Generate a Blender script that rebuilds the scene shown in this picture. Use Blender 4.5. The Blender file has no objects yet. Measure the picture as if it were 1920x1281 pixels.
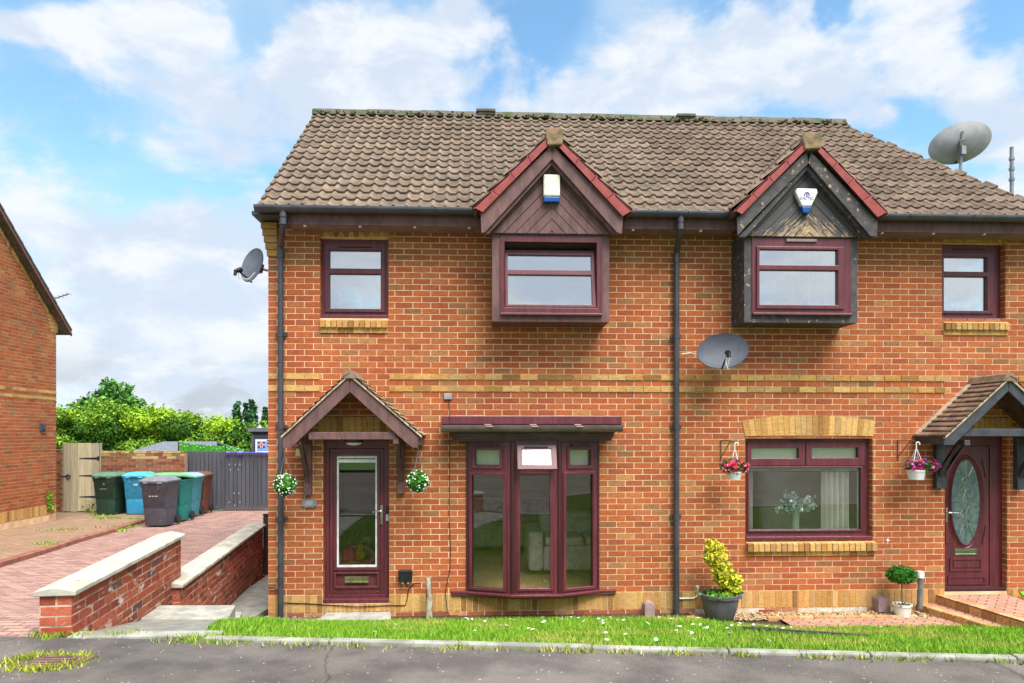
import bpy, bmesh, math, random
import numpy as np
from mathutils import Vector, Matrix
random.seed(7); rng = np.random.default_rng(7)
R = math.radians
SC = bpy.context.scene
COL = SC.collection
def S(r, g, b):
    f = lambda c: (c/255/12.92 if c/255 <= .04045 else ((c/255+.055)/1.055)**2.4)
    return (f(r), f(g), f(b))

# ------------------------------------------------------------------ camera
FPX, HV, CY, CZ = 1332.0, 812.0, -9.0, 2.32
TH = math.atan(.044)
FW = Vector((math.sin(TH), math.cos(TH), 0)); RT = Vector((math.cos(TH), -math.sin(TH), 0)); UP = Vector((0, 0, 1))
CAMP = Vector((0, CY, CZ))
cam_d = bpy.data.cameras.new('camera'); cam = bpy.data.objects.new('camera', cam_d); COL.objects.link(cam)
cam.location = CAMP; cam.rotation_euler = (R(90), 0, -TH)
cam_d.sensor_width = 36; cam_d.lens = FPX/1920*36; cam_d.shift_y = (HV-640.5)/1920
cam_d.clip_start = .05; cam_d.clip_end = 3000
SC.camera = cam
SC.view_settings.view_transform = 'Standard'; SC.view_settings.look = 'None'; SC.view_settings.gamma = 1
SC.view_settings.exposure = 0.84
def rdir(u, v): return FW + RT*((u-960)/FPX) + UP*((HV-v)/FPX)
def at(u, v, y=0.0):                      # point of the vertical plane y seen at photo pixel (u, v)
    d = rdir(u, v); return CAMP + d*((y-CY)/d.y)
def atd(u, v, d): return CAMP + rdir(u, v)*d      # point at camera depth d
def X(u, y=0.0): return at(u, 800, y).x
def Z(v, u=960, y=0.0): return at(u, v, y).z

# ------------------------------------------------------------------ world and sun
SUN_EL, SUN_AZ = R(58), R(152)            # azimuth clockwise from +Y; sun stands behind the camera, a little to its left
w = bpy.data.worlds.new('World'); SC.world = w; w.use_nodes = True
nt = w.node_tree; nt.nodes.clear()
def N(t, **k):
    n = nt.nodes.new(t)
    for a, b in k.items(): setattr(n, a, b)
    return n
def math_(op, a, b=None, c=None):
    n = N('ShaderNodeMath', operation=op)
    for i, x in enumerate((a, b, c)):
        if x is None: continue
        if isinstance(x, (int, float)): n.inputs[i].default_value = x
        else: nt.links.new(x, n.inputs[i])
    return n.outputs[0]
def vmath(op, a, b):
    n = N('ShaderNodeVectorMath', operation=op)
    for i, x in enumerate((a, b)):
        if isinstance(x, tuple): n.inputs[i].default_value = x
        elif x is not None: nt.links.new(x, n.inputs[i])
    return n.outputs['Value'] if op == 'LENGTH' else n.outputs[0]
def mrange(x, a, b, c=0., d=1., interp='SMOOTHSTEP'):
    n = N('ShaderNodeMapRange', interpolation_type=interp)
    nt.links.new(x, n.inputs[0])
    for i, q in enumerate((a, b, c, d)): n.inputs[i+1].default_value = q
    return n.outputs[0]
def mixc(f, a, b):
    n = N('ShaderNodeMix', data_type='RGBA')
    for i, x in ((0, f), (6, a), (7, b)):
        if isinstance(x, (int, float)): n.inputs[i].default_value = x
        elif isinstance(x, tuple): n.inputs[i].default_value = (*x, 1)
        else: nt.links.new(x, n.inputs[i])
    return n.outputs[2]
tc = N('ShaderNodeTexCoord'); sep = N('ShaderNodeSeparateXYZ'); nt.links.new(tc.outputs['Generated'], sep.inputs[0])
az = math_('ARCTAN2', sep.outputs[0], sep.outputs[1]); el = math_('ARCSINE', sep.outputs[2])
cmb = N('ShaderNodeCombineXYZ'); nt.links.new(az, cmb.inputs[0]); nt.links.new(el, cmb.inputs[1]); AE = cmb.outputs[0]
def noise(vec, scale, detail=6, rough=.55, dist=0, off=(0, 0, 0), st=(1, 1, 1)):
    m = N('ShaderNodeMapping'); m.inputs['Location'].default_value = off; m.inputs['Scale'].default_value = st
    nt.links.new(vec, m.inputs[0])
    n = N('ShaderNodeTexNoise'); n.inputs['Scale'].default_value = scale; n.inputs['Detail'].default_value = detail
    n.inputs['Roughness'].default_value = rough; n.inputs['Distortion'].default_value = dist
    nt.links.new(m.outputs[0], n.inputs['Vector']); return n.outputs[0]
def sky_pos(u, v):
    d = rdir(u, v).normalized(); return math.atan2(d.x, d.y), math.asin(d.z)
# banks of cloud (+) and openings of blue (-) : centre and half size in photo pixels, amount
BANKS = [(20, 430, 160, 110, .45), (90, 45, 150, 45, .5), (310, 70, 150, 90, .42), (700, 110, 260, 130, .55), (480, 220, 170, 110, .3), (1060, 190, 140, 60, .45),
         (1330, 110, 290, 130, .5), (1640, 120, 260, 130, .42), (1830, 165, 130, 55, .3), (1600, 240, 60, 35, .5), (1880, 330, 120, 80, .35),
         (330, 440, 330, 110, .3), (420, 560, 300, 150, .42), (240, 680, 230, 120, .6), (400, 720, 260, 90, .5), (900, 20, 100, 40, .1),
         (230, 20, 90, 50, -.35), (130, 190, 150, 90, -.4), (180, 310, 200, 90, -.3), (990, 90, 90, 110, -.4), (1570, 15, 80, 45, -.6),
         (1690, 220, 110, 50, -.4), (480, 30, 60, 60, -.3), (420, 350, 120, 60, -.05), (1850, 40, 100, 70, -.25), (1050, 20, 60, 60, -.3)]
wob = noise(AE, 9, 5, .6); 
wv = N('ShaderNodeTexNoise'); wv.inputs['Scale'].default_value = 7; wv.inputs['Detail'].default_value = 5
nt.links.new(AE, wv.inputs['Vector'])
wvec = vmath('SUBTRACT', wv.outputs['Color'], (.5, .5, .5)); wvec = vmath('MULTIPLY', wvec, (.16, .10, 0)); AEW = vmath('ADD', AE, wvec)
cov = None
for (u, v, ru, rv, amt) in BANKS:
    a, e = sky_pos(u, v); a1, _ = sky_pos(u+ru, v); _, e1 = sky_pos(u, v-rv)
    d = vmath('SUBTRACT', AEW, (a, e, 0)); d = vmath('MULTIPLY', d, (1/max(.01, a1-a), 1/max(.01, e1-e), 0))
    b = math_('MULTIPLY', mrange(vmath('LENGTH', d, None), 1.25, .2), amt)
    cov = b if cov is None else math_('ADD', cov, b)
n1 = noise(AE, 5.5, 9, .58, .25, (3.1, 1.7, 0), (1, 1.7, 1))
dens = math_('ADD', math_('MULTIPLY', math_('SUBTRACT', n1, .5), 2.5), math_('ADD', math_('ADD', cov, math_('MULTIPLY', mrange(sep.outputs[1], .0, -.4), .3)), .40))
mask = mrange(dens, .22, .72)
veil = mrange(math_('ADD', noise(AE, 2.6, 4, .5, .4, (9, 4, 0)), math_('MULTIPLY', cov, .3)), .3, .75)
n2 = noise(AE, 7.5, 8, .6, .3, (3.12, 1.83, .3), (1, 1.9, 1))
shade = mrange(n2, .37, .60)
low = mrange(el, .13, .03)                                    # the low cumulus has grey undersides
ccol = mixc(math_('MULTIPLY', shade, .7), (.86, .89, .93), (.54, .65, .82))
gmask = math_('MULTIPLY', low, mrange(noise(AE, 8, 7, .55, .2, (1.2, 6.3, 0), (1, 2.2, 1)), .46, .58))
ccol = mixc(math_('MULTIPLY', gmask, .85), ccol, (.50, .54, .60))
sky = N('ShaderNodeTexSky', sky_type='NISHITA'); sky.sun_disc = False; sky.sun_elevation = SUN_EL; sky.sun_rotation = SUN_AZ
sky.air_density = 1.0; sky.dust_density = .6; sky.ozone_density = 3.0
skn = N('ShaderNodeVectorMath', operation='SCALE'); nt.links.new(sky.outputs[0], skn.inputs[0]); skn.inputs['Scale'].default_value = .25
tint = N('ShaderNodeVectorMath', operation='MULTIPLY'); nt.links.new(skn.outputs[0], tint.inputs[0]); tint.inputs[1].default_value = (.90, 1.09, 1.02)
blue = mixc(math_('MULTIPLY', veil, .7), tint.outputs[0], (.60, .80, .94))
final = mixc(math_('MULTIPLY', mask, .95), blue, ccol)
CLOUD_K = 10.0
fs = N('ShaderNodeVectorMath', operation='SCALE'); nt.links.new(final, fs.inputs[0]); fs.inputs['Scale'].default_value = CLOUD_K*.62
bg = N('ShaderNodeBackground'); bg.inputs['Strength'].default_value = .1; nt.links.new(fs.outputs[0], bg.inputs[0])
wo = N('ShaderNodeOutputWorld'); nt.links.new(bg.outputs[0], wo.inputs[0])
sun_d = bpy.data.lights.new('sun', 'SUN'); sun_d.energy = 4.3; sun_d.angle = R(42); sun_d.color = (1, .95, .88)
sun = bpy.data.objects.new('sun', sun_d); COL.objects.link(sun)
sv = Vector((math.sin(SUN_AZ)*math.cos(SUN_EL), math.cos(SUN_AZ)*math.cos(SUN_EL), math.sin(SUN_EL)))
sun.rotation_euler = sv.to_track_quat('Z', 'Y').to_euler(); sun.location = sv*30

# ------------------------------------------------------------------ materials
MATS = {}
def M(name, c1, c2=None, scale=12, rough=.6, bump=0., bscale=90, attr=False, spec=.4, metal=0, st=(1, 1, 1), lo=.42, hi=.6, detail=5, c3=None, s3=40, l3=.6, h3=.66, bdist=.004, low=None):
    m = bpy.data.materials.new(name); m.use_nodes = True; t = m.node_tree; p = t.nodes['Principled BSDF']
    L = t.links.new
    tc = t.nodes.new('ShaderNodeTexCoord'); mp = t.nodes.new('ShaderNodeMapping'); mp.inputs['Scale'].default_value = st; L(tc.outputs['Object'], mp.inputs[0])
    def nz(sc, det=detail):
        n = t.nodes.new('ShaderNodeTexNoise'); n.inputs['Scale'].default_value = sc; n.inputs['Detail'].default_value = det; n.inputs['Roughness'].default_value = .6
        L(mp.outputs[0], n.inputs['Vector']); return n.outputs[0]
    def mr(x, a, b, c=0, d=1):
        n = t.nodes.new('ShaderNodeMapRange'); L(x, n.inputs[0])
        for i, q in enumerate((a, b, c, d)): n.inputs[i+1].default_value = q
        return n.outputs[0]
    def mx(f, a, b, mode='MIX'):
        n = t.nodes.new('ShaderNodeMix'); n.data_type = 'RGBA'; n.blend_type = mode
        for i, x in ((0, f), (6, a), (7, b)):
            if isinstance(x, (int, float)): n.inputs[i].default_value = x
            elif isinstance(x, tuple): n.inputs[i].default_value = (*x, 1)
            else: L(x, n.inputs[i])
        return n.outputs[2]
    if c2 is None: c2 = tuple(x*.82 for x in c1)
    col = mx(mr(nz(scale), lo, hi), c1, c2)
    if attr:
        a = t.nodes.new('ShaderNodeVertexColor'); a.layer_name = 'col'
        col = mx(1.0, col, a.outputs[0], 'MULTIPLY')
    if c3: col = mx(mr(nz(s3, 3), l3, h3), col, c3)
    if low:
        n = t.nodes.new('ShaderNodeTexNoise'); n.inputs['Scale'].default_value = low[0]; n.inputs['Detail'].default_value = 6; n.inputs['Roughness'].default_value = .65
        m2_ = t.nodes.new('ShaderNodeMapping'); m2_.inputs['Scale'].default_value = low[3] if len(low) > 3 else (1, 1, 1); L(tc.outputs['Object'], m2_.inputs[0]); L(m2_.outputs[0], n.inputs['Vector'])
        col = mx(1.0, col, mr(n.outputs[0], .34, .66, low[1], low[2]), 'MULTIPLY')
    L(col, p.inputs['Base Color'])
    p.inputs['Roughness'].default_value = rough; p.inputs['Specular IOR Level'].default_value = spec; p.inputs['Metallic'].default_value = metal
    if bump:
        b = t.nodes.new('ShaderNodeBump'); b.inputs['Strength'].default_value = bump; b.inputs['Distance'].default_value = bdist
        L(nz(bscale, 4), b.inputs['Height']); L(b.outputs[0], p.inputs['Normal'])
    MATS[name] = m; return m
W1 = (1, 1, 1)
M('brick', W1, (.70, .68, .66), 16, .9, .8, 90, attr=True, spec=.2, st=(1, 1, 3.2), lo=.38, hi=.66, low=(.9, .90, 1.12, (1, 1, .6)))
M('brick_old', W1, (.70, .68, .66), 16, .9, .8, 90, attr=True, spec=.2, st=(1, 1, 2.2), lo=.38, hi=.66, c3=S(206, 190, 176), s3=5, l3=.60, h3=.70)
M('dish_mid', S(104, 112, 124), S(92, 99, 110), 4, .6)
M('mortar', S(230, 196, 158), S(212, 174, 136), 6, .95, .4, 200, spec=.1, low=(.9, .82, 1.06, (1, 1, .6)))
M('tile', W1, (.66, .655, .64), 9, .9, .35, 60, attr=True, spec=.2, low=(.8, .80, 1.0, (1, .5, .5)), c3=S(205, 198, 180), s3=9, l3=.76, h3=.785)
M('upvc', S(102, 46, 54), S(84, 36, 44), 30, .38, .15, 60, spec=.5, st=(1, 1, .06), low=(2.2, .8, 1.12))
M('upvc_dark', S(66, 27, 33), S(54, 22, 28), 30, .4, .15, 60, spec=.5, st=(1, 1, .06))
M('brown_wood', S(112, 82, 80), S(94, 68, 66), 14, .6, .3, 40, st=(1, 1, .3), spec=.35, low=(2.5, .82, 1.12), c3=S(150, 122, 112), s3=38, l3=.70, h3=.74)
M('verge_red', S(148, 66, 62), S(130, 54, 52), 9, .5, .1, 60)
M('weathered', S(76, 74, 76), S(58, 55, 56), 10, .7, .5, 50, c3=S(168, 142, 108), s3=16, l3=.62, h3=.67)
M('peeling', S(58, 58, 64), S(44, 44, 48), 8, .75, .7, 30, st=(1, 1, 1), attr=True)
M('dark_trim', S(66, 70, 78), S(52, 55, 62), 8, .55, .2, 60, c3=S(170, 160, 148), s3=30, l3=.72, h3=.75)
M('gutter', S(66, 68, 76), S(54, 56, 63), 5, .42, .05, 60, spec=.5)
M('soffit', S(140, 116, 112), S(122, 100, 98), 5, .6, .1, 60)
M('white_plastic', S(226, 228, 226), S(206, 208, 205), 10, .4)
M('cream_plastic', S(222, 220, 206), S(206, 204, 188), 10, .4)
M('blue_plastic', S(18, 84, 160), S(14, 70, 140), 6, .35)
M('chrome', S(200, 200, 195), None, 10, .22, metal=1)
M('galv', S(150, 152, 155), S(128, 130, 132), 10, .45, metal=.6)
M('black_plastic', S(34, 34, 37), S(26, 26, 28), 10, .45)
M('dish_grey', S(72, 78, 90), S(62, 67, 78), 4, .6)
M('dish_pale', S(150, 153, 156), S(132, 136, 139), 4, .6)
M('concrete_grey', S(138, 137, 128), S(118, 117, 109), 7, .95, .5, 150, c3=S(168, 166, 156), s3=150, l3=.6, h3=.7)
M('concrete', S(168, 166, 156), S(142, 140, 131), 7, .95, .5, 150, c3=S(196, 194, 184), s3=150, l3=.6, h3=.7)
M('coping', S(192, 189, 174), S(168, 165, 150), 5, .9, .4, 120, low=(3., .84, 1.05), c3=S(120, 116, 92), s3=7, l3=.64, h3=.76)
M('kerb', S(160, 160, 150), S(128, 128, 116), 4, .95, .5, 120, c3=S(90, 100, 60), s3=6, l3=.62, h3=.72)
M('soil', S(72, 58, 46), S(52, 42, 33), 20, 1, .8, 60)
M('gravel_mat', W1, (.75, .72, .7), 30, .95, attr=True)
M('leaf', W1, (.8, .85, .7), 3, .75, attr=True, spec=.15)
M('bark', S(96, 80, 64), S(70, 58, 46), 14, .9, .6, 40, st=(1, 1, .2))
M('plastic_attr', W1, (.8, .8, .8), 6, .5, .08, 40, attr=True, spec=.4, low=(3.5, .86, 1.08), c3=S(170, 168, 160), s3=26, l3=.70, h3=.74)
M('paint_attr', W1, (.85, .85, .84), 10, .7, .2, 60, attr=True)
M('gate_wood', W1, (.80, .78, .74), 6, .85, .5, 50, attr=True, st=(4, 4, .25), spec=.2)
M('fence_paint', W1, (.82, .82, .84), 5, .8, .3, 50, attr=True, st=(3, 3, .3), spec=.2)
M('plaster', S(214, 206, 190), S(204, 196, 180), 3, .9)
M('room_wall', S(226, 220, 204), S(220, 212, 196), 3, .9)
M('fabric', S(222, 220, 212), S(196, 194, 186), 8, .95, .5, 60)
M('curtain', S(240, 236, 226), S(228, 222, 210), 3, .95, .2, 30)
M('oak', S(232, 202, 138), S(212, 178, 112), 3, .5, .1, 60, st=(1, 9, 1))
M('ball_flower', W1, (.9, .9, .9), 9, .6, attr=True)
M('weathered_post', S(176, 166, 150), S(120, 92, 66), 16, .9, .6, 50, st=(1, 1, .3), lo=.45, hi=.55)
M('cable', S(36, 28, 24), None, 10, .6)
M('rust', S(118, 94, 82), S(92, 72, 62), 14, .9, .5, 80)
M('terracotta', S(170, 88, 62), S(150, 74, 52), 14, .85, .2, 60)
M('cowl', S(158, 134, 132), S(140, 118, 116), 9, .8, .2, 60)
M('felt', S(112, 118, 128), S(98, 104, 114), 7, .95, .3, 60)
M('mesh_green', S(60, 150, 40), S(30, 110, 22), 60, .8)
# road: dark worn asphalt with pale stone specks
def asphalt():
    m = M('asphalt', S(116, 109, 104), S(96, 90, 87), 2.2, .93, .9, 70, spec=.15, bdist=.012); t = m.node_tree; p = t.nodes['Principled BSDF']
    src = p.inputs['Base Color'].links[0].from_socket
    tc = t.nodes.new('ShaderNodeTexCoord'); v = t.nodes.new('ShaderNodeTexVoronoi'); v.inputs['Scale'].default_value = 26; t.links.new(tc.outputs['Object'], v.inputs['Vector'])
    mr = t.nodes.new('ShaderNodeMapRange'); t.links.new(v.outputs['Distance'], mr.inputs[0]); mr.inputs[1].default_value = .2; mr.inputs[2].default_value = .12; mr.inputs[3].default_value = 0; mr.inputs[4].default_value = 1
    sp = t.nodes.new('ShaderNodeSeparateColor'); t.links.new(v.outputs['Color'], sp.inputs[0])
    th = t.nodes.new('ShaderNodeMath'); th.operation = 'GREATER_THAN'; t.links.new(sp.outputs[0], th.inputs[0]); th.inputs[1].default_value = .86
    mu = t.nodes.new('ShaderNodeMath'); mu.operation = 'MULTIPLY'; t.links.new(mr.outputs[0], mu.inputs[0]); t.links.new(th.outputs[0], mu.inputs[1])
    mx = t.nodes.new('ShaderNodeMix'); mx.data_type = 'RGBA'; t.links.new(mu.outputs[0], mx.inputs[0]); t.links.new(src, mx.inputs[6]); mx.inputs[7].default_value = (*S(186, 182, 172), 1)
    n = t.nodes.new('ShaderNodeTexNoise'); n.inputs['Scale'].default_value = 160; n.inputs['Detail'].default_value = 2; t.links.new(tc.outputs['Object'], n.inputs['Vector'])
    m2 = t.nodes.new('ShaderNodeMapRange'); t.links.new(n.outputs[0], m2.inputs[0]); m2.inputs[1].default_value = .3; m2.inputs[2].default_value = .7; m2.inputs[3].default_value = .72; m2.inputs[4].default_value = 1.22
    mm = t.nodes.new('ShaderNodeMix'); mm.data_type = 'RGBA'; mm.blend_type = 'MULTIPLY'; mm.inputs[0].default_value = 1
    t.links.new(mx.outputs[2], mm.inputs[6]); t.links.new(m2.outputs[0], mm.inputs[7]); ln = t.nodes.new('ShaderNodeTexNoise'); ln.inputs['Scale'].default_value = .7; ln.inputs['Detail'].default_value = 6; ln.inputs['Roughness'].default_value = .7; t.links.new(tc.outputs['Object'], ln.inputs['Vector'])
    lr = t.nodes.new('ShaderNodeMapRange'); t.links.new(ln.outputs[0], lr.inputs[0]); lr.inputs[1].default_value = .35; lr.inputs[2].default_value = .65; lr.inputs[3].default_value = .74; lr.inputs[4].default_value = 1.12
    m5 = t.nodes.new('ShaderNodeMix'); m5.data_type = 'RGBA'; m5.blend_type = 'MULTIPLY'; m5.inputs[0].default_value = 1; t.links.new(mm.outputs[2], m5.inputs[6]); t.links.new(lr.outputs[0], m5.inputs[7])
    dn = t.nodes.new('ShaderNodeTexNoise'); dn.inputs['Scale'].default_value = 1.6; dn.inputs['Detail'].default_value = 4; t.links.new(tc.outputs['Object'], dn.inputs['Vector'])
    dm = t.nodes.new('ShaderNodeMix'); dm.data_type = 'RGBA'; dm.blend_type = 'ADD'; dm.inputs[0].default_value = .5; t.links.new(tc.outputs['Object'], dm.inputs[6]); t.links.new(dn.outputs[1], dm.inputs[7])
    cv = t.nodes.new('ShaderNodeTexVoronoi'); cv.feature = 'DISTANCE_TO_EDGE'; cv.inputs['Scale'].default_value = .23; t.links.new(dm.outputs[2], cv.inputs['Vector'])
    cr = t.nodes.new('ShaderNodeMapRange'); t.links.new(cv.outputs['Distance'], cr.inputs[0]); cr.inputs[1].default_value = .0; cr.inputs[2].default_value = .004; cr.inputs[3].default_value = .62; cr.inputs[4].default_value = 1.
    m6 = t.nodes.new('ShaderNodeMix'); m6.data_type = 'RGBA'; m6.blend_type = 'MULTIPLY'; m6.inputs[0].default_value = 1; t.links.new(m5.outputs[2], m6.inputs[6]); t.links.new(cr.outputs[0], m6.inputs[7]); t.links.new(m6.outputs[2], p.inputs['Base Color'])
asphalt()
def pavers(name, c1, c2, cm, sx=.2, sz=.1, rot=0., dirt=None):
    m = bpy.data.materials.new(name); m.use_nodes = True; t = m.node_tree; p = t.nodes['Principled BSDF']; L = t.links.new
    tc = t.nodes.new('ShaderNodeTexCoord'); mp = t.nodes.new('ShaderNodeMapping'); mp.inputs['Rotation'].default_value = (0, 0, rot); L(tc.outputs['Object'], mp.inputs[0])
    b = t.nodes.new('ShaderNodeTexBrick'); L(mp.outputs[0], b.inputs['Vector'])
    b.inputs['Color1'].default_value = (*c1, 1); b.inputs['Color2'].default_value = (*c2, 1); b.inputs['Mortar'].default_value = (*cm, 1)
    b.inputs['Scale'].default_value = 1; b.inputs['Brick Width'].default_value = sx; b.inputs['Row Height'].default_value = sz; b.inputs['Mortar Size'].default_value = .009; b.inputs['Mortar Smooth'].default_value = .3; b.inputs['Bias'].default_value = 0
    n = t.nodes.new('ShaderNodeTexNoise'); n.inputs['Scale'].default_value = 1.3; n.inputs['Detail'].default_value = 7; n.inputs['Roughness'].default_value = .65; L(tc.outputs['Object'], n.inputs['Vector'])
    r = t.nodes.new('ShaderNodeMapRange'); L(n.outputs[0], r.inputs[0]); r.inputs[1].default_value = .42; r.inputs[2].default_value = .62; r.inputs[4].default_value = .75 if dirt else 0
    x = t.nodes.new('ShaderNodeMix'); x.data_type = 'RGBA'; L(r.outputs[0], x.inputs[0]); L(b.outputs['Color'], x.inputs[6]); x.inputs[7].default_value = (*(dirt or c1), 1)
    n3 = t.nodes.new('ShaderNodeTexNoise'); n3.inputs['Scale'].default_value = 30; n3.inputs['Detail'].default_value = 4; L(tc.outputs['Object'], n3.inputs['Vector'])
    r3 = t.nodes.new('ShaderNodeMapRange'); L(n3.outputs[0], r3.inputs[0]); r3.inputs[1].default_value = .3; r3.inputs[2].default_value = .7; r3.inputs[3].default_value = .8; r3.inputs[4].default_value = 1.15
    y = t.nodes.new('ShaderNodeMix'); y.data_type = 'RGBA'; y.blend_type = 'MULTIPLY'; y.inputs[0].default_value = 1; L(x.outputs[2], y.inputs[6]); L(r3.outputs[0], y.inputs[7])
    L(y.outputs[2], p.inputs['Base Color']); p.inputs['Roughness'].default_value = .92; p.inputs['Specular IOR Level'].default_value = .2
    bp = t.nodes.new('ShaderNodeBump'); bp.inputs['Strength'].default_value = .6; bp.inputs['Distance'].default_value = .006; bp.invert = True; L(b.outputs['Fac'], bp.inputs['Height']); L(bp.outputs[0], p.inputs['Normal'])
    MATS[name] = m
pavers('paver_red', S(182, 146, 134), S(150, 114, 104), S(110, 94, 86))
pavers('paver_old', S(168, 134, 112), S(148, 112, 92), S(110, 100, 76), dirt=S(132, 122, 96))
pavers('paver_step', S(190, 146, 124), S(168, 124, 104), S(116, 92, 80), .2, .1, .7)
def glass(name, tint, refl, rough=.0):
    m = bpy.data.materials.new(name); m.use_nodes = True; t = m.node_tree; t.nodes.clear(); L = t.links.new
    tr = t.nodes.new('ShaderNodeBsdfTransparent'); tr.inputs[0].default_value = (*tint, 1)
    gl = t.nodes.new('ShaderNodeBsdfGlossy'); gl.inputs['Roughness'].default_value = rough; gl.inputs[0].default_value = (1, 1, 1, 1)
    fr = t.nodes.new('ShaderNodeFresnel'); fr.inputs[0].default_value = 1.5
    mu = t.nodes.new('ShaderNodeMath'); mu.operation = 'MULTIPLY_ADD'; L(fr.outputs[0], mu.inputs[0]); mu.inputs[1].default_value = .8; mu.inputs[2].default_value = refl; mu.use_clamp = True
    mx = t.nodes.new('ShaderNodeMixShader'); L(mu.outputs[0], mx.inputs[0]); L(tr.outputs[0], mx.inputs[1]); L(gl.outputs[0], mx.inputs[2])
    o = t.nodes.new('ShaderNodeOutputMaterial'); L(mx.outputs[0], o.inputs[0]); MATS[name] = m
glass('glass', (.97, .98, .97), .045)
glass('glass_sky', (.93, .96, .96), .44)
def frosted():
    m = M('leaded', S(96, 116, 116), S(70, 90, 92), 14, .25, .4, 30, spec=.6)
frosted()

# ------------------------------------------------------------------ mesh helpers
def world_off(o):
    v = Vector((0, 0, 0))
    while o is not None: v = v + o.location; o = o.parent
    return v
class MB:
    def __init__(s): s.v = []; s.f = []; s.c = []; s.m = []
    def add(s, vs, fs, col=None, mi=0):
        b = len(s.v); s.v += [tuple(p) for p in vs]
        for f in fs: s.f.append(tuple(i+b for i in f)); s.c.append(col); s.m.append(mi)
        return s
    def quad(s, a, b, c, d, col=None, mi=0): return s.add([a, b, c, d], [(0, 1, 2, 3)], col, mi)
    def box(s, x0, x1, y0, y1, z0, z1, col=None, mi=0):
        v = [(x, y, z) for z in (z0, z1) for y in (y0, y1) for x in (x0, x1)]
        return s.add(v, [(0, 2, 3, 1), (4, 5, 7, 6), (0, 1, 5, 4), (2, 6, 7, 3), (0, 4, 6, 2), (1, 3, 7, 5)], col, mi)
    def obox(s, c, size, m3=None, col=None, mi=0):
        m3 = m3 or Matrix.Identity(3); c = Vector(c); h = Vector(size)/2
        v = [c + m3 @ Vector((x*h.x, y*h.y, z*h.z)) for z in (-1, 1) for y in (-1, 1) for x in (-1, 1)]
        return s.add(v, [(0, 2, 3, 1), (4, 5, 7, 6), (0, 1, 5, 4), (2, 6, 7, 3), (0, 4, 6, 2), (1, 3, 7, 5)], col, mi)
    def ext(s, poly, vec, col=None, mi=0):
        n = len(poly); vec = Vector(vec); a = [Vector(p) for p in poly]; b = [p+vec for p in a]
        fs = [tuple(range(n))[::-1], tuple(range(n, 2*n))] + [(i, (i+1) % n, n+(i+1) % n, n+i) for i in range(n)]
        return s.add(a+b, fs, col, mi)
    def tube(s, pts, r, n=8, col=None, mi=0):
        pts = [Vector(p) for p in pts]; rs = r if isinstance(r, (list, tuple)) else [r]*len(pts); rings = []; prev = None
        for i, p in enumerate(pts):
            t = (pts[min(i+1, len(pts)-1)]-pts[max(i-1, 0)]).normalized()
            if prev is None:
                a = t.orthogonal().normalized()
            else:
                a = (prev - t*prev.dot(t));
                a = a.normalized() if a.length > 1e-6 else t.orthogonal().normalized()
            prev = a; b = t.cross(a)
            rings.append([p + (a*math.cos(k*2*math.pi/n)+b*math.sin(k*2*math.pi/n))*rs[i] for k in range(n)])
        v = [q for ring in rings for q in ring]; fs = []
        for i in range(len(pts)-1):
            for k in range(n): fs.append((i*n+k, i*n+(k+1) % n, (i+1)*n+(k+1) % n, (i+1)*n+k))
        fs.append(tuple(range(n))[::-1]); fs.append(tuple(range((len(pts)-1)*n, len(pts)*n)))
        return s.add(v, fs, col, mi)
    def lathe(s, prof, c=(0, 0, 0), n=24, m3=None, col=None, mi=0, sx=1, sy=1):
        m3 = m3 or Matrix.Identity(3); c = Vector(c); v = []; fs = []
        for (r, z) in prof:
            for k in range(n):
                a = k*2*math.pi/n; v.append(c + m3 @ Vector((r*sx*math.cos(a), r*sy*math.sin(a), z)))
        for i in range(len(prof)-1):
            for k in range(n): fs.append((i*n+k, i*n+(k+1) % n, (i+1)*n+(k+1) % n, (i+1)*n+k))
        if prof[0][0] > 1e-5: fs.append(tuple(range(n))[::-1])
        if prof[-1][0] > 1e-5: fs.append(tuple(range((len(prof)-1)*n, len(prof)*n)))
        return s.add(v, fs, col, mi)
    def ball(s, c, r, n=14, col=None, mi=0, sz=1.):
        k = 8; return s.lathe([(max(1e-6, r*math.sin(math.pi*i/k)), -r*sz*math.cos(math.pi*i/k)) for i in range(k+1)], c, n, None, col, mi)
    def build(s, name, mats, parent=None, origin=None, smooth=None, bevel=0., weld=False, recalc=True):
        if isinstance(mats, str): mats = [mats]
        off = world_off(parent) if parent is not None else Vector((0, 0, 0))
        o_loc = Vector((0, 0, 0))
        if origin is not None: o_loc = Vector(origin)-off; off = Vector(origin)
        me = bpy.data.meshes.new(name); me.from_pydata([(p[0]-off.x, p[1]-off.y, p[2]-off.z) for p in s.v], [], s.f)
        for m in mats: me.materials.append(MATS[m])
        if len(mats) > 1: me.polygons.foreach_set('material_index', s.m)
        if any(c is not None for c in s.c):
            at_ = me.color_attributes.new('col', 'FLOAT_COLOR', 'CORNER'); arr = []
            for p, c in zip(me.polygons, s.c):
                c = c or (1, 1, 1); arr.extend((c[0], c[1], c[2], 1.)*p.loop_total)
            at_.data.foreach_set('color', arr)
        if recalc or weld:
            bm = bmesh.new(); bm.from_mesh(me)
            if weld: bmesh.ops.remove_doubles(bm, verts=bm.verts, dist=1e-5)
            bmesh.ops.recalc_face_normals(bm, faces=bm.faces); bm.to_mesh(me); bm.free()
        if smooth:
            me.polygons.foreach_set('use_smooth', [True]*len(me.polygons)); me.set_sharp_from_angle(angle=R(smooth))
        me.update()
        o = bpy.data.objects.new(name, me); COL.objects.link(o); o.location = o_loc
        if parent is not None: o.parent = parent
        if bevel:
            b = o.modifiers.new('bevel', 'BEVEL'); b.width = bevel; b.segments = 2; b.limit_method = 'ANGLE'; b.angle_limit = R(40)
        return o
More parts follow.
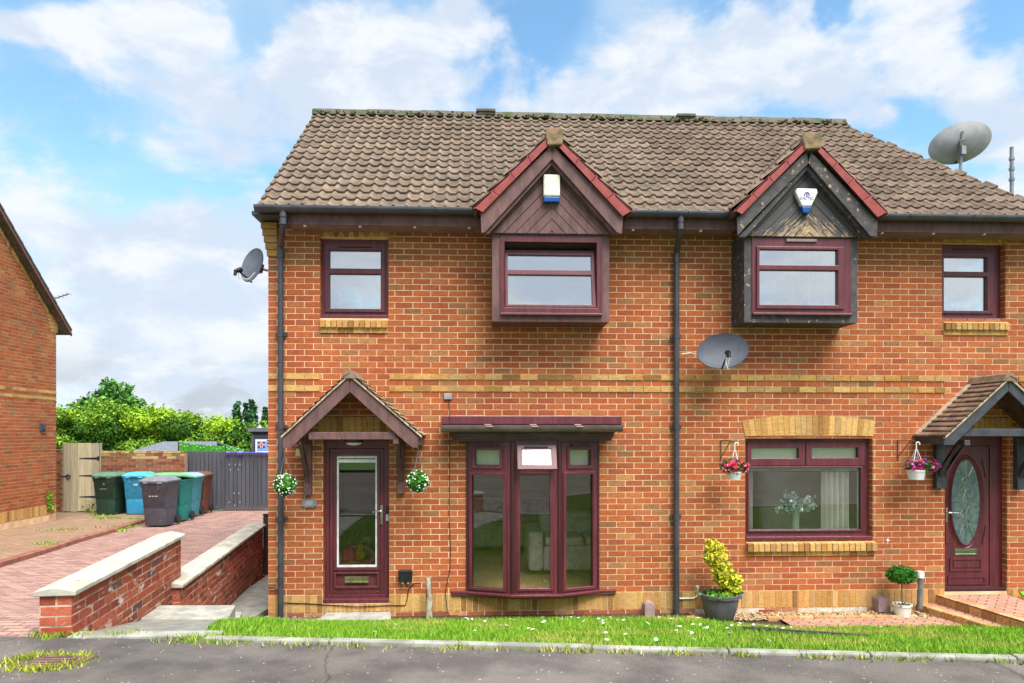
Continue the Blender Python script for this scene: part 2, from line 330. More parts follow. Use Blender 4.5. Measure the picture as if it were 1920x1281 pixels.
def thing(name, label, cat, loc=(0, 0, 0), group=None):
    o = bpy.data.objects.new(name, None); COL.objects.link(o); o.location = loc; o.empty_display_size = .1
    return tag(o, label, cat, group)
def tag(o, label=None, cat=None, group=None, kind=None):
    if label: o['label'] = label
    if cat: o['category'] = cat
    if group: o['group'] = group
    if kind: o['kind'] = kind
    return o
def struct(o): o['kind'] = 'structure'; return o
def part(name, parent, loc=None):                 # an Empty holding the pieces of a part
    o = bpy.data.objects.new(name, None); COL.objects.link(o); o.parent = parent; o.empty_display_size = .1
    if loc is not None: o.location = Vector(loc)-world_off(parent)
    return o
def plate(mb, P, u0, u1, w0, w1, holes, d0, d1, col=None, mi=0, back=True):
    """slab between depths d0 (back) and d1 (front) over a rectangle with rectangular holes; P(u,w,d) places it"""
    us = sorted({u0, u1, *[min(max(h[i], u0), u1) for h in holes for i in (0, 1)]}); ws = sorted({w0, w1, *[min(max(h[i], w0), w1) for h in holes for i in (2, 3)]})
    def full(i, j):
        if i < 0 or j < 0 or i >= len(us)-1 or j >= len(ws)-1: return False
        a, b = (us[i]+us[i+1])/2, (ws[j]+ws[j+1])/2
        return not any(h[0] < a < h[1] and h[2] < b < h[3] for h in holes)
    for i in range(len(us)-1):
        for j in range(len(ws)-1):
            if not full(i, j): continue
            a, b, c, d = us[i], us[i+1], ws[j], ws[j+1]
            mb.quad(P(a, c, d1), P(b, c, d1), P(b, d, d1), P(a, d, d1), col, mi)
            if back: mb.quad(P(a, c, d0), P(a, d, d0), P(b, d, d0), P(b, c, d0), col, mi)
            if not full(i-1, j): mb.quad(P(a, c, d0), P(a, c, d1), P(a, d, d1), P(a, d, d0), col, mi)
            if not full(i+1, j): mb.quad(P(b, c, d1), P(b, c, d0), P(b, d, d0), P(b, d, d1), col, mi)
            if not full(i, j-1): mb.quad(P(a, c, d0), P(b, c, d0), P(b, c, d1), P(a, c, d1), col, mi)
            if not full(i, j+1): mb.quad(P(a, d, d1), P(b, d, d1), P(b, d, d0), P(a, d, d0), col, mi)
def PY(y): return lambda u, w_, d: (u, y-d, w_)                    # plane facing the camera
def vary(c, a=.12, h=.0):
    k = 1+random.uniform(-a, a); return tuple(max(0, x*k*(1+random.uniform(-h, h))) for x in c)
RED = [S(176, 98, 60), S(171, 92, 56), S(181, 104, 63), S(167, 93, 60), S(176, 108, 68), S(162, 88, 57), S(179, 99, 58)]
TAN = [S(176, 124, 76), S(166, 116, 78), S(150, 104, 70)]
YEL = [S(202, 158, 92), S(192, 144, 82), S(206, 166, 104), S(180, 134, 74), S(188, 150, 96)]
def red():
    r = random.random()
    if r < .12: return vary(random.choice(TAN), .1)
    if r < .13: return vary(S(134, 96, 68), .12)
    return vary(random.choice(RED), .065, .02)
def yel():
    r = random.random()
    if r < .12: return vary(S(152, 112, 64), .12)
    return vary(random.choice(YEL), .1, .03)
def brick_box(mb, P, a, b, c, d, dep, col):
    d0 = -.004; d1 = dep+random.uniform(-.0012, .0012)
    v = [P(a, c, d0), P(b, c, d0), P(b, d, d0), P(a, d, d0), P(a, c, d1), P(b, c, d1), P(b, d, d1), P(a, d, d1)]
    mb.add(v, [(4, 5, 6, 7), (0, 1, 5, 4), (1, 2, 6, 5), (2, 3, 7, 6), (3, 0, 4, 7)], col, 1)
def brickwork(mb, P, u0, u1, z0, rows, holes=(), colf=None, L=.225, h=.075, g=.0125, dep=.004, anchor=0., sl=None):
    for r in range(rows):
        za = z0+r*h+g/2; zb = z0+(r+1)*h-g/2; zc = (za+zb)/2; iv = [(u0, u1)]
        for q in holes:
            if q[2] < zc < q[3]:
                nv = []
                for a, b in iv:
                    if q[1] <= a or q[0] >= b: nv.append((a, b)); continue
                    if q[0] > a: nv.append((a, q[0]))
                    if q[1] < b: nv.append((q[1], b))
                iv = nv
        off = anchor + (L/2 if r % 2 else 0)
        for a, b in iv:
            k = math.floor((a-off)/L)
            while off+k*L < b:
                p = max(a, off+k*L+g/2); q = min(b, off+(k+1)*L-g/2); k += 1
                if q-p < .022: continue
                brick_box(mb, P, p, q, za, zb, dep, (colf(r, (p+q)/2, zc) if colf else red()))
def soldier(mb, P, u0, u1, z0, z1, wid=.075, g=.011, dep=.007, colf=yel):
    n = max(1, round((u1-u0)/wid)); wd = (u1-u0)/n
    for i in range(n): brick_box(mb, P, u0+i*wd+g/2, u0+(i+1)*wd-g/2, z0+g/2, z1-g/2, dep, colf())
def tile_roof(mb, O, U, Sv, Nn, rng_f, rows, gauge, period=.15, amp=.026, lip=.03, colf=None, tw=.3, sub=8, start=0.):
    O, U, Sv, Nn = Vector(O), Vector(U).normalized(), Vector(Sv).normalized(), Vector(Nn).normalized()
    def prof(u):
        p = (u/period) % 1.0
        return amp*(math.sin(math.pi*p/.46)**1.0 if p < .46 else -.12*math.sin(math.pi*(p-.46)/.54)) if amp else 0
    for r in range(rows):
        ua, ub = rng_f(r); n = max(2, int(round((ub-ua)/(period/sub)))); s0 = r*gauge; s1 = s0+gauge+.01
        jit = {}
        vs = []
        for i in range(n+1):
            u = ua+(ub-ua)*i/n; t = math.floor(u/tw)
            if t not in jit: jit[t] = (random.uniform(-.004, .004), random.uniform(-.004, .004))
            h = prof(u); js, jh = jit[t]
            base = O+U*u
            vs += [base+Sv*(s0+js)+Nn*(h-.008), base+Sv*(s0+js)+Nn*(h+lip+jh), base+Sv*(s0+js+.014)+Nn*(h+lip+.004+jh), base+Sv*s1+Nn*h]
        cols = {}
        b = len(mb.v); mb.v += [tuple(p) for p in vs]
        for i in range(n):
            u = ua+(ub-ua)*(i+.5)/n; t = math.floor(u/tw)
            if t not in cols: cols[t] = colf(r, t)
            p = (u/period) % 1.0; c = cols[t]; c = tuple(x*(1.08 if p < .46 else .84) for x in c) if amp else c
            a, e = b+i*4, b+(i+1)*4
            for k in range(3):
                mb.f.append((a+k, e+k, e+k+1, a+k+1)); mb.c.append(c); mb.m.append(0)
def leaf_object(name, pts, size, colors, parent=None, origin=None, mat='leaf', up=.0, aspect=.55, jitter=.55, nrm=None):
    """n leaf-shaped faces at pts; colours (n,3)"""
    pts = np.asarray(pts, dtype=float); n = len(pts); off = np.array(world_off(parent)) if parent is not None else np.zeros(3)
    oloc = Vector((0, 0, 0))
    if origin is not None: oloc = Vector(origin)-Vector(off); off = np.array(origin, dtype=float)
    a = rng.normal(size=(n, 3)); a[:, 2] += up
    if nrm is not None: a = a*.7
    a /= np.linalg.norm(a, axis=1, keepdims=True)
    b = rng.normal(size=(n, 3))
    if nrm is not None: b = np.cross(a, np.asarray(nrm)+rng.normal(size=(n, 3))*.45)
    b -= a*np.sum(a*b, axis=1, keepdims=True); b /= np.linalg.norm(b, axis=1, keepdims=True)+1e-9
    s = (np.asarray(size)*(1+rng.uniform(-jitter, jitter, n)))[:, None]
    v = np.stack([pts-a*s, pts+b*s*aspect, pts+a*s, pts-b*s*aspect], axis=1).reshape(-1, 3)-off
    me = bpy.data.meshes.new(name); me.vertices.add(4*n); me.vertices.foreach_set('co', v.ravel())
    me.loops.add(4*n); me.loops.foreach_set('vertex_index', np.arange(4*n)); me.polygons.add(n); me.polygons.foreach_set('loop_start', np.arange(n)*4); me.polygons.foreach_set('loop_total', np.full(n, 4))
    me.update(calc_edges=True)
    ca = me.color_attributes.new('col', 'FLOAT_COLOR', 'CORNER'); cc = np.ones((n, 4, 4)); cc[:, :, :3] = np.asarray(colors)[:, None, :]; ca.data.foreach_set('color', cc.ravel())
    me.materials.append(MATS[mat]); o = bpy.data.objects.new(name, me); COL.objects.link(o); o.location = oloc
    if parent is not None: o.parent = parent
    return o
def pick(pal, n, var=.18):
    p = np.array(pal); return p[rng.integers(0, len(p), n)]*(1+rng.uniform(-var, var, (n, 1)))
# ------------------------------------------------------------------ ground
ROAD = .84
def lerp_tab(tab, y):
    if y <= tab[0][0]: return tab[0][1]
    for (a, p), (b, q) in zip(tab, tab[1:]):
        if y <= b: return p+(q-p)*(y-a)/(b-a)
    return tab[-1][1]
DRIVE = [(-4.0, .84), (-3.2, .82), (-1.5, .62), (0.5, .50), (3, .40), (6, .29), (10.5, .23), (30, .2)]
def zd(y): return lerp_tab(DRIVE, y)
def hit(u, v, zf, lo=.5, hi=80.):
    """first point along the ray where it goes under the height function zf(x, y)"""
    t = lo; d = rdir(u, v); prev = lo
    while t < hi:
        p = CAMP+d*t
        if p.z < zf(p.x, p.y):
            a, b = prev, t
            for _ in range(30):
                m = (a+b)/2; q = CAMP+d*m
                if q.z < zf(q.x, q.y): b = m
                else: a = m
            return CAMP+d*b
        prev = t; t += .03
    return CAMP+d*hi
flat = lambda z: (lambda x, y: z)
ddrive = lambda x, y: zd(y)
XL, XP = X(503), X(1270); XR = XP+(XP-XL)
KL = hit(380, 1203, flat(ROAD)); KR = hit(1900, 1240, flat(ROAD))
def yk(x): return KL.y+(KR.y-KL.y)*(x-KL.x)/(KR.x-KL.x)
PAVE0 = -1.25                                     # the paved strip in front of the right-hand house
def lawn_back(x):                                 # where the lawn stops towards the houses
    if x < XP+.12: return -.13
    t = min(1, (x-XP-.12)/.9); return -.3-t*.36
def zlawn(x, y):                                  # the lawn falls from the kerb down to the house
    t = min(1, max(0, (y-yk(x))/(lawn_back(x)-.02-yk(x)))); base = (ROAD+.02)*(1-t)
    return base+.03*math.sin(x*1.7+y)*t*(1-t)+.16*math.exp(-((x+2.1)/.45)**2)*4*t*(1-t)*max(0, 1-t*1.2)
G = MB(); G.quad((-900, -900, -.4), (900, -900, -.4), (900, 900, -.4), (-900, 900, -.4)); MATS['groundcol'] = M('groundcol', S(96, 112, 62), S(84, 96, 54), .6, 1)
struct(G.build('ground', 'groundcol'))
def sheet(name, mat, pts_rows, z_off=0):
    """ruled sheet from rows of 3-D points"""
    mb = MB(); n = len(pts_rows[0]); mb.v = [tuple(p) for row in pts_rows for p in row]
    for i in range(len(pts_rows)-1):
        for k in range(n-1): mb.f.append((i*n+k, i*n+k+1, (i+1)*n+k+1, (i+1)*n+k)); mb.c.append(None); mb.m.append(0)
    return mb.build(name, mat)
# the road: the kerb side follows the kerb, the far side runs well behind the camera
rows = []
for x in np.linspace(-40, 40, 161):
    e = yk(x) if x > -3.4 else yk(-3.4)
    rows.append([(x, e+.02, ROAD), (x, e-1.5, ROAD+.01), (x, -11, ROAD+.05), (x, -17.5, ROAD)])
struct(sheet('road', 'asphalt', rows))
rows = [[(x, -17.5, ROAD+.1), (x, -19.5, ROAD+.2), (x, -27, 1.3), (x, -60, 2.0)] for x in np.linspace(-40, 40, 41)]
M('verge_green', S(84, 122, 44), S(70, 102, 38), 3, 1)
struct(sheet('opposite_verge', 'verge_green', rows))
# the driveways
drv = [(0, 1062), (60, 1044), (150, 1015), (232, 991), (276, 977)]
edge = [hit(u, v, ddrive) for u, v in drv]
e0 = edge[0]; e1 = edge[1]; d_ = (e0-e1).normalized()
edge = [Vector((e0.x+d_.x*3.2, e0.y+d_.y*3.2, 0))] + edge
last = edge[-1]; edge += [Vector((last.x+.55, last.y+2.0, 0)), Vector((last.x+.75, 10.6, 0))]
def ex(y):
    if y <= edge[0].y: return edge[0].x
    for a, b in zip(edge, edge[1:]):
        if y <= b.y: return a.x+(b.x-a.x)*(y-a.y)/(b.y-a.y)
    return edge[-1].x
# retaining walls (their lines set the right edge of the drive)
WA, WB = atd(143.5, 1116, 5.2), atd(345, 1008.5, 7.6)
VA, VB = atd(343.5, 1102, 7.35), atd(497, 988, 11.5)
def rx(y):
    for a, b in ((WA, WB), (WB, VA), (VA, VB)):
        if y <= b.y and b.y > a.y: return a.x+(b.x-a.x)*(y-a.y)/(b.y-a.y)-.14
    return min(VB.x-.14+(y-VB.y)*.2, XL-.3)
rows = []
for y in np.linspace(yk(-3.4)+.01, 11.4, 60): 
    a, b = max(ex(y), -13), rx(y)
    rows.append([(a+(b-a)*t, y, zd(y)) for t in (0, .25, .5, .75, 1)])
struct(sheet('driveway', 'paver_red', rows))
rows = []
for y in np.linspace(yk(-3.4)+.01, 11.4, 60):
    a, b = -17, max(ex(y), -13)
    rows.append([(a+(b-a)*t, y, zd(y)+(.05 if t == 0 else .02)) for t in (0, .5, 1)])
struct(sheet('neighbouring_drive', 'paver_old', rows))
mb = MB(); pts = [Vector((ex(y), y, zd(y)+.02)) for y in np.linspace(edge[0].y+.1, 9.9, 50)]
n0 = len(pts)
for p in pts:
    for dx, dz in ((-.07, -.05), (-.065, .045), (-.03, .065), (.03, .065), (.065, .045), (.07, -.05)): mb.v.append((p.x+dx, p.y, p.z+dz))
for i in range(n0-1):
    for k in range(5): mb.f.append((i*6+k, i*6+k+1, (i+1)*6+k+1, (i+1)*6+k)); mb.c.append(None); mb.m.append(0)
M('edging_red', S(156, 100, 84), S(130, 84, 70), 6, .9, .4, 60, c3=S(96, 92, 60), s3=5, l3=.58, h3=.68)
tag(mb.build('drive_edging', 'edging_red', smooth=50), 'low curved red edging between the two block paved drives', 'edging')

# kerb along the lawn: pre-cast lengths
mb = MB(); x = KL.x-.02
kd = (KR-KL).normalized(); kn = Vector((-kd.y, kd.x, 0)); s = 0; TOT = (KR-KL).length+6
while s < TOT:
    ln = .915; a = KL+kd*(s+.004); b = KL+kd*min(s+ln-.004, TOT); jz = random.uniform(-.006, .006); jn = random.uniform(-.006, .006)
    z0, z1 = ROAD-.15, ROAD+.03+jz
    q = [a+kn*(.0+jn), b+kn*(.0+jn), b+kn*(.075+jn), a+kn*(.075+jn)]
    mb.ext([(p.x, p.y, z0) for p in q], (0, 0, z1-z0)); s += ln
struct(mb.build('kerb', 'kerb', bevel=.012))
# soil under the lawn
LX0 = hit(440, 1163, lambda x, y: zlawn(x, y)); LX1 = hit(377, 1200, flat(ROAD+.03))
def lawn_left(y): 
    t = (y-LX1.y)/(LX0.y-LX1.y); return LX1.x+(LX0.x-LX1.x)*min(max(t, 0), 1.15)
rows = []
xs = np.linspace(-5, XR+6, 120)
for x in xs:
    y0 = yk(x)+.07
    rows.append([(max(x, lawn_left(y0+(lawn_back(x)-y0)*t)) if x < 0 else x, y0+(lawn_back(x)-y0)*t, zlawn(x, y0+(lawn_back(x)-y0)*t)-.015) for t in np.linspace(0, 1, 14)])
M('lawn_mat', S(112, 134, 48), S(92, 116, 40), 4, 1, .6, 60, c3=S(146, 140, 84), s3=5, l3=.56, h3=.7)
struct(sheet('lawn_soil', 'lawn_mat', rows))
rows = [[(x, -.14, .01), (x, .0, .012)] for x in np.linspace(XL-.1, XP+.14, 20)]
struct(sheet('soil_strip', 'soil', rows))
# lawn blades
def blades(name, pts, hgt, wid, cols, parent=None):
    n = len(pts); a = rng.uniform(0, 2*np.pi, n); dx = np.cos(a)*wid; dy = np.sin(a)*wid
    h = hgt*(1+rng.uniform(-.45, .45, n)); lean = rng.normal(size=(n, 2))*.45*h[:, None]
    v = np.empty((n, 3, 3)); v[:, 0] = pts-np.stack([dx, dy, dx*0], 1); v[:, 1] = pts+np.stack([dx, dy, dx*0], 1)
    v[:, 2] = pts+np.stack([lean[:, 0], lean[:, 1], h], 1)
    me = bpy.data.meshes.new(name); me.vertices.add(3*n); me.vertices.foreach_set('co', v.ravel()); me.loops.add(3*n); me.loops.foreach_set('vertex_index', np.arange(3*n))
    me.polygons.add(n); me.polygons.foreach_set('loop_start', np.arange(n)*3); me.polygons.foreach_set('loop_total', np.full(n, 3)); me.update(calc_edges=True)
    ca = me.color_attributes.new('col', 'FLOAT_COLOR', 'CORNER'); cc = np.ones((n, 3, 4)); cc[:, :, :3] = cols[:, None, :]; ca.data.foreach_set('color', cc.ravel())
    me.materials.append(MATS['leaf']); o = bpy.data.objects.new(name, me); COL.objects.link(o); return o
def vnoise(x, y, s, seed):
    g = np.random.default_rng(seed).uniform(0, 1, (64, 64)); fx = (x*s) % 64; fy = (y*s) % 64; i = fx.astype(int); j = fy.astype(int); u = fx-i; v = fy-j
    u = u*u*(3-2*u); v = v*v*(3-2*v); i1 = (i+1) % 64; j1 = (j+1) % 64
    return (g[i, j]*(1-u)+g[i1, j]*u)*(1-v)+(g[i, j1]*(1-u)+g[i1, j1]*u)*v
NB = 150000
px = rng.uniform(-5, XR+1.5, NB*2); t = rng.uniform(0, 1, NB*2)**.85
MAT_C = (hit(1510, 1190, zlawn))
y0 = np.array([yk(x)+.05 for x in px]); yb = np.array([lawn_back(x) for x in px]); py = y0+(yb-y0)*(1-t)
keep = np.array([x > lawn_left(y) for x, y in zip(px, py)]) & ~((np.abs(px-MAT_C.x)/.62)**2+(np.abs(py-MAT_C.y)/.34)**2 < 1)
px, py = px[keep][:NB], py[keep][:NB]
pz = np.array([zlawn(x, y)-.012 for x, y in zip(px, py)])
dry = vnoise(px, py, 1.4, 3)*.6+vnoise(px, py, 4., 4)*.4; dry = np.clip((dry-.52)*3.4, 0, 1)
dry = np.maximum(dry, np.clip(1-(py-np.array([yk(x) for x in px]))/.22, 0, .8)*vnoise(px, py, 3., 9)*1.3); dry = np.clip(dry, 0, 1)[:, None]
gc = pick([S(122, 166, 44), S(108, 154, 40), S(138, 176, 54), S(94, 138, 38)], len(px), .2)*(1-dry)+pick([S(176, 172, 92), S(156, 158, 72)], len(px), .2)*dry
tag(blades('lawn', np.stack([px, py, pz], 1), .040, .005, gc), 'sloping strip of bright green grass between the kerb and the houses', 'grass', kind='stuff')
# dark sunken cover in the lawn
mb = MB(); c = MAT_C; n = 26
def cov_pt(x, y): return (c.x+x, c.y+y, zlawn(c.x+x, c.y+y)+.014)
for i in range(10):
    yy = -.27+i*.06
    hw = .58*math.sqrt(max(.05, 1-(yy/.31)**2))
    mb.ext([cov_pt(-hw, yy-.022), cov_pt(hw, yy-.022), cov_pt(hw, yy+.022), cov_pt(-hw, yy+.022)], (0, 0, .012+random.uniform(0, .01)))
M('old_cover', S(86, 78, 68), S(56, 52, 46), 9, .95, .7, 60)
o = mb.build('manhole_cover', 'old_cover', origin=c); tag(o, 'dark weathered slatted cover lying in the lawn before the right house', 'cover')
mb = MB(); mb.lathe([(.66, 0), (.0, .0)], (0, 0, 0), 28, None, None, 0, 1, .52); 
for i, v in enumerate(mb.v): mb.v[i] = (c.x+v[0], c.y+v[1], zlawn(c.x+v[0], c.y+v[1])+.004)
mb.build('rim', 'soil', o)
# daisies
dz = MB(); 
dz.lathe([(.002, 0), (.002, .055)], (0, 0, 0), 5, None, S(110, 150, 60))
for k in range(9):
    a = k*2*math.pi/9; ca, sa = math.cos(a), math.sin(a)
    dz.ext([(.004*ca-.0045*sa, .004*sa+.0045*ca, .056), (.019*ca-.004*sa, .019*sa+.004*ca, .062), (.019*ca+.004*sa, .019*sa-.004*ca, .062), (.004*ca+.0045*sa, .004*sa-.0045*ca, .056)], (0, 0, .003), S(236, 236, 232))
dz.lathe([(.006, .058), (.005, .064), (1e-5, .066)], (0, 0, 0), 8, None, S(226, 190, 60))
proto = dz.build('daisy', 'ball_flower'); tag(proto, 'tiny white daisy open in the bright green lawn', 'daisy', 'daisies in the lawn')
SPOTS = []
for i in range(62):
    r = random.random()
    if r < .72: u, v = random.gauss(1080, 150), 1165+abs(random.gauss(0, 16))
    elif r < .9: u, v = random.uniform(1260, 1480), 1178+abs(random.gauss(0, 13))
    else: u, v = random.uniform(520, 1900), random.uniform(1172, 1215)
    SPOTS.append((u, v))
first = True
for (u, v) in SPOTS:
    p = hit(u, v, zlawn)
    if p.y > lawn_back(p.x)-.03 or p.y < yk(p.x)+.1 or ((p.x-MAT_C.x)/.62)**2+((p.y-MAT_C.y)/.34)**2 < 1: continue
    o = proto if first else proto.copy()
    if not first: COL.objects.link(o)
    first = False
    o.location = (p.x, p.y, zlawn(p.x, p.y)); o.scale = (.8,)*3; o.rotation_euler = (random.uniform(-.15, .65), random.uniform(-.3, .3), random.uniform(0, 6))
# weeds along the kerb and around the drain
wp = []; wc = []
for i in range(60):
    s = random.uniform(-.3, TOT*.7); c = KL+kd*s+kn*random.uniform(-.05, -.0); m = random.randint(6, 34); sp = random.uniform(.02, .09)
    q = rng.normal(size=(m, 3))*[sp*2, sp*.5, 0]+[c.x, c.y, ROAD]; wp.append(q)
    wc.append(pick([S(128, 150, 54), S(170, 168, 84), S(108, 138, 48), S(186, 178, 104)], m, .2))
D0 = hit(106, 1243, flat(ROAD+.0))
for i in range(24):
    a = random.uniform(0, 6.28); m = 34; q = rng.normal(size=(m, 3))*[.04, .03, 0]+[D0.x+.24*math.cos(a)-.06, D0.y+.15*math.sin(a), ROAD]; wp.append(q); wc.append(pick([S(150, 164, 52), S(186, 180, 80), S(126, 146, 50)], m, .2))
for (u, v, m, sp) in ((90, 1190, 120, .06), (110, 1193, 120, .07), (155, 1193, 60, .05), (215, 1192, 80, .06), (350, 1200, 110, .09), (385, 1201, 90, .07), (250, 1190, 60, .05)):
    c = hit(u, v, flat(ROAD)); wp.append(rng.normal(size=(m, 3))*[sp, sp*.6, 0]+[c.x, c.y, ROAD]); wc.append(pick([S(128, 156, 50), S(170, 168, 74), S(104, 146, 44)], m, .2))
for (u, v, m, sp) in ((330, 958, 120, .1), (335, 957, 90, .1), (360, 952, 80, .06), (235, 1000, 60, .1), (215, 1000, 40, .08), (420, 1062, 60, .1)):
    pass
tag(blades('weeds', np.concatenate(wp), .034, .006, np.concatenate(wc)), 'straggling weeds growing along the kerb and round the rusty drain', 'weeds', kind='stuff')
# drain cover in the road
mb = MB(); mb.ext([(D0.x-.19, D0.y-.1, ROAD-.02), (D0.x+.17, D0.y-.13, ROAD-.02), (D0.x+.2, D0.y+.1, ROAD-.02), (D0.x-.16, D0.y+.13, ROAD-.02)], (0, 0, .034))
for i in range(4): mb.box(D0.x-.12, D0.x+.12, D0.y-.085+i*.05, D0.y-.06+i*.05, ROAD+.014, ROAD+.021)
tag(mb.build('drain_cover', 'rust', origin=(D0.x, D0.y, ROAD), bevel=.004), 'small rusty drain cover ringed by yellowing grass in the road', 'drain cover')

# ------------------------------------------------------------------ steps and side path on the left
mb = MB()
a, b = hit(152, 1192, flat(ROAD+.01)), hit(372, 1190, flat(ROAD+.01)); c_, d_2 = hit(330, 1200, flat(ROAD)), hit(372, 1200, flat(ROAD))
y1 = yk(-3.0)
mb.ext([(WA.x-.02, y1-.02, ROAD-.2), (LX1.x+.05, y1-.02, ROAD-.2), (LX1.x+.05, y1+.11, ROAD-.2), (WA.x-.02, y1+.13, ROAD-.2)], (0, 0, .215))
struct(mb.build('path_kerb', 'kerb', bevel=.01))
mb = MB()
def slab(q, th=.45, m=mb): m.ext([(p[0], p[1], p[2]-th) for p in q], (0, 0, th))
s0 = [Vector((WA.x+.01, y1+.135, .825)), Vector((LX1.x+.16, y1+.115, .825))]
f0, f1 = atd(225, 1161, 6.55), atd(420, 1160, 6.55)
slab([s0[0], (s0[1].x-.14, s0[1].y, s0[1].z), (f1.x+.0, f1.y, .60), (f0.x-.15, f0.y, .60)])
struct(mb.build('sloping_slab', 'concrete_grey', bevel=.01))
g0, g1, g2, g3 = atd(216, 1159, 6.5), atd(427, 1157, 6.5), atd(441.5, 1135, 7.0), atd(246, 1141, 7.0)
mb = MB(); zt = (g0.z+g1.z+g2.z+g3.z)/4+.006
mb.ext([(g0.x, g0.y, zt-.35), (g1.x, g1.y, zt-.35), (g2.x, g2.y, zt-.35), (g3.x-.05, g3.y, zt-.35)], (0, 0, .35))
tag(mb.build('step', 'concrete', origin=(g0.x, g0.y, zt-.35), bevel=.012), 'pale concrete step leading down to the side path', 'step')
mb = MB(); q = [atd(438, 1163, 7.45), atd(447, 1163, 7.45), atd(454, 1152, 7.8), atd(441, 1152, 7.8)]; zq = q[0].z
mb.ext([(q[0].x-1.2, q[0].y, zq-.4), (q[1].x, q[1].y, zq-.4), (q[2].x, q[2].y, zq-.4), (q[3].x-1.2, q[3].y, zq-.4)], (0, 0, .4))
tag(mb.build('step', 'concrete', origin=(q[0].x, q[0].y, zq-.4), bevel=.012), 'lower concrete step half hidden behind the upper one', 'step')
PZ = .04
mb = MB()
pe = [hit(u, v, flat(PZ)) for u, v in ((484, 1163), (503, 1137), (433, 1133), (470, 1092))]
for i, (ya, yb) in enumerate(((-3.1, -1.2), (-1.2, .55), (.56, 1.5), (1.51, 2.4), (2.41, 3.4), (3.41, 5.5))):
    xr_ = pe[0].x+(pe[1].x-pe[0].x)*0; 
    def xr(y): return -2.98 if y < -.3 else min(-2.7, -2.98+(y+.3)*.3)
    def xl(y): return -3.75-.04*y if y < -.1 else -3.42
    mb.ext([(xl(ya), ya, PZ-.06), (xr(ya), ya, PZ-.06), (xr(yb), yb, PZ-.06), (xl(yb), yb, PZ-.06)], (0, 0, .06+random.uniform(0, .004)))
struct(mb.build('side_path', 'concrete_grey', bevel=.006))
mb = MB(); mb.quad((-4.8, -4.2, -.03), (XL-.0, -4.2, -.03), (XL, 12, -.03), (-4.8, 12, -.03))
struct(mb.build('side_soil', 'soil'))
# chips of stone and dead leaves beside the side path
def chips(name, n, fx, pal, size, label, cat):
    mb = MB()
    for i in range(n):
        x, y, z = fx(); r = size*random.uniform(.5, 1.3); c = vary(random.choice(pal), .2)
        m3 = Matrix.Rotation(random.uniform(0, 6), 3, 'Z') @ Matrix.Rotation(random.uniform(-.5, .5), 3, 'X')
        v = [Vector((x, y, z))+m3 @ Vector(q)*r for q in ((1, 0, 0), (.2, .8, 0), (-.9, .3, 0), (-.5, -.8, 0), (.5, -.7, 0), (.1, 0, .6), (0, 0, -.4))]
        mb.add(v, [(0, 1, 5), (1, 2, 5), (2, 3, 5), (3, 4, 5), (4, 0, 5), (1, 0, 6), (2, 1, 6), (3, 2, 6), (4, 3, 6), (0, 4, 6)], c)
    return tag(mb.build(name, 'gravel_mat', recalc=False), label, cat, kind='stuff')
chips('leaf_litter', 1300, lambda: ((lambda y: (random.uniform(-4.1-.02*y, -3.4), y, -.02+random.uniform(0, .05)))(random.uniform(-.6, 3.6))), [S(128, 84, 58), S(104, 66, 48), S(150, 104, 76), S(84, 60, 46), S(178, 140, 112)], .03, 'brown litter of dead leaves beside the side path', 'leaf litter')
chips('slate_chippings', 900, lambda: (random.uniform(-2.98, XL+.35) if random.random() < .6 else random.uniform(XL, X(600)), random.uniform(-.4, -.03), .0+random.uniform(0, .03)), [S(120, 108, 116), S(94, 88, 96), S(146, 130, 136), S(78, 72, 78)], .022, 'purplish slate chippings at the foot of the left corner', 'chippings')
chips('gravel', 3000, lambda: (random.uniform(XP+.15, X(1745)), random.uniform(-.36, -.02), .0+random.uniform(0, .02)), [S(196, 172, 132), S(176, 146, 104), S(212, 192, 158), S(150, 122, 88), S(186, 160, 120)], .015, 'pale buff gravel at the foot of the right house', 'gravel')
rows = [[(x, -.8, -.012), (x, 0, -.012)] for x in np.linspace(XP+.1, XR+4, 12)]
struct(sheet('gravel_bed', 'soil', rows))
# paved strip and yellow edging in front of the right house
rows = [[(x, -.85, .028), (x, -.36, .02)] for x in np.linspace(X(1440), XR+3, 14)]
struct(sheet('paved_strip', 'paver_step', rows))
def yedge(name, pts, wdt, z0, z1, label, cat):
    mb = MB()
    for a, b in zip(pts, pts[1:]):
        a, b = Vector((*a, 0)), Vector((*b, 0)); L_ = (b-a).length; n = max(1, round(L_/.2)); t = (b-a)/n; nn = Vector((-t.y, t.x, 0)).normalized()*wdt
        for i in range(n):
            p, q = a+t*(i+.02), a+t*(i+.98)
            mb.ext([(p.x, p.y, z0), (q.x, q.y, z0), ((q+nn).x, (q+nn).y, z0), ((p+nn).x, (p+nn).y, z0)], (0, 0, z1-z0+random.uniform(-.004, .004)), vary(random.choice([S(206, 160, 106), S(196, 148, 94), S(186, 138, 90)]), .1))
    return mb
p0, p1, p2 = hit(1285, 1156, flat(.05)), hit(1310, 1168, flat(.05)), hit(1350, 1174, flat(.05))
mb = yedge('x', [(p0.x, p0.y), (p1.x, p1.y), (p2.x, p2.y)], .09, -.05, .06, 0, 0)
mbt = mb; tag(mb.build('edging_brick', 'gravel_mat', bevel=.008), 'short curve of buff edging bricks beside the grey planter', 'edging')
mb = yedge('x', [(X(1440, -.36), -.36), (X(1700, -.36), -.36)], .07, -.05, .035, 0, 0)
tag(mb.build('edging_brick', 'gravel_mat', bevel=.006), 'straight row of buff bricks between gravel and paving', 'edging')
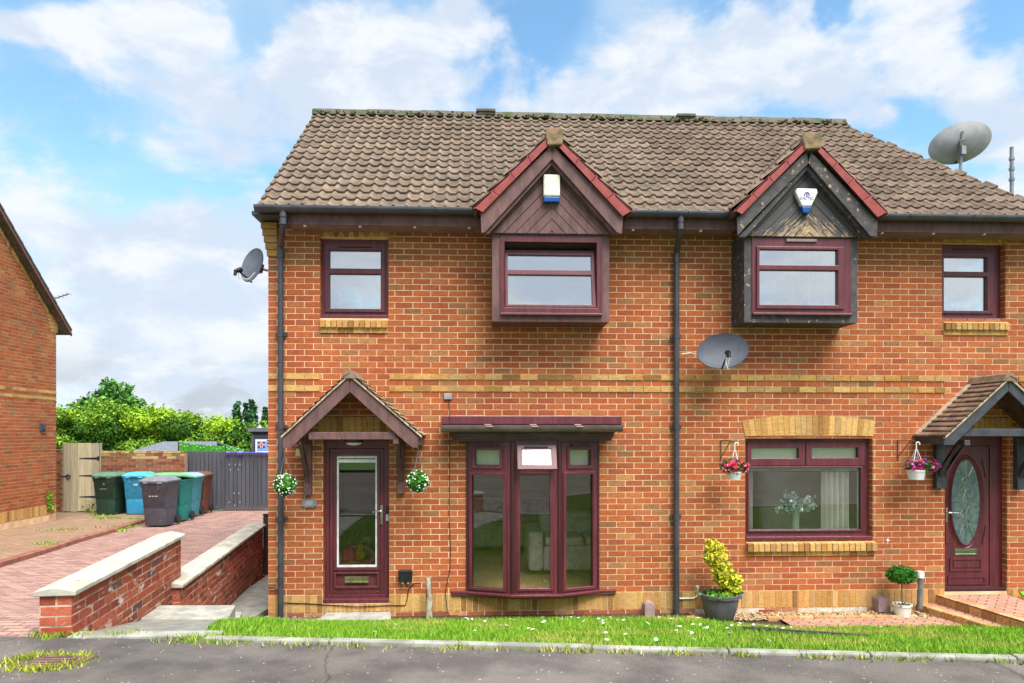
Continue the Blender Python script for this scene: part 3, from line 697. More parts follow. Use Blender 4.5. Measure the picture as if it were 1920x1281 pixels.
# steps to the right-hand door
LZ = .215
q0, q1 = hit(1748, 1113, flat(LZ)), hit(1920, 1165, flat(LZ)); d1 = (q1-q0).normalized()
l0, l1 = hit(1717, 1131, flat(LZ/2)), hit(1850, 1172, flat(LZ/2)); d2 = (l1-l0).normalized()
st = thing('door_steps', 'two buff edged block paved steps up to the oval glazed door', 'steps', (q0.x, q0.y, 0))
mb = MB(); far = q0+d1*4.2; mb.ext([(q0.x, q0.y, LZ-.02), (far.x, far.y, LZ-.02), (far.x+.5, -.0, LZ-.02), (q0.x, -.0, LZ-.02)], (0, 0, .016)); mb.build('landing', 'paver_step', st)
yedge('x', [(q0.x, q0.y), (far.x, far.y)], .11, -.05, LZ, 0, 0).build('step_edge', 'gravel_mat', st, bevel=.01)
mb = MB(); far2 = l0+d2*3.0; n1 = Vector((-d1.y, d1.x, 0))
mb.ext([(l0.x+.04, l0.y, LZ/2-.02), (far2.x, far2.y, LZ/2-.02), (far.x, far.y+.05, LZ/2-.02), (q0.x, q0.y+.05, LZ/2-.02)], (0, 0, .016)); mb.build('tread', 'paver_step', st)
yedge('x', [(l0.x, l0.y), (far2.x, far2.y)], .11, -.05, LZ/2, 0, 0).build('step_edge', 'gravel_mat', st, bevel=.01)

# ------------------------------------------------------------------ retaining walls with copings
def ret_wall(A, B, zb, label, pillar=True):
    A, B = Vector(A), Vector(B); t = thing('retaining_wall', label, 'wall', (A.x, A.y, zb))
    h = Vector((B.x-A.x, B.y-A.y, 0)); ln = h.length; hd = h/ln; slope = (B.z-A.z)/ln; left = Vector((-hd.y, hd.x, 0))
    TH_ = .215
    face0 = A+left*.035; 
    def P(u, w_, d): q = face0+hd*u-left*d; return (q.x, q.y, A.z+slope*u+w_)
    def PF(u, w_, d): q = face0+left*(TH_-u)-hd*d; return (q.x, q.y, A.z+w_)
    H_ = A.z-zb+.6; rows = int(H_/.075)
    mb = MB()
    vs = [P(0, 0, 0), P(ln, 0, 0), P(ln, 0, -TH_), P(0, 0, -TH_)]
    lo = [(v[0], v[1], v[2]-H_) for v in vs]
    mb.add(lo+vs, [(0, 1, 5, 4), (1, 2, 6, 5), (2, 3, 7, 6), (3, 0, 4, 7), (4, 5, 6, 7)], None, 0)
    RW = lambda *a: vary(random.choice([S(176, 90, 66), S(166, 82, 60), S(184, 100, 74), S(150, 74, 58)]), .14) if random.random() > .07 else vary(S(116, 80, 70), .15)
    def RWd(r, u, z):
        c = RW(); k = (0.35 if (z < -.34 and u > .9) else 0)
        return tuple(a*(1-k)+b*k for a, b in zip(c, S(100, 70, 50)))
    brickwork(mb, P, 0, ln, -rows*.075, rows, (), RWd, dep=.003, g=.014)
    brickwork(mb, PF, 0, TH_, -rows*.075, rows, (), RW, L=.2255, dep=.003, g=.014)
    mb.build('brick_wall', ['mortar_old', 'brick_old'], t, recalc=False)
    cp = MB(); s = 0
    while s < ln+.03:
        e = min(s+.6, ln+.04); a, b = s-.03 if s == 0 else s+.002, e-.002
        prof = [(-.035, 0), (.255, 0), (.255, .035), (.11, .065), (-.035, .035)]
        pa = []; 
        for uu in (a, b):
            for l, z in prof:
                q = A+hd*uu+left*(l+.03); pa.append((q.x, q.y, A.z+slope*uu+z+.002))
        cp.add(pa, [(0, 1, 2, 3, 4), (9, 8, 7, 6, 5)]+[(i, (i+1) % 5, 5+(i+1) % 5, 5+i) for i in range(5)])
        s = e
        if e >= ln+.04: break
    cp.build('coping', 'coping', t, bevel=.006)
    return t
M('mortar_old', S(206, 186, 168), S(150, 126, 108), 5, .95, .4, 200, spec=.1)
ret_wall(WA, WB, .5, 'nearer red brick garden wall with pale coping, ending at the road')
ret_wall(VA, VB, -.1, 'lower red brick garden wall with pale coping, running on beside the house')
mb = MB(); e_ = VB; mb.box(e_.x-.05, e_.x+.1, e_.y+.06, e_.y+.16, -.03, .98); mb.box(e_.x-.06, e_.x+.11, e_.y+.05, e_.y+.17, .98, 1.0)
M('post_dark', S(54, 46, 44), S(44, 38, 36), 6, .8, .2, 50)
tag(mb.build('timber_post', 'post_dark', origin=(e_.x, e_.y+.1, -.03), bevel=.006), 'dark timber post at the far end of the lower garden wall', 'post')
# ------------------------------------------------------------------ the pair of houses
def rect(u0, u1, v0, v1, y=0.):
    uc = (u0+u1)/2; return (X(u0, y), X(u1, y), Z(v1, uc, y), Z(v0, uc, y))
def zm(scale, ox, oy): return lambda x, y: (x/scale+ox, y/scale+oy)
ZC0 = .292; ROWS = 63; EZ = 4.99
hl = thing('semi_detached_house', 'left red brick house with glazed porch door and bow window', 'house', (XL, 0, 0), 'pair of brick houses')
hr = thing('semi_detached_house', 'right red brick house with oval glazed door and weathered dark dormer', 'house', (XP, 0, 0), 'pair of brick houses')
H_W1 = rect(600, 728.5, 446, 597); H_DR = rect(605.3, 729.8, 824, 1131); H_BAY = rect(876.5, 1122, 822, 1113); H_OR1 = rect(945, 1120, 452, 596)
H_BIG = rect(1397, 1636, 822, 1013); H_DR2 = rect(1771, 1888, 812, 1109); H_W2 = rect(1766, 1885, 456, 602); H_OR2 = rect(1412, 1585, 458, 592)
# roof geometry first: eaves, ridge, right edge
YE = -.37
p_e = at(480, 393, YE); XV = p_e.x; ZE = (p_e.z+at(1900, 404, YE).z)/2
d = rdir(590, 213); YR = XV*d.y/d.x - 9.0; ZR = at(590, 214, YR).z
PITCH = math.atan2(ZR-ZE, YR-YE); SV = Vector((0, math.cos(PITCH), math.sin(PITCH))); NV = Vector((0, -math.sin(PITCH), math.cos(PITCH))); SL = math.hypot(ZR-ZE, YR-YE)
def on_roof(u, v):
    d = rdir(u, v); o = Vector((0, YE, ZE)); return CAMP+d*((o-CAMP).dot(NV)/d.dot(NV))
XRE = at(1577, 236, YR).x; p_ = on_roof(1915, 372); t_ = (p_-Vector((XRE, YR, ZR)))
def right_edge(s):                              # x of the right-hand roof edge at slope length s from the eaves
    q = (SL-s)/max(.01, -(t_.dot(SV))); return XRE+t_.x*q
YB = 2*YR-YE*.0-.0; print('ridge', YR, ZR, 'pitch', math.degrees(PITCH), 'XV', XV, 'XL', XL, 'XP', XP, 'XR', XR, XRE, right_edge(0), 'YB', YB, 'kerb', yk(0), KL, KR)
SP = (YR+.0)
def front_wall(root, x0, x1, holes, yellow_rows, base_cols):
    P = PY(0); mb = MB()
    plate(mb, P, x0, x1, -.4, EZ+.1, [h for h in holes], -.26, 0)
    def colf(r, u, z):
        if r in (36, 34) and any(a < u < b for a, b in yellow_rows): return yel()
        c = red()
        if z > 4.4: c = tuple(a*.72+b*.28 for a, b in zip(c, S(150, 112, 66)))
        return c
    brickwork(mb, P, x0, x1, ZC0, ROWS, holes, colf, anchor=XL-.003)
    # proud yellow string courses
    for r in (36, 34):
        for a, b in yellow_rows:
            a, b = max(a, x0), min(b, x1)
            if b-a < .05: continue
            k = math.floor((a-XL)/.225); off = XL+(.1125 if r % 2 else 0)-.225
            while off < b:
                p, q = max(a, off+.004), min(b, off+.221); off += .225
                if q-p > .02: brick_box(mb, PY(-.010), p, q, ZC0+r*.075+.003, ZC0+(r+1)*.075-.004, .007, yel())
    # soldier course and the course under it
    segs = [(x0, x1)]
    for h in holes:
        if h[2] < .27:
            segs = [s for a, b in segs for s in ((a, min(b, h[0])), (max(a, h[1]), b)) if s[1]-s[0] > .05]
    for a, b in segs: soldier(mb, P, a, b, ZC0-.225, ZC0)
    brickwork(mb, P, x0, x1, ZC0-.30, 1, [], base_cols, anchor=XL)
    return mb
wl = front_wall(hl, XL, XP, [H_W1, H_DR, H_BAY, H_OR1], [(XL-.02, X(599.5)), (X(730), XP+.3)], lambda r, u, z: vary(random.choice([S(168, 96, 66), S(186, 140, 96), S(150, 92, 66)]), .12))
# bricks under the door threshold, reveals, lintels
soldier(wl, PY(-.0), H_DR[0], H_DR[1], .075, H_DR[2]-.004, .055)
def reveal(mb, x, sgn, z0, z1, dep=.1, hdr=.1):
    P = lambda u, w_, d: (x+sgn*d, u, w_)
    brickwork(mb, P, .004, dep, z0, int((z1-z0)/.075)+1, [], lambda r, u, z: red(), L=.215, anchor=-.0, dep=.004)
def align(z): return ZC0+round((z-ZC0)/.075)*.075
for mb, h in ((wl, H_W1), (wl, H_DR)):
    reveal(mb, h[0], 1, align(h[2]), h[3], .1); reveal(mb, h[1], -1, align(h[2]), h[3], .1)
soldier(wl, PY(-.002), H_W1[0]-.02, H_W1[1]+.01, H_W1[3]+.0, H_W1[3]+.15, .065)
rr = rect(600, 700, 798, 812); soldier(wl, PY(-.002), H_DR[0]-.06, H_DR[1]+.04, H_DR[3]+.06, H_DR[3]+.285, .075)
# stepped corbel under the verge
for k in range(5):
    z1 = EZ-.06-k*.082; ex_ = .07-k*.0145
    wl.box(XL-ex_, XL+.12, -.075+k*.012, .2, z1-.075, z1, yel(), 1)
# brick sill of the small upper window
def brick_sill(mb, x0, x1, zt, proj=.055, h1=.105, h2=.065, ext=.0, n=None, rise=.03):
    n = n or round((x1-x0)/.073); wd = (x1-x0)/n
    for i in range(n):
        a, b = x0+i*wd+.005, x0+(i+1)*wd-.005; c = yel(); e = random.uniform(-.003, .003)
        vs = [(a, .1, zt), (b, .1, zt), (b, -proj+e, zt-rise), (a, -proj+e, zt-rise), (a, .1, zt-h1), (b, .1, zt-h1), (b, -proj+e, zt-h1-.01), (a, -proj+e, zt-h1-.01)]
        mb.add(vs, [(3, 2, 1, 0), (3, 7, 6, 2), (0, 4, 7, 3), (1, 2, 6, 5), (4, 5, 6, 7)], c, 1)
    n = max(1, round((x1-x0)/.11))
    for i in range(n):
        a, b = x0+i*(x1-x0)/n+.005, x0+(i+1)*(x1-x0)/n-.005
        mb.box(a, b, -.02, .01, zt-h1-.012-h2, zt-h1-.012, yel(), 1)
    mb.box(x0+.003, x1-.003, -.016, .01, zt-h1-.012-h2, zt-.012, None, 0)
brick_sill(wl, X(601), X(727.5), H_W1[2]-.004)
wl.build('wall', ['mortar', 'brick'], hl, recalc=False)
wr = front_wall(hr, XP, XR, [H_BIG, H_DR2, H_W2, H_OR2], [(XP-.3, X(1771)), (X(1905), XR+1)], lambda r, u, z: vary(random.choice([S(206, 192, 172), S(196, 176, 150), S(176, 120, 90), S(212, 204, 190)]), .1))
for h in (H_BIG, H_DR2, H_W2):
    reveal(wr, h[0], 1, align(h[2]), h[3], .1); reveal(wr, h[1], -1, align(h[2]), h[3], .1)
soldier(wr, PY(-.002), H_W2[0]+.01, H_W2[1]+.02, H_W2[3], H_W2[3]+.15, .065)
soldier(wr, PY(-.002), H_DR2[0]-.06, H_DR2[1]+.06, H_DR2[3]+.0, H_DR2[3]+.2, .075)
brick_sill(wr, X(1768), X(1889), H_W2[2]-.004)
brick_sill(wr, X(1398), X(1640), H_BIG[2]-.006, .07, .115, .065)
# segmental arch over the big window
zm5 = zm(2.033, 1240, 600)
(ul, vl), (ur, vr), (um, vt), (_, vb) = zm5(306, 385), zm5(815, 388), zm5(560, 363), zm5(560, 443)
xa, xb = X(ul), X(ur); za = Z(vl, 1500); zt_ = Z(vt, 1500); zb_ = Z(vb, 1500); n = 23
xa2, xb2 = X(zm5(318, 0)[0]), X(zm5(805, 0)[0])
for i in range(n):
    def top(t): return (xa+(xb-xa)*t, za+(zt_-za)*(1-(2*t-1)**2))
    def bot(t): return (xa2+(xb2-xa2)*t, zb_+.012*(1-(2*t-1)**2))
    t0, t1 = (i+.06)/n, (i+.94)/n; q = [bot(t0), bot(t1), top(t1), top(t0)]; wr.ext([(x, -.004, z) for x, z in q], (0, -.012, 0), yel(), 1)
q = [(xa2, zb_)] + [(xb2, zb_)] + [(xa+(xb-xa)*t, za+(zt_-za)*(1-(2*t-1)**2)) for t in np.linspace(1, 0, 12)]
wr.ext([(x, -.0, z) for x, z in q], (0, -.009, 0), None, 0)
wr.build('wall', ['mortar', 'brick'], hr, recalc=False)
# the other walls
def shell(root, x0, x1, left, right, nm, rear):
    mb = MB(); y1 = 2*YR
    def gab(x, t): mb.ext([(x, .006, -.4), (x, y1, -.4), (x, y1, EZ), (x, YR, ZR-.2), (x, .006, EZ)], (t, 0, 0))
    if left: gab(x0+.0, .2)
    else: gab(x0+.01, .05)
    if right: mb.box(x1-.2, x1, .006, y1, -.4, EZ-.05)
    plate(mb, lambda u, w_, d: (u, y1+d, w_), x0+.002, x1-.002, -.41, EZ-.02, rear, -.2, .002)
    mb.box(x0+.21, x1-.21, .27, y1-.22, 2.66, 2.80)
    return mb.build(nm, 'side_brick', root)
M('side_brick', S(172, 92, 60), S(150, 78, 52), 8, .9, .3, 60)
REAR_L, REAR_L2, REAR_R = (-.85, 2.3, 2.06, 2.6), (-.85, -.36, .34, 2.05), (2.75, 4.9, .34, 2.5)  # unseen openings added in the rear walls to let more daylight indoors
shell(hl, XL, XP, True, False, 'outer_wall', [REAR_L, REAR_L2]); shell(hr, XP, XR, False, True, 'outer_wall', [REAR_R])
# gaps at the eaves behind the fascia
# ------------------------------------------------------------------ roofs
def tcolL(r, t):
    c = random.choice([S(134, 117, 102), S(128, 112, 98), S(121, 107, 94), S(139, 121, 105), S(125, 110, 97)]); return vary(c, .05)
def tcolR(r, t):
    c = random.choice([S(132, 114, 100), S(126, 109, 96), S(119, 103, 91), S(137, 118, 103), S(123, 107, 94)]); return vary(c, .05)
NR = 16; GA = SL/NR
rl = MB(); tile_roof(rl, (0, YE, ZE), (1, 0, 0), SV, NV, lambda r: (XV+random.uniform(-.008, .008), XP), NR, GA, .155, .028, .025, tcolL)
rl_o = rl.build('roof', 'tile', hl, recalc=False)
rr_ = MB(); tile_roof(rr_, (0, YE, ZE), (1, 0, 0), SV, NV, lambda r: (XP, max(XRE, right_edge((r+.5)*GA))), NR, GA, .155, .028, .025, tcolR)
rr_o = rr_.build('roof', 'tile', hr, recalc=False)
def under(root, x0, xr_f, nm):
    mb = MB(); a = Vector((x0, YE, ZE))-NV*.012; b = Vector((xr_f(0), YE, ZE))-NV*.012; c = Vector((xr_f(SL), YR, ZR))-NV*.012; d = Vector((x0, YR, ZR))-NV*.012
    mb.ext([a, b, c, d], -NV*.05)
    mb.ext([(x0, YR, ZR-.02), (xr_f(SL), YR, ZR-.02), (xr_f(0)+.0, 2*YR-YE, ZE-.02), (x0, 2*YR-YE, ZE-.02)], NV*.001+Vector((0, 0, -.06)))
    if xr_f(0) > XP+1:
        mb.ext([(xr_f(SL), YR, ZR-.03), (xr_f(0), YE, ZE-.03), (xr_f(0), 2*YR-YE, ZE-.03)], (-.03, 0, -.05))
    return mb.build(nm, 'roof_under', root)
M('roof_under', S(96, 82, 72), S(80, 70, 62), 5, .95, .3, 40)
under(hl, XV+.03, lambda s: XP, 'roof_underlay'); under(hr, XP, lambda s: right_edge(s)-.03, 'roof_underlay')
M('ridge_tile', S(104, 96, 88), S(80, 76, 66), 7, .95, .6, 40, c3=S(74, 88, 54), s3=7, l3=.5, h3=.62)
def ridge(root, x0, x1, par):
    mb = MB(); n = max(1, round((x1-x0)/.45)); wd = (x1-x0)/n
    for i in range(n):
        a, b = x0+i*wd+.003, x0+(i+1)*wd-.003; e = random.uniform(-.006, .006)
        pr = [(-.13, -.075), (-.075, .03), (0, .065), (.075, .03), (.13, -.075)]
        mb.ext([(a, YR+y, ZR+.03+z+e) for y, z in pr], (b-a, 0, 0))
    return mb.build('ridge_tiles', 'ridge_tile', par)
ridge(hl, XV-.02, XP, rl_o); ridge(hr, XP, XRE+.05, rr_o)
def vent(par, u, v):
    p = at(u, v, YR); mb = MB(); mb.box(p.x-.13, p.x+.13, YR-.12, YR+.12, ZR, p.z+.0); mb.box(p.x-.155, p.x+.155, YR-.14, YR+.14, p.z+.002, p.z+.05)
    return mb.build('ridge_vent', 'ridge_tile', par, bevel=.01)
vent(rl_o, 911, 216); vent(rr_o, 1283, 225)
# moss and dirt tufts along the ridge read as a dark uneven line
mp, mc = [], []
for i in range(150):
    x = random.uniform(XV, XRE); m = 7; mp.append(rng.normal(size=(m, 3))*[.03, .03, .012]+[x, YR-.12+random.uniform(-.03, .03), ZR-.03]); mc.append(pick([S(84, 88, 56), S(70, 66, 50), S(104, 100, 66)], m))
mpt = np.concatenate(mp); mct = np.concatenate(mc)
s_ = mpt[:, 0] < XP
leaf_object('moss', mpt[s_], .02, mct[s_], rl_o, aspect=.8)['kind'] = 'stuff'; leaf_object('moss', mpt[~s_], .02, mct[~s_], rr_o, aspect=.8)['kind'] = 'stuff'
# verge strip on the left edge
mb = MB(); e = Vector((XV+.01, YE+.02, ZE)); mb.ext([e-NV*.07, e-NV*.015, e-NV*.015+SV*(SL-.03), e-NV*.07+SV*(SL-.03)], (.05, 0, 0)); mb.build('verge', 'ridge_tile', hl)

# gutters, fascias, downpipes
GY = -.43
def gz(u): return at(u, (394 if u < 1000 else 400 if u < 1500 else 404.5), GY).z
ZG = ZE-.005
def gutter(root, xa_, xb_, cap_l=True):
    mb = MB(); n = 9; r = .062; pts = []
    for k in range(n): a = math.pi*k/(n-1); pts.append((GY-r*math.cos(a), ZG-.0-r*1.15*math.sin(a)))
    for k in range(n-1): mb.ext([(xa_, *pts[k]), (xa_, *pts[k+1]), (xa_, pts[k+1][0]*.97+GY*.03, pts[k+1][1]+.004), (xa_, pts[k][0]*.97+GY*.03, pts[k][1]+.004)], (xb_-xa_, 0, 0))
    for xx in (xa_, xb_-.004): mb.ext([(xx, y, z) for y, z in pts], (.004, 0, 0))
    g = mb.build('gutter', 'gutter', root, smooth=40)
    x = xa_+.45
    while x < xb_-.1:
        mb = MB()
        for k in range(n-1): 
            s = 1.06; a, b = pts[k], pts[k+1]
            f = lambda p: (GY+(p[0]-GY)*s, ZG+(p[1]-ZG)*s)
            mb.ext([(x, *f(a)), (x, *f(b)), (x, *b), (x, *a)], (.022, 0, 0))
        mb.build('gutter_clip', 'gutter', g); x += .82+random.uniform(-.08, .08)
def fascia(root, xa_, xb_, mat='brown_wood'):
    mb = MB(); zt = ZG-.055; zb = Z(423.5, 700, -.33); mb.box(xa_, xb_, -.345, -.32, zb, ZE+.02)
    mb.build('fascia', mat, root, bevel=.003)
    mb = MB(); mb.box(xa_, xb_, -.318, .0, zb+.012, zb+.03); so_ = mb.build('soffit', 'soffit', root)
    x = xa_+.2
    while x < xb_-.05: mb = MB(); mb.box(x-.015, x+.015, -.335, -.29, zb-.018, zb+.011); mb.build('soffit_clip', 'soffit_clip', so_); x += .66
M('soffit_clip', S(196, 186, 178), None, 9, .6)
xo1a, xo1b = X(899, -.5), X(1168, -.5); xo2a, xo2b = X(1383, -.5), X(1645, -.5)
gutter(hl, X(478, GY), xo1a+.03); gutter(hl, xo1b-.03, XP); gutter(hr, XP+.002, xo2a+.03); gutter(hr, xo2b-.03, XR+.1)
fascia(hl, X(540, -.33), xo1a+.04); fascia(hl, xo1b-.04, XP); fascia(hr, XP+.002, xo2a+.04); fascia(hr, xo2b-.04, XR+.05)
mb = MB(); mb.box(XL-.1, X(540, -.33)-.001, -.33, .1, EZ-.045, EZ-.0); mb.build('eaves_end', 'gutter', hl)
def downpipe(root, u, vj, zbot, off_u, lead_u=None):
    x = X(u, -.07); xt = X(off_u, GY); zt = ZG-.06; r = .036
    zs_ = Z(423.5, 700, -.33)-.03; zj = zs_-.20
    mb = MB(); mb.tube([(xt, GY, zt+.01), (xt, GY, zs_+.02)], r*1.02, 14)
    mb.tube([(xt, GY, zs_+.05), (xt, GY+.01, zs_), (xt+(x-xt)*.15, GY+.06, zs_-.03), (x-(x-xt)*.15, -.13, zj+.05), (x, -.075, zj+.01), (x, -.07, zj-.05)], r, 14)
    mb.tube([(xt, GY, zt-.02), (xt, GY, zt-.07)], r*1.2, 14); mb.tube([(xt, GY, zs_+.07), (xt, GY, zs_+.0)], r*1.18, 14); mb.tube([(x, -.07, zj-.0), (x, -.07, zj-.11)], r*1.2, 14)
    mb.tube([(x, -.07, zj+.02), (x, -.07, zbot)], r, 14)
    z = zj-1.05
    zz = [zj-.05]
    while z > .2:
        mb.tube([(x, -.07, z+.035), (x, -.07, z-.035)], r*1.14, 14); mb.box(x-.07, x+.07, -.045, .0, z-.02, z+.02); z -= 1.15
    return mb.build('downpipe', 'gutter', root, smooth=40)
downpipe(hl, 526, 452, -.05, 531); downpipe(hl, 1268.5, 448, -.03, 1276)

# ------------------------------------------------------------------ generic window
def window(root, name, hole, y, lights, rims=None, mat='upvc', glass_='glass', fd=.06, rim=.032, sill=None, extra=(), wlabel=None):
    """frame plate in `hole` with front face at y; lights = pane rectangles in world (x0,x1,z0,z1); rims = sash outer rectangles"""
    P = PY(y); mb = MB(); plate(mb, P, *hole, lights, -fd, 0)
    fr = mb.build(name, mat, root, origin=((hole[0]+hole[1])/2, y, hole[2]), weld=True, bevel=.006)
    if wlabel: fr['label'] = wlabel
    for k, l in enumerate(lights):
        rm = rims[k] if rims else (l[0]-rim, l[1]+rim, l[2]-rim, l[3]+rim)
        if rm:
            mb = MB(); plate(mb, P, *rm, [(l[0]+.006, l[1]-.006, l[2]+.006, l[3]-.006)], .001, .016); mb.build('sash', mat, fr, weld=True, bevel=.005)
        mb = MB(); mb.box(l[0]-.004, l[1]+.004, y+.022, y+.028, l[2]-.004, l[3]+.004); mb.build('pane', glass_, fr)
    return fr
def trickle(par, x0, x1, z, y, mat='upvc_dark'):
    mb = MB(); mb.box(x0, x1, y-.018, y-.002, z-.008, z+.008); mb.build('trickle_vent', mat, par, bevel=.003)
Y1 = .085
z7 = zm(2.615, 460, 190); z8 = zm(5.82, 1740, 430)
def zr(zf, x0, x1, y0, y1, y): (a, c), (b, d) = zf(x0, y0), zf(x1, y1); return rect(a, b, c, d, y)
f = window(hl, 'window', H_W1, Y1, [zr(z7, 415, 663, 735, 820, Y1), zr(z7, 415, 663, 850, 1017, Y1)], rims=[None, None], glass_='glass_sky')
s = zr(z7, 390, 686, 696, 1036, Y1); mb = MB(); plate(mb, PY(Y1), *s, [zr(z7, 413, 665, 733, 822, Y1), zr(z7, 413, 665, 848, 1019, Y1)], .001, .02); mb.build('sash', 'upvc', f, weld=True, bevel=.006)
mb = MB(); mb.box(H_W1[0]+.004, H_W1[1]-.004, .02, Y1-.002, H_W1[2]+.002, H_W1[2]+.045); mb.build('sill', 'upvc', f, bevel=.006)
t = zr(z7, 455, 625, 714, 722, Y1); trickle(f, t[0], t[1], t[3]-.01, Y1-.002)
f = window(hr, 'window', H_W2, Y1, [zr(z8, 165, 640, 305, 468, Y1), zr(z8, 165, 640, 517, 893, Y1)], rims=[None, None], glass_='glass_sky')
s = zr(z8, 130, 705, 255, 925, Y1); mb = MB(); plate(mb, PY(Y1), *(max(s[0], H_W2[0]+.004), *s[1:]), [zr(z8, 165, 638, 307, 466, Y1), zr(z8, 165, 638, 519, 891, Y1)], .001, .02); mb.build('sash', 'upvc', f, weld=True, bevel=.006)
mb = MB(); mb.box(H_W2[0]+.004, H_W2[1]-.004, .0, Y1-.002, H_W2[2]+.002, H_W2[2]+.04); mb.build('sill', 'upvc', f, bevel=.006)
t = zr(z8, 270, 620, 210, 228, Y1); trickle(f, t[0], t[1], t[3]-.012, Y1-.002)
# big ground floor window on the right
L1, L2, L3 = zr(zm5, 340, 524, 487, 530, Y1), zr(zm5, 570, 750, 485, 528, Y1), zr(zm5, 332, 760, 564, 802, Y1)
f = window(hr, 'window', H_BIG, Y1, [L1, L2, L3], rims=[zr(zm5, 326, 547, 464, 556, Y1), zr(zm5, 550, 775, 464, 556, Y1), (L3[0]-.02, L3[1]+.02, L3[2]-.02, L3[3]+.02)])
mb = MB(); mb.box(H_BIG[0]+.004, H_BIG[1]-.004, -.02, Y1-.002, H_BIG[2]+.002, H_BIG[2]+.05); mb.build('sill', 'upvc', f, bevel=.008)
t = zr(zm5, 495, 620, 457, 465, Y1); trickle(f, t[0], t[1], t[3]-.01, Y1-.004)
mb = MB(); plate(mb, PY(Y1+.05), L3[0]-.03, L3[1]+.03, L3[2]-.03, L3[3]+.03, [(L3[0]+.012, L3[1]-.018, L3[2]+.01, L3[3]-.045)], -.012, 0); mb.build('spacer', 'white_plastic', f, weld=True)

# ------------------------------------------------------------------ oriel windows with gables
def clip(poly, n, c):
    out = []
    for i, p in enumerate(poly):
        q = poly[(i+1) % len(poly)]; a = p[0]*n[0]+p[1]*n[1]-c; b = q[0]*n[0]+q[1]*n[1]-c
        if a <= 0: out.append(p)
        if (a < 0 < b) or (b < 0 < a): t = a/(a-b); out.append((p[0]+(q[0]-p[0])*t, p[1]+(q[1]-p[1])*t))
    return out
def strip_mat(xc, z0):
    m = MATS['peeling']; t = m.node_tree; t.nodes.clear(); L = t.links.new
    o = t.nodes.new('ShaderNodeOutputMaterial'); p = t.nodes.new('ShaderNodeBsdfPrincipled'); L(p.outputs[0], o.inputs[0])
    tc = t.nodes.new('ShaderNodeTexCoord'); sp = t.nodes.new('ShaderNodeSeparateXYZ'); L(tc.outputs['Object'], sp.inputs[0])
    def mt(op, a, b=0.):
        n = t.nodes.new('ShaderNodeMath'); n.operation = op
        for i, x in enumerate((a, b)):
            if isinstance(x, (int, float)): n.inputs[i].default_value = x
            else: L(x, n.inputs[i])
        return n.outputs[0]
    ax = mt('ABSOLUTE', sp.outputs[0]); al = mt('SUBTRACT', sp.outputs[2], ax); ac = mt('ADD', sp.outputs[2], ax)
    cb = t.nodes.new('ShaderNodeCombineXYZ'); L(mt('MULTIPLY', al, 4.), cb.inputs[0]); L(mt('MULTIPLY', ac, 26.), cb.inputs[1]); L(mt('MULTIPLY', mt('SIGN', sp.outputs[0]), 3.), cb.inputs[2])
    n = t.nodes.new('ShaderNodeTexNoise'); n.inputs['Scale'].default_value = 1.3; n.inputs['Detail'].default_value = 5; n.inputs['Roughness'].default_value = .65; L(cb.outputs[0], n.inputs['Vector'])
    amt = mt('SUBTRACT', .33, mt('ADD', mt('MULTIPLY', sp.outputs[2], .62), mt('MULTIPLY', ax, .30)))
    v = mt('ADD', n.outputs[0], amt); r = t.nodes.new('ShaderNodeMapRange'); L(v, r.inputs[0]); r.inputs[1].default_value = .69; r.inputs[2].default_value = .73
    n2 = t.nodes.new('ShaderNodeTexNoise'); n2.inputs['Scale'].default_value = 3.; n2.inputs['Detail'].default_value = 4; L(cb.outputs[0], n2.inputs['Vector'])
    r2 = t.nodes.new('ShaderNodeMapRange'); L(n2.outputs[0], r2.inputs[0]); r2.inputs[1].default_value = .35; r2.inputs[2].default_value = .65
    w_ = t.nodes.new('ShaderNodeMix'); w_.data_type = 'RGBA'; L(r2.outputs[0], w_.inputs[0]); w_.inputs[6].default_value = (*S(120, 92, 64), 1); w_.inputs[7].default_value = (*S(190, 170, 138), 1)
    c = t.nodes.new('ShaderNodeMix'); c.data_type = 'RGBA'; L(r.outputs[0], c.inputs[0]); c.inputs[6].default_value = (*S(72, 70, 73), 1); L(w_.outputs[2], c.inputs[7]); L(c.outputs[2], p.inputs['Base Color']); p.inputs['Roughness'].default_value = .75
    b = t.nodes.new('ShaderNodeBump'); b.inputs['Strength'].default_value = .6; b.inputs['Distance'].default_value = .004; b.invert = True; L(r.outputs[0], b.inputs['Height']); L(b.outputs[0], p.inputs['Normal'])
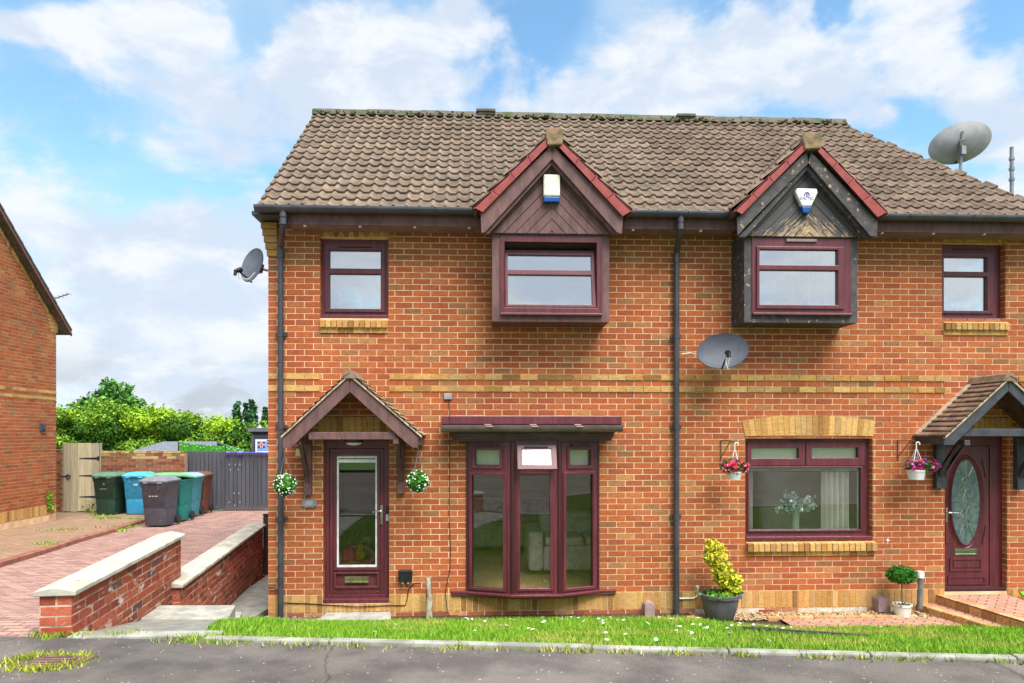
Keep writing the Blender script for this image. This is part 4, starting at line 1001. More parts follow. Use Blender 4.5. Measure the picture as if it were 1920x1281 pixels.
def oriel(root, yF, zf, g, boards, trim, clad, tcol, wind):
    """g: dict of zoom coordinates read off the photograph's gable"""
    def w(x, y, yy): u, v = zf(x, y); p = at(u, v, yy); return p.x, p.z
    o = part('oriel_window', root, (w(*g['mid'], yF)[0], yF, w(*g['mid'], yF)[1]))
    x0, zt0 = w(g['sur'][0], g['sur'][2], yF); x1, zb0 = w(g['sur'][1], g['sur'][3], yF)
    fx0, fzt = w(g['fr'][0], g['fr'][2], yF); fx1, fzb = w(g['fr'][1], g['fr'][3], yF)
    # surround boards and cheeks
    mb = MB(); plate(mb, PY(yF), x0, x1, zb0, zt0+.05, [(fx0, fx1, fzb, zt0+.2)], -.022, 0)
    mb.box(x0, x0+.02, yF+.024, .0, zb0, zt0+.05); mb.box(x1-.02, x1, yF+.024, .0, zb0, zt0+.05); mb.box(x0+.021, x1-.021, yF+.024, .0, zb0+.002, zb0+.022)
    mb.build('surround', boards, o, bevel=.004)
    # window frame with a sash
    ly = yF-.012
    wind(o, (fx0, fx1, fzb, fzt), ly)
    # room-side reveal of the box
    mb = MB(); mb.box(x0+.022, x0+.06, yF+.09, .2, zb0+.03, zt0); mb.box(x1-.06, x1-.022, yF+.09, .2, zb0+.03, zt0); mb.box(x0+.06, x1-.06, yF+.09, .2, zb0+.024, zb0+.06); mb.box(x0+.03, x1-.03, yF+.06, .2, zt0+.0, zt0+.03)
    mb.build('inner_lining', 'plaster', o)
    # gable cladding, herringbone
    yc = yF-.03
    apx, apz = w(*g['apex_in'], yc); bl = w(*g['base_l'], yc); br = w(*g['base_r'], yc)
    xc = apx; zb = (bl[1]+br[1])/2; hw = (br[0]-bl[0])/2; ht = apz-zb
    mb = MB(); wd = .098
    for sg in (-1, 1):
        ang = math.atan2(ht, hw); dn = (-sg*0, 0)
        nrm = (sg*math.sin(ang), math.cos(ang))                      # outward normal of this slope
        for k in range(14):
            c1 = ht*math.cos(ang)-k*wd
            tri = [(-sg*0, 0), (sg*(hw+.02), 0), (0, ht+.02)]
            q = clip(tri, nrm, c1-.003); q = clip(q, (-nrm[0], -nrm[1]), -(c1-wd+.003))
            if len(q) >= 3: mb.ext([(xc+a, yc+.0, zb+b) for a, b in q], (0, -.014+random.uniform(-.002, .002), 0))
    mb.ext([(xc-hw, yc+.012, zb), (xc+hw, yc+.012, zb), (xc, yc+.012, zb+ht)], (0, -.011, 0))
    mb.build('cladding', clad, o, origin=(xc, yc, zb), bevel=.003)
    # bargeboards
    yb = yF-.17
    for side in ('bl', 'br'):
        q = [w(x, y, yb) for x, y in g[side]]; mb = MB(); mb.ext([(a, yb, b) for a, b in q], (0, .03, 0)); mb.build('bargeboard', trim, o, bevel=.004)
        q2 = [w(x, y, yb) for x, y in g[side+'_in']]; mb = MB(); mb.ext([(a, yb+.04, b) for a, b in q2], (0, .11, 0)); mb.build('soffit_board', trim, o)
    # red dry verge
    yv = yb-.045
    for side in ('vl', 'vr'):
        q = [w(x, y, yv) for x, y in g[side]]; n = 4; mb = MB()
        a, b, c, d = [Vector((p[0], yv, p[1])) for p in q]           # a->b outer (low to high), d->c inner
        for i in range(n):
            t0, t1 = i/n+.002, (i+1)/n-.002; e = .004*(n-i)/n
            up = Vector((0, 0, .005))
            mb.ext([a+(b-a)*t0+up, a+(b-a)*t1, d+(c-d)*t1, d+(c-d)*t0], (0, .012, 0)); mb.ext([a+(b-a)*t0+up, a+(b-a)*t1, a+(b-a)*t1-Vector((0, 0, .03)), a+(b-a)*t0-Vector((0, 0, .02))], (0, .1, 0))
        mb.build('verge', 'verge_red', o, bevel=.003)
    # ridge end block and the little roof behind
    q = [w(x, y, yv-.02) for x, y in g['fin']]; mb = MB(); mb.ext([(a, yv-.02, b) for a, b in q], (0, .3, 0)); mb.build('ridge_end', 'ridge_stone', o, bevel=.012)
    ra, rz = (q[0][0]+q[1][0])/2, q[0][1]-.03
    vlo = w(*g['vl'][0], yv); vro = w(*g['vr'][0], yv)
    mb = MB()
    for sg, lo in ((-1, vlo), (1, vro)):
        dx, dz = abs(lo[0]-ra), rz-lo[1]; ln = math.hypot(dx, dz); s_ = Vector((-sg*dx, 0, dz)).normalized(); n_ = Vector((sg*dz, 0, dx)).normalized()
        yback = YE+(rz-ZE)/math.tan(PITCH)+.15
        rows = max(3, round(ln/.25))
        tile_roof(mb, Vector((lo[0]-sg*.0, yv+.06, lo[1]+.02)), (0, 1, 0), s_, n_, lambda r: (0, yback-yv), rows, ln/rows, .155, .03, .026, tcol)
        a = Vector((lo[0], yv+.06, lo[1])); b = Vector((ra, yv+.06, rz)); mb.ext([a, b, b-n_*.05, a-n_*.05], (0, yback-yv-.06, 0), S(110, 92, 80))
    mb.ext([(ra-.11, yv+.3, rz-.03), (ra-.06, yv+.3, rz+.06), (ra+.06, yv+.3, rz+.06), (ra+.11, yv+.3, rz-.03)], (0, yback-yv-.3, 0), S(112, 98, 84))
    mb.build('gable_roof', 'tile', o, recalc=False)
    return o, xc, zb
M('gutter_brown', S(112, 96, 92), S(96, 82, 78), 8, .35, .05, 40, spec=.5)
M('cornice_brown', S(92, 72, 68), S(78, 60, 56), 8, .6, .2, 60)
M('ridge_stone', S(142, 118, 92), S(112, 94, 72), 10, .95, .6, 40, c3=S(90, 96, 66), s3=12, l3=.56, h3=.64)
zA = zm(2.563, 840, 200); zB = zm(2.463, 1240, 200)
gA = dict(mid=(494, 1035), sur=(212, 775, 612, 1036), fr=(250, 741, 618, 1008), apex_in=(498, 262), base_l=(160, 612), base_r=(838, 612),
          bl=[(160, 608), (157, 512), (497, 186), (500, 252), (178, 604)], br=[(836, 612), (842, 520), (503, 186), (500, 252), (812, 606)],
          bl_in=[(170, 606), (500, 252), (500, 272), (196, 606)], br_in=[(818, 606), (500, 252), (500, 272), (796, 606)],
          vl=[(122, 487), (468, 148), (478, 190), (166, 508)], vr=[(886, 502), (545, 160), (535, 196), (840, 528)], fin=[(478, 100), (545, 98), (556, 125), (550, 182), (478, 184), (468, 128)])
def windA(o, fr, y):
    lights = [zr(zA, 272, 715, 652, 966, y)]
    P = PY(y); mb = MB(); plate(mb, P, *fr, lights, -.07, 0); f = mb.build('window_frame', 'upvc', o, weld=True, bevel=.006)
    mb = MB(); mb.box(fr[0]+.002, fr[1]-.002, y-.035, y-.001, fr[2], fr[2]+.03); mb.build('sill', 'upvc', o, bevel=.006)
    l = lights[0]; x0, x1, z0, z1 = l[0]+.006, l[1]-.004, l[2]+.004, l[3]-.055
    g1, g2 = zr(zA, 281, 682, 700, 776, y), zr(zA, 287, 690, 801, 950, y)
    mb = MB(); piv = Vector((x0, y+.02, z0)); rot = Matrix.Rotation(R(-9), 3, 'X')
    PT = lambda u, w_, d: tuple(piv+rot @ Vector((u-piv.x, -d, w_-piv.z)))
    panes = [(x0+.035, x1-.05, g1[2], g1[3]), (x0+.035, x1-.05, g2[2], g2[3])]
    plate(mb, PT, x0, x1, z0, z1, panes, -.05, .012); mb.build('tilted_sash', 'upvc', o, weld=True, bevel=.006)
    mb = MB()
    for p in panes: plate(mb, PT, p[0]-.003, p[1]+.003, p[2]-.003, p[3]+.003, [], -.02, -.014)
    mb.build('pane', 'glass_sky', o)
oriel(hl, -.44, zA, gA, 'brown_wood', 'brown_wood', 'brown_wood', tcolL, windA)
gB = dict(mid=(644, 1000), sur=(383, 906, 602, 1000), fr=(417, 876, 606, 968), apex_in=(680, 268), base_l=(352, 602), base_r=(1000, 602),
          bl=[(352, 598), (350, 512), (672, 206), (680, 262), (385, 560)], br=[(997, 600), (1000, 530), (690, 206), (680, 262), (965, 598)],
          bl_in=[(362, 598), (680, 262), (680, 285), (395, 598)], br_in=[(985, 600), (680, 262), (680, 285), (955, 600)],
          vl=[(338, 480), (652, 166), (666, 200), (372, 498)], vr=[(1048, 488), (738, 178), (722, 205), (1000, 512)], fin=[(668, 118), (733, 116), (742, 140), (738, 192), (664, 196), (655, 150)])
def windB(o, fr, y):
    panes = [zr(zB, 450, 815, 660, 735, y), zr(zB, 450, 815, 755, 918, y)]
    P = PY(y); mb = MB(); plate(mb, P, *fr, panes, -.07, 0); mb.build('window_frame', 'upvc', o, weld=True, bevel=.006)
    mb = MB(); plate(mb, P, *zr(zB, 438, 842, 648, 936, y), [(p[0]+.004, p[1]-.004, p[2]+.004, p[3]-.004) for p in panes], .001, .02); mb.build('sash', 'upvc', o, weld=True, bevel=.006)
    mb = MB()
    for p in panes: mb.box(p[0]-.004, p[1]+.004, y+.022, y+.028, p[2]-.004, p[3]+.004)
    mb.build('pane', 'glass_sky', o)
    mb = MB(); mb.box(fr[0]+.002, fr[1]-.002, y-.035, y-.001, fr[2], fr[2]+.03); mb.build('sill', 'upvc', o, bevel=.006)
    t = zr(zB, 575, 715, 613, 626, y); mb = MB(); mb.box(t[0], t[1], y-.022, y-.001, t[2], t[3]); mb.build('trickle_vent', 'soffit', o, bevel=.003)
strip_mat(0, 0)
ob, xcB, zbB = oriel(hr, -.44, zB, gB, 'weathered', 'weathered', 'peeling', tcolR, windB)

# ------------------------------------------------------------------ bow window
z8b = zm(4.8, 800, 760)
bw = part('bow_window', hl, ((H_BAY[0]+H_BAY[1])/2, 0, H_BAY[2]))
PJ = .22
zs = Z(1112, 1000, -.15); zh = Z(826, 1000, -.15)
c0 = Vector((X(876, -.01), -.012, 0)); c1 = Vector((X(962, -PJ), -PJ, 0)); c2 = Vector((X(1049, -PJ), -PJ, 0)); c3 = Vector((X(1121.5, -.01), -.012, 0))
def facet(A, B, lights, nm, openl=None):
    h = B-A; ln = h.length; hd = h/ln; nn = Vector((hd.y, -hd.x, 0))
    P = lambda u, w_, d: tuple(A+hd*u+nn*d+Vector((0, 0, w_)))
    def upos(u): return _along(rdir(u, 800), A, hd)
    ls = []
    for (x0, x1, y0, y1) in lights:
        (ua, va), (ub, vb) = z8b(x0, y0), z8b(x1, y1); mid = P(ln/2, 0, 0); yy = mid[1]
        ls.append((_along(rdir(ua, 800), A, hd), _along(rdir(ub, 800), A, hd), Z(vb, (ua+ub)/2, yy), Z(va, (ua+ub)/2, yy)))
    mb = MB(); plate(mb, P, .012, ln-.012, zs, zh+.01, ls, -.06, 0); fr = mb.build(nm, 'upvc', bw, weld=True, bevel=.006)
    for k, l in enumerate(ls):
        if k == 0 and openl: continue
        mb = MB(); plate(mb, P, l[0]-.034, l[1]+.034, l[2]-.034, l[3]+.034, [(l[0]+.005, l[1]-.005, l[2]+.005, l[3]-.005)], .001, .017); mb.build('sash', 'upvc', fr, weld=True, bevel=.006)
        mb = MB(); plate(mb, P, l[0]-.004, l[1]+.004, l[2]-.004, l[3]+.004, [], -.03, -.024); mb.build('pane', 'glass', fr)
    return P, ls, fr
def _along(d, A, hd):
    # intersection of the camera ray (plan view) with the line A + hd*t
    ax, ay = A.x-CAMP.x, A.y-CAMP.y; det = hd.x*(-d.y)+d.x*hd.y
    return ((-ax)*(-d.y)+d.x*(-ay))/det
Pl, lsl, fl_ = facet(c0, c1, [(432, 660, 400, 548), (405, 693, 628, 1648)], 'frame_facet')
Pc, lsc, fc_ = facet(c1, c2, [(840, 1130, 385, 570), (838, 1112, 628, 1648)], 'frame_facet', True)
Pr, lsr, fr__ = facet(c2, c3, [(1282, 1478, 398, 548), (1248, 1498, 622, 1640)], 'frame_facet')
# top hung fanlight standing open
l = lsc[0]; ln = (c2-c1).length; zt = l[3]+.045
hinge = Vector(Pc(0, zt, .012)); ang = R(24)
def PO(u, w_, d):
    b = Vector(Pc(u, zt, .012)); k = zt-w_; nn = (Vector(Pc(0, 0, 1))-Vector(Pc(0, 0, 0)))
    return tuple(b+nn*(k*math.sin(ang)+d*math.cos(ang))+Vector((0, 0, -k*math.cos(ang)+d*math.sin(ang))))
o0, o1, o2 = l[0]-.04, l[1]+.05, l[2]-.03
mb = MB(); plate(mb, PO, o0, o1, o2, zt, [(o0+.065, o1-.07, o2+.06, zt-.06)], -.04, .0); osx = mb.build('open_fanlight', 'upvc', fc_, weld=True, bevel=.006)
mb = MB(); plate(mb, PO, o0+.062, o1-.067, o2+.057, zt-.057, [], -.02, -.014); mb.build('pane', 'glass', fc_)
mb = MB(); plate(mb, Pc, l[0]+.0, l[1]-.0, l[2]+.0, l[2]+.012, [], -.05, .01); mb.build('seal', 'cream_plastic', fc_)
# corner posts
for c, nm in ((c1, 'mullion'), (c2, 'mullion')):
    mb = MB(); mb.lathe([(.036, zs), (.036, zh+.01)], (c.x, c.y+.02, 0), 12); mb.build(nm, 'upvc_dark', bw, smooth=40)
for c in (c0, c3):
    mb = MB(); mb.box(c.x-.015, c.x+.03 if c is c0 else c.x+.015, -.02, .06, zs, zh); mb.build('jamb', 'upvc_dark', bw, bevel=.004)
for (P, ls, fr_) in ((Pl, lsl, fl_), (Pr, lsr, fr__)):
    l = ls[0]; mb = MB(); plate(mb, P, l[0]+.03, l[1]-.03, l[3]+.045, l[3]+.065, [], .0, .03); mb.build('trickle_vent', 'upvc_dark', fr_, bevel=.003)
l = lsc[0]; mb = MB(); plate(mb, PO, o0+.09, o1-.1, zt-.04, zt-.02, [], .001, .02); mb.build('trickle_vent', 'black_plastic', fc_, bevel=.003)
# projecting sill
e = .06; sl = [(X(845, -.03), 0), (X(845, -.03)+.01, -.035), (c0.x-.02, -.05), (c1.x-.01, -PJ-e), (c2.x+.01, -PJ-e), (c3.x+.02, -.05), (X(1155, -.03), -.035), (X(1155, -.03), 0)]
mb = MB(); mb.ext([(x, y, zs-.03) for x, y in sl], (0, 0, .034)); mb.ext([(x*1, y*.86, zs-.055) for x, y in sl], (0, 0, .024)); mb.build('sill', 'upvc', bw, bevel=.008)
# head: maroon fascia, gutter-like roll and cornice
xa, xb = X(828, -.34), X(1166, -.34); zt, zb = Z(781, 1000, -.34), Z(795.5, 1000, -.34)
mb = MB(); mb.box(xa, xb, -.32, .0, zb-.02, zt); mb.box(xa, xb, -.345, -.321, zb, zt+.004); mb.build('canopy_fascia', 'upvc', bw, bevel=.006)
mb = MB(); pr = []
zb2 = Z(810, 1000, -.36)
for k in range(10): a = math.pi*k/9; pr.append((-.375+.0-.055*math.cos(a), zb-.012-(zb-zb2-.01)*math.sin(a)))
mb.ext([(xa, y, z) for y, z in pr], (xb-xa, 0, 0)); g = mb.build('canopy_gutter', 'gutter_brown', bw, smooth=40)
mb = MB()
for u in (916, 1001, 1085):
    mb = MB(); x = X(u, -.42); mb.ext([(x-.05, -.40, zb+.0), (x+.03, -.40, zb+.0), (x+.055, -.436, zb-.03), (x-.025, -.436, zb-.03)], (0, -.006, -.004)); mb.build('bracket', 'soffit', g)
xc0, xc1 = X(842, -.3), X(1152, -.3); xd0, xd1 = X(851, -.2), X(1144, -.2); zc1 = Z(826.5, 1000, -.2)
mb = MB(); steps = 7
for k in range(steps):
    t0, t1 = k/steps, (k+1)/steps; q = lambda t: t**1.6
    xa_, xb_ = xc0+(xd0-xc0)*q(t0), xc1+(xd1-xc1)*q(t0); zz0, zz1 = zb2+.02-(zb2+.02-zc1)*t1, zb2+.02-(zb2+.02-zc1)*t0
    mb.box(xa_, xb_, -.325+.09*q(t0), .0, zz0, zz1-.0005)
mb.build('cornice', 'cornice_brown', bw, bevel=.006)

M('brass', S(206, 198, 170), S(170, 160, 120), 8, .25, metal=.9)
M('bracket_brown', S(120, 84, 60), S(100, 68, 50), 20, .7)
M('pot_grey', S(92, 92, 100), S(80, 80, 88), 6, .5, .05, 60)
M('pot_white', S(222, 228, 220), S(208, 214, 206), 8, .5)
MATS['yellowish'] = M('yellowish', S(216, 206, 130), S(200, 190, 112), 6, .5)
M('verge_mortar', S(186, 168, 146), S(160, 140, 118), 8, .95, .5, 80)
# ------------------------------------------------------------------ door canopies
def canopy(root, yf, zf, g, trim, tcol, bracket_u, tie, tile_mat='tile'):
    def w(x, y, yy): u, v = zf(x, y); p = at(u, v, yy); return p.x, p.z
    (ax, az_), (lx, lz), (rx_, rz_) = w(*g['apex'], yf), w(*g['el'], yf), w(*g['er'], yf)
    o = part('porch_canopy', root, (ax, yf, lz))
    for side in ('bl', 'br'):
        q = [w(x, y, yf) for x, y in g[side]]; mb = MB(); mb.ext([(a, yf, b) for a, b in q], (0, .035, 0)); mb.build('bargeboard', trim, o, bevel=.004)
    mb = MB()
    for sg, (ex_, ez) in ((-1, (lx, lz)), (1, (rx_, rz_))):
        dx, dz = abs(ex_-ax), az_-ez; ln = math.hypot(dx, dz); s_ = Vector((-sg*dx, 0, dz)).normalized(); n_ = Vector((sg*dz, 0, dx)).normalized()
        rows = 12
        tile_roof(mb, Vector((ex_, yf-.03, ez)), (0, 1, 0), s_, n_, lambda r: (random.uniform(-.006, .006), -yf+.03), rows, ln/rows, .15, 0, .016, tcol, tw=.165)
        a = Vector((ex_, yf+.036, ez)); b = Vector((ax, yf+.036, az_)); mb.ext([a, b, b-n_*.03, a-n_*.03], (0, -yf-.038, 0), S(96, 82, 74))
    n = 3
    for i in range(n):
        a, b = yf-.03+i*(-yf+.03)/n+.003, yf-.03+(i+1)*(-yf+.03)/n-.003
        mb.ext([(ax-.10, a, az_-.06), (ax-.05, a, az_+.025), (ax, a, az_+.045), (ax+.05, a, az_+.025), (ax+.10, a, az_-.06)], (0, b-a, 0), vary(S(150, 128, 108), .1))
    mb.build('canopy_roof', tile_mat, o, recalc=False)
    # verge mortar
    mb = MB()
    for sg, (ex_, ez) in ((-1, (lx, lz)), (1, (rx_, rz_))):
        a, b = Vector((ex_, yf-.022, ez+.004)), Vector((ax, yf-.022, az_-.004)); up = Vector((0, 0, -.028)); mb.ext([a, b, b+up, a+up], (0, .05, 0))
        if sg < 0: a, b = Vector((ex_, -.09, ez+.03)), Vector((ax, -.09, az_+.03)); mb.ext([a, b, b+up*1.2, a+up*1.2], (0, .088, 0))
    mb.build('verge_mortar', 'verge_mortar', o)
    # tie beam and posts
    (t0, tz1), (t1, tz0) = w(tie[0], tie[2], yf+.05), w(tie[1], tie[3], yf+.05)
    mb = MB(); mb.box(t0, t1, yf+.04, yf+.10, tz0, tz1); mb.build('tie_beam', trim, o, bevel=.005)
    mb = MB()
    for sg, (ex_, ez) in ((-1, (lx, lz)), (1, (rx_, rz_))): mb.box(min(ex_-sg*.02, ex_-sg*.06), max(ex_-sg*.02, ex_-sg*.06), yf+.036, -.0, ez-.10, ez-.01)
    mb.build('eaves_board', trim, o)
    for (x0, x1, y0, y1) in bracket_u:
        (a, za), (b, zb) = w(x0, y0, -.03), w(x1, y1, -.03); mb = MB(); mb.box(a, b, -.075, -.0, zb, za+.03)
        m = (a+b)/2; wd = .03
        zt, zb_ = za+.04, zb+.14
        mb.ext([(m-wd, yf+.10, zt), (m-wd, yf+.18, zt), (m-wd, -.07, zb_), (m-wd, -.07, zb_+.10)][::-1], (2*wd, 0, 0))
        mb.box(m-wd*1.2, m+wd*1.2, yf+.04, -.0, za-.02, za+.045); mb.box(a-.005, b+.005, -.09, -.074, zb, zb+.12)
        mb.build('bracket', trim, o, bevel=.004)
    return o

z3 = zm(2.288, 440, 660); zc = zm(5.82, 1700, 680)
def tcolC(r, t): return vary(random.choice([S(170, 142, 112), S(156, 130, 104), S(184, 156, 122), S(142, 118, 96)]), .14)
def tcolD(r, t): return vary(random.choice([S(132, 108, 92), S(122, 99, 85), S(142, 117, 99)]), .12)
YCN = -.6
canopy(hl, YCN, z3, dict(apex=(493, 92), el=(200, 362), er=(803, 360),
       bl=[(207, 412), (205, 372), (492, 106), (494, 172), (262, 392), (240, 412)], br=[(784, 412), (790, 368), (496, 106), (494, 172), (742, 396), (765, 412)]),
       'brown_wood', tcolC, [(303, 331, 388, 612), (699, 728, 385, 607)], (318, 692, 344, 376))
canopy(hr, -.62, zc, dict(apex=(1115, 150), el=(412, 806), er=(1822, 800),
       bl=[(410, 900), (414, 806), (1110, 172), (1112, 310), (520, 892), (508, 902)], br=[(1818, 900), (1822, 800), (1118, 172), (1112, 310), (1716, 892), (1730, 902)]),
       'dark_trim', tcolD, [(300, 395, 880, 1370), (1178, 1258, 815, 1380)], (600, 1640, 722, 805))
# ------------------------------------------------------------------ doors
def frame_members(root, name, hole, y, inner, mat='upvc', fd=.07):
    mb = MB(); plate(mb, PY(y), *hole, [inner], -fd, 0); return mb.build(name, mat, root, weld=True, bevel=.006)
zd6 = zm(3.2, 560, 780); YD = .08
dr = part('front_door', hl, ((H_DR[0]+H_DR[1])/2, YD, H_DR[2]))
li = zr(zd6, 182, 512, 195, 1072, YD)
frame_members(dr, 'door_frame', H_DR, YD, li)
gl = zr(zd6, 228, 470, 240, 908, YD)
lp = zr(zd6, 226, 470, 948, 1022, YD)
mb = MB(); plate(mb, PY(YD+.012), li[0]+.003, li[1]-.003, li[2]+.003, li[3]-.003, [gl, (lp[0], lp[1], lp[2], lp[3])], -.045, 0); leaf = mb.build('door_leaf', 'upvc', dr, weld=True, bevel=.006)
mb = MB(); plate(mb, PY(YD+.011), gl[0]-.04, gl[1]+.04, gl[2]-.04, gl[3]+.04, [gl], .001, .016); plate(mb, PY(YD+.011), lp[0]-.03, lp[1]+.03, lp[2]-.03, lp[3]+.02, [lp], .001, .016); mb.build('moulding', 'upvc', leaf, weld=True, bevel=.006)
mb = MB(); plate(mb, PY(YD+.03), *lp, [], -.02, 0); mb.build('lower_panel', 'upvc', leaf)
mb = MB(); plate(mb, PY(YD+.018), *gl, [(gl[0]+.022, gl[1]-.022, gl[2]+.025, gl[3]-.028)], -.02, .003); plate(mb, PY(YD+.022), gl[0]+.02, gl[1]-.02, gl[3]-.085, gl[3]-.045, [], -.012, 0); mb.build('glazing_bead', 'white_plastic', leaf, weld=True)
mb = MB(); mb.box(gl[0]+.018, gl[1]-.018, YD+.03, YD+.036, gl[2]+.02, gl[3]-.02); mb.build('pane', 'glass', leaf)
b = zr(zd6, 276, 420, 964, 1002, YD); mb = MB(); plate(mb, PY(YD+.005), *b, [(b[0]+.012, b[1]-.012, b[2]+.018, b[3]-.018)], -.003, .008); plate(mb, PY(YD+.007), b[0]+.013, b[1]-.013, b[2]+.019, b[3]-.019, [], -.003, .005); mb.build('letterbox', 'brass', leaf, weld=True, bevel=.002)

h = zr(zd6, 491, 506, 538, 650, YD); hx = (h[0]+h[1])/2; hz = h[3]-.065
mb = MB(); mb.box(h[0], h[1], YD-.012, YD+.0, h[2], h[3]); mb.tube([(hx, YD-.012, hz), (hx, YD-.045, hz), (hx-.025, YD-.05, hz-.002), (hx-.11, YD-.05, hz-.012)], .0085, 10); mb.build('handle', 'chrome', leaf, bevel=.003)
mb = MB()
for u in (222, 348, 474):
    u_, v_ = zd6(u, 1052); p = at(u_, v_, YD); mb = MB(); mb.lathe([(.006, 0), (.005, .004), (1e-5, .005)], (p.x, YD+.002, p.z), 10, Matrix.Rotation(R(90), 3, 'X')); mb.build('screw_cap', 'chrome', leaf)
mb = MB(); mb.box(H_DR[0]+.003, H_DR[1]-.003, -.005, YD-.001, H_DR[2]-.002, H_DR[2]+.052); mb.build('threshold', 'upvc', dr, bevel=.008)
# doorstep slab
q = [hit(596, 1163, flat(.06)), hit(733, 1163, flat(.06))]; a, b = at(607, 1148, -.03), at(732, 1147, -.03)
mb = MB(); mb.ext([(q[0].x+.0, -.36, -.06), (q[1].x, -.36, -.06), (b.x+.005, -.012, -.06), (a.x+.03, -.012, -.06)], (0, 0, .135)); tag(mb.build('doorstep', 'concrete', origin=(q[0].x, -.36, -.06), bevel=.012), 'grey concrete doorstep slab below the glazed front door', 'doorstep')
# oval glazed door of the right house
zq = zm(2.247, 1600, 660); z7d = zm(4.272, 1740, 900)
dq = part('front_door', hr, ((H_DR2[0]+H_DR2[1])/2, Y1, H_DR2[2])); dq['label'] = 'maroon panelled front door with oval leaded glass'
li = (H_DR2[0]+.035, X(1856, Y1), H_DR2[2]+.05, Z(836, 1815, Y1))
frame_members(dq, 'door_frame', (H_DR2[0], X(1884, Y1), H_DR2[2], H_DR2[3]), Y1, li)
cx, cz = X(1811, Y1), Z(941, 1811, Y1); rx2, rz2 = X(1837, Y1)-cx, Z(863, 1811, Y1)-cz
mb = MB(); plate(mb, PY(Y1+.012), li[0]+.003, li[1]-.003, li[2]+.003, li[3]-.003, [], -.04, 0); leaf = mb.build('door_leaf', 'upvc', dq, weld=True, bevel=.005)
def ell_ring(mb, a0, b0, a1, b1, y0, y1, n=48):
    v = []
    for k in range(n):
        t = 2*math.pi*k/n; c, s = math.cos(t), math.sin(t)
        v += [(cx+a0*c, y0, cz+b0*s), (cx+a0*c*.5+a1*c*.5, y1, cz+b0*s*.5+b1*s*.5), (cx+a1*c, y0, cz+b1*s)]
    f = []
    for k in range(n):
        a, b = k*3, ((k+1) % n)*3; f += [(a, b, b+1, a+1), (a+1, b+1, b+2, a+2)]
    mb.add(v, f)
mb = MB(); ell_ring(mb, rx2*1.0, rz2*1.0, rx2+.045, rz2+.045, Y1+.012, Y1-.014); ell_ring(mb, rx2+.05, rz2+.05, rx2+.075, rz2+.075, Y1+.012, Y1+.002)
pz = zr(z7d, 178, 440, 622, 732, Y1); plate(mb, PY(Y1+.012), *pz, [(pz[0]+.03, pz[1]-.03, pz[2]+.03, pz[3]-.03)], 0, .012)
plate(mb, PY(Y1+.012), pz[0]+.05, pz[1]-.05, pz[2]+.05, pz[3]-.05, [], 0, .008)
pz = zr(z7d, 160, 470, 772, 840, Y1); plate(mb, PY(Y1+.012), *pz, [(pz[0]+.03, pz[1]-.03, pz[2]+.02, pz[3]-.02)], 0, .01)
for sx in (-1, 1):
    for sz in (-1, 1):
        ax, azz = cx+sx*(rx2+.035), cz+sz*(rz2-.0)
        mb.ext([(ax, Y1+.012, azz), (ax+sx*.05, Y1+.012, azz), (ax+sx*.05, Y1+.012, azz-sz*.24), (ax+sx*.03, Y1+.012, azz-sz*.12)], (0, -.012, 0))
mb.build('moulding', 'upvc', leaf, smooth=30)
mb = MB(); mb.lathe([(1e-5, 0), (1., 0), (1., .006), (1e-5, .006)], (0, 0, 0), 48); mb.v = [(cx+x*rx2*1.01, Y1+.010-z, cz+y*rz2*1.01) for x, y, z in mb.v]; mb.build('oval_pane', 'leaded', leaf)
mb = MB(); y_ = Y1+.002
def pth(pts): mb.tube([(cx+a*rx2, y_, cz+b*rz2) for a, b in pts], .006, 6)
for s in (-1, 1):
    pth([(0, .62), (s*.3, .52), (s*.12, .4), (s*.42, .3), (s*.18, .14), (s*.45, .0), (s*.18, -.14), (s*.42, -.3), (s*.12, -.4), (s*.3, -.5), (0, -.46)])
    pth([(0, .3), (s*.26, 0), (0, -.3)]); pth([(s*.45, 0), (s*.98, .0)]); pth([(s*.2, .62), (s*.5, .84)]); pth([(s*.2, -.55), (s*.5, -.84)])
pth([(0, .62), (.0, .97)]); pth([(0, -.46), (.0, -.97)])
mb.build('leading', 'chrome', leaf, smooth=50)
b = zr(z7d, 215, 394, 553, 602, Y1); mb = MB(); plate(mb, PY(Y1+.012), *b, [(b[0]+.012, b[1]-.012, b[2]+.015, b[3]-.015)], -.002, .01); plate(mb, PY(Y1+.012), b[0]+.013, b[1]-.013, b[2]+.016, b[3]-.016, [], -.002, .006); mb.build('letterbox', 'chrome', leaf, weld=True, bevel=.002)
p = at(*zq(392, 676), Y1); mb = MB(); mb.box(p.x-.014, p.x+.014, Y1-.008, Y1+.012, p.z-.13, p.z+.06); mb.tube([(p.x, Y1-.01, p.z), (p.x, Y1-.05, p.z), (p.x+.03, Y1-.055, p.z), (p.x+.14, Y1-.055, p.z-.004)], .009, 10); mb.build('handle', 'chrome', leaf, bevel=.003)
mb = MB(); mb.box(H_DR2[0]+.003, H_DR2[1]-.003, .0, Y1-.001, H_DR2[2]-.002, H_DR2[2]+.045); mb.build('threshold', 'upvc_dark', dq, bevel=.006)

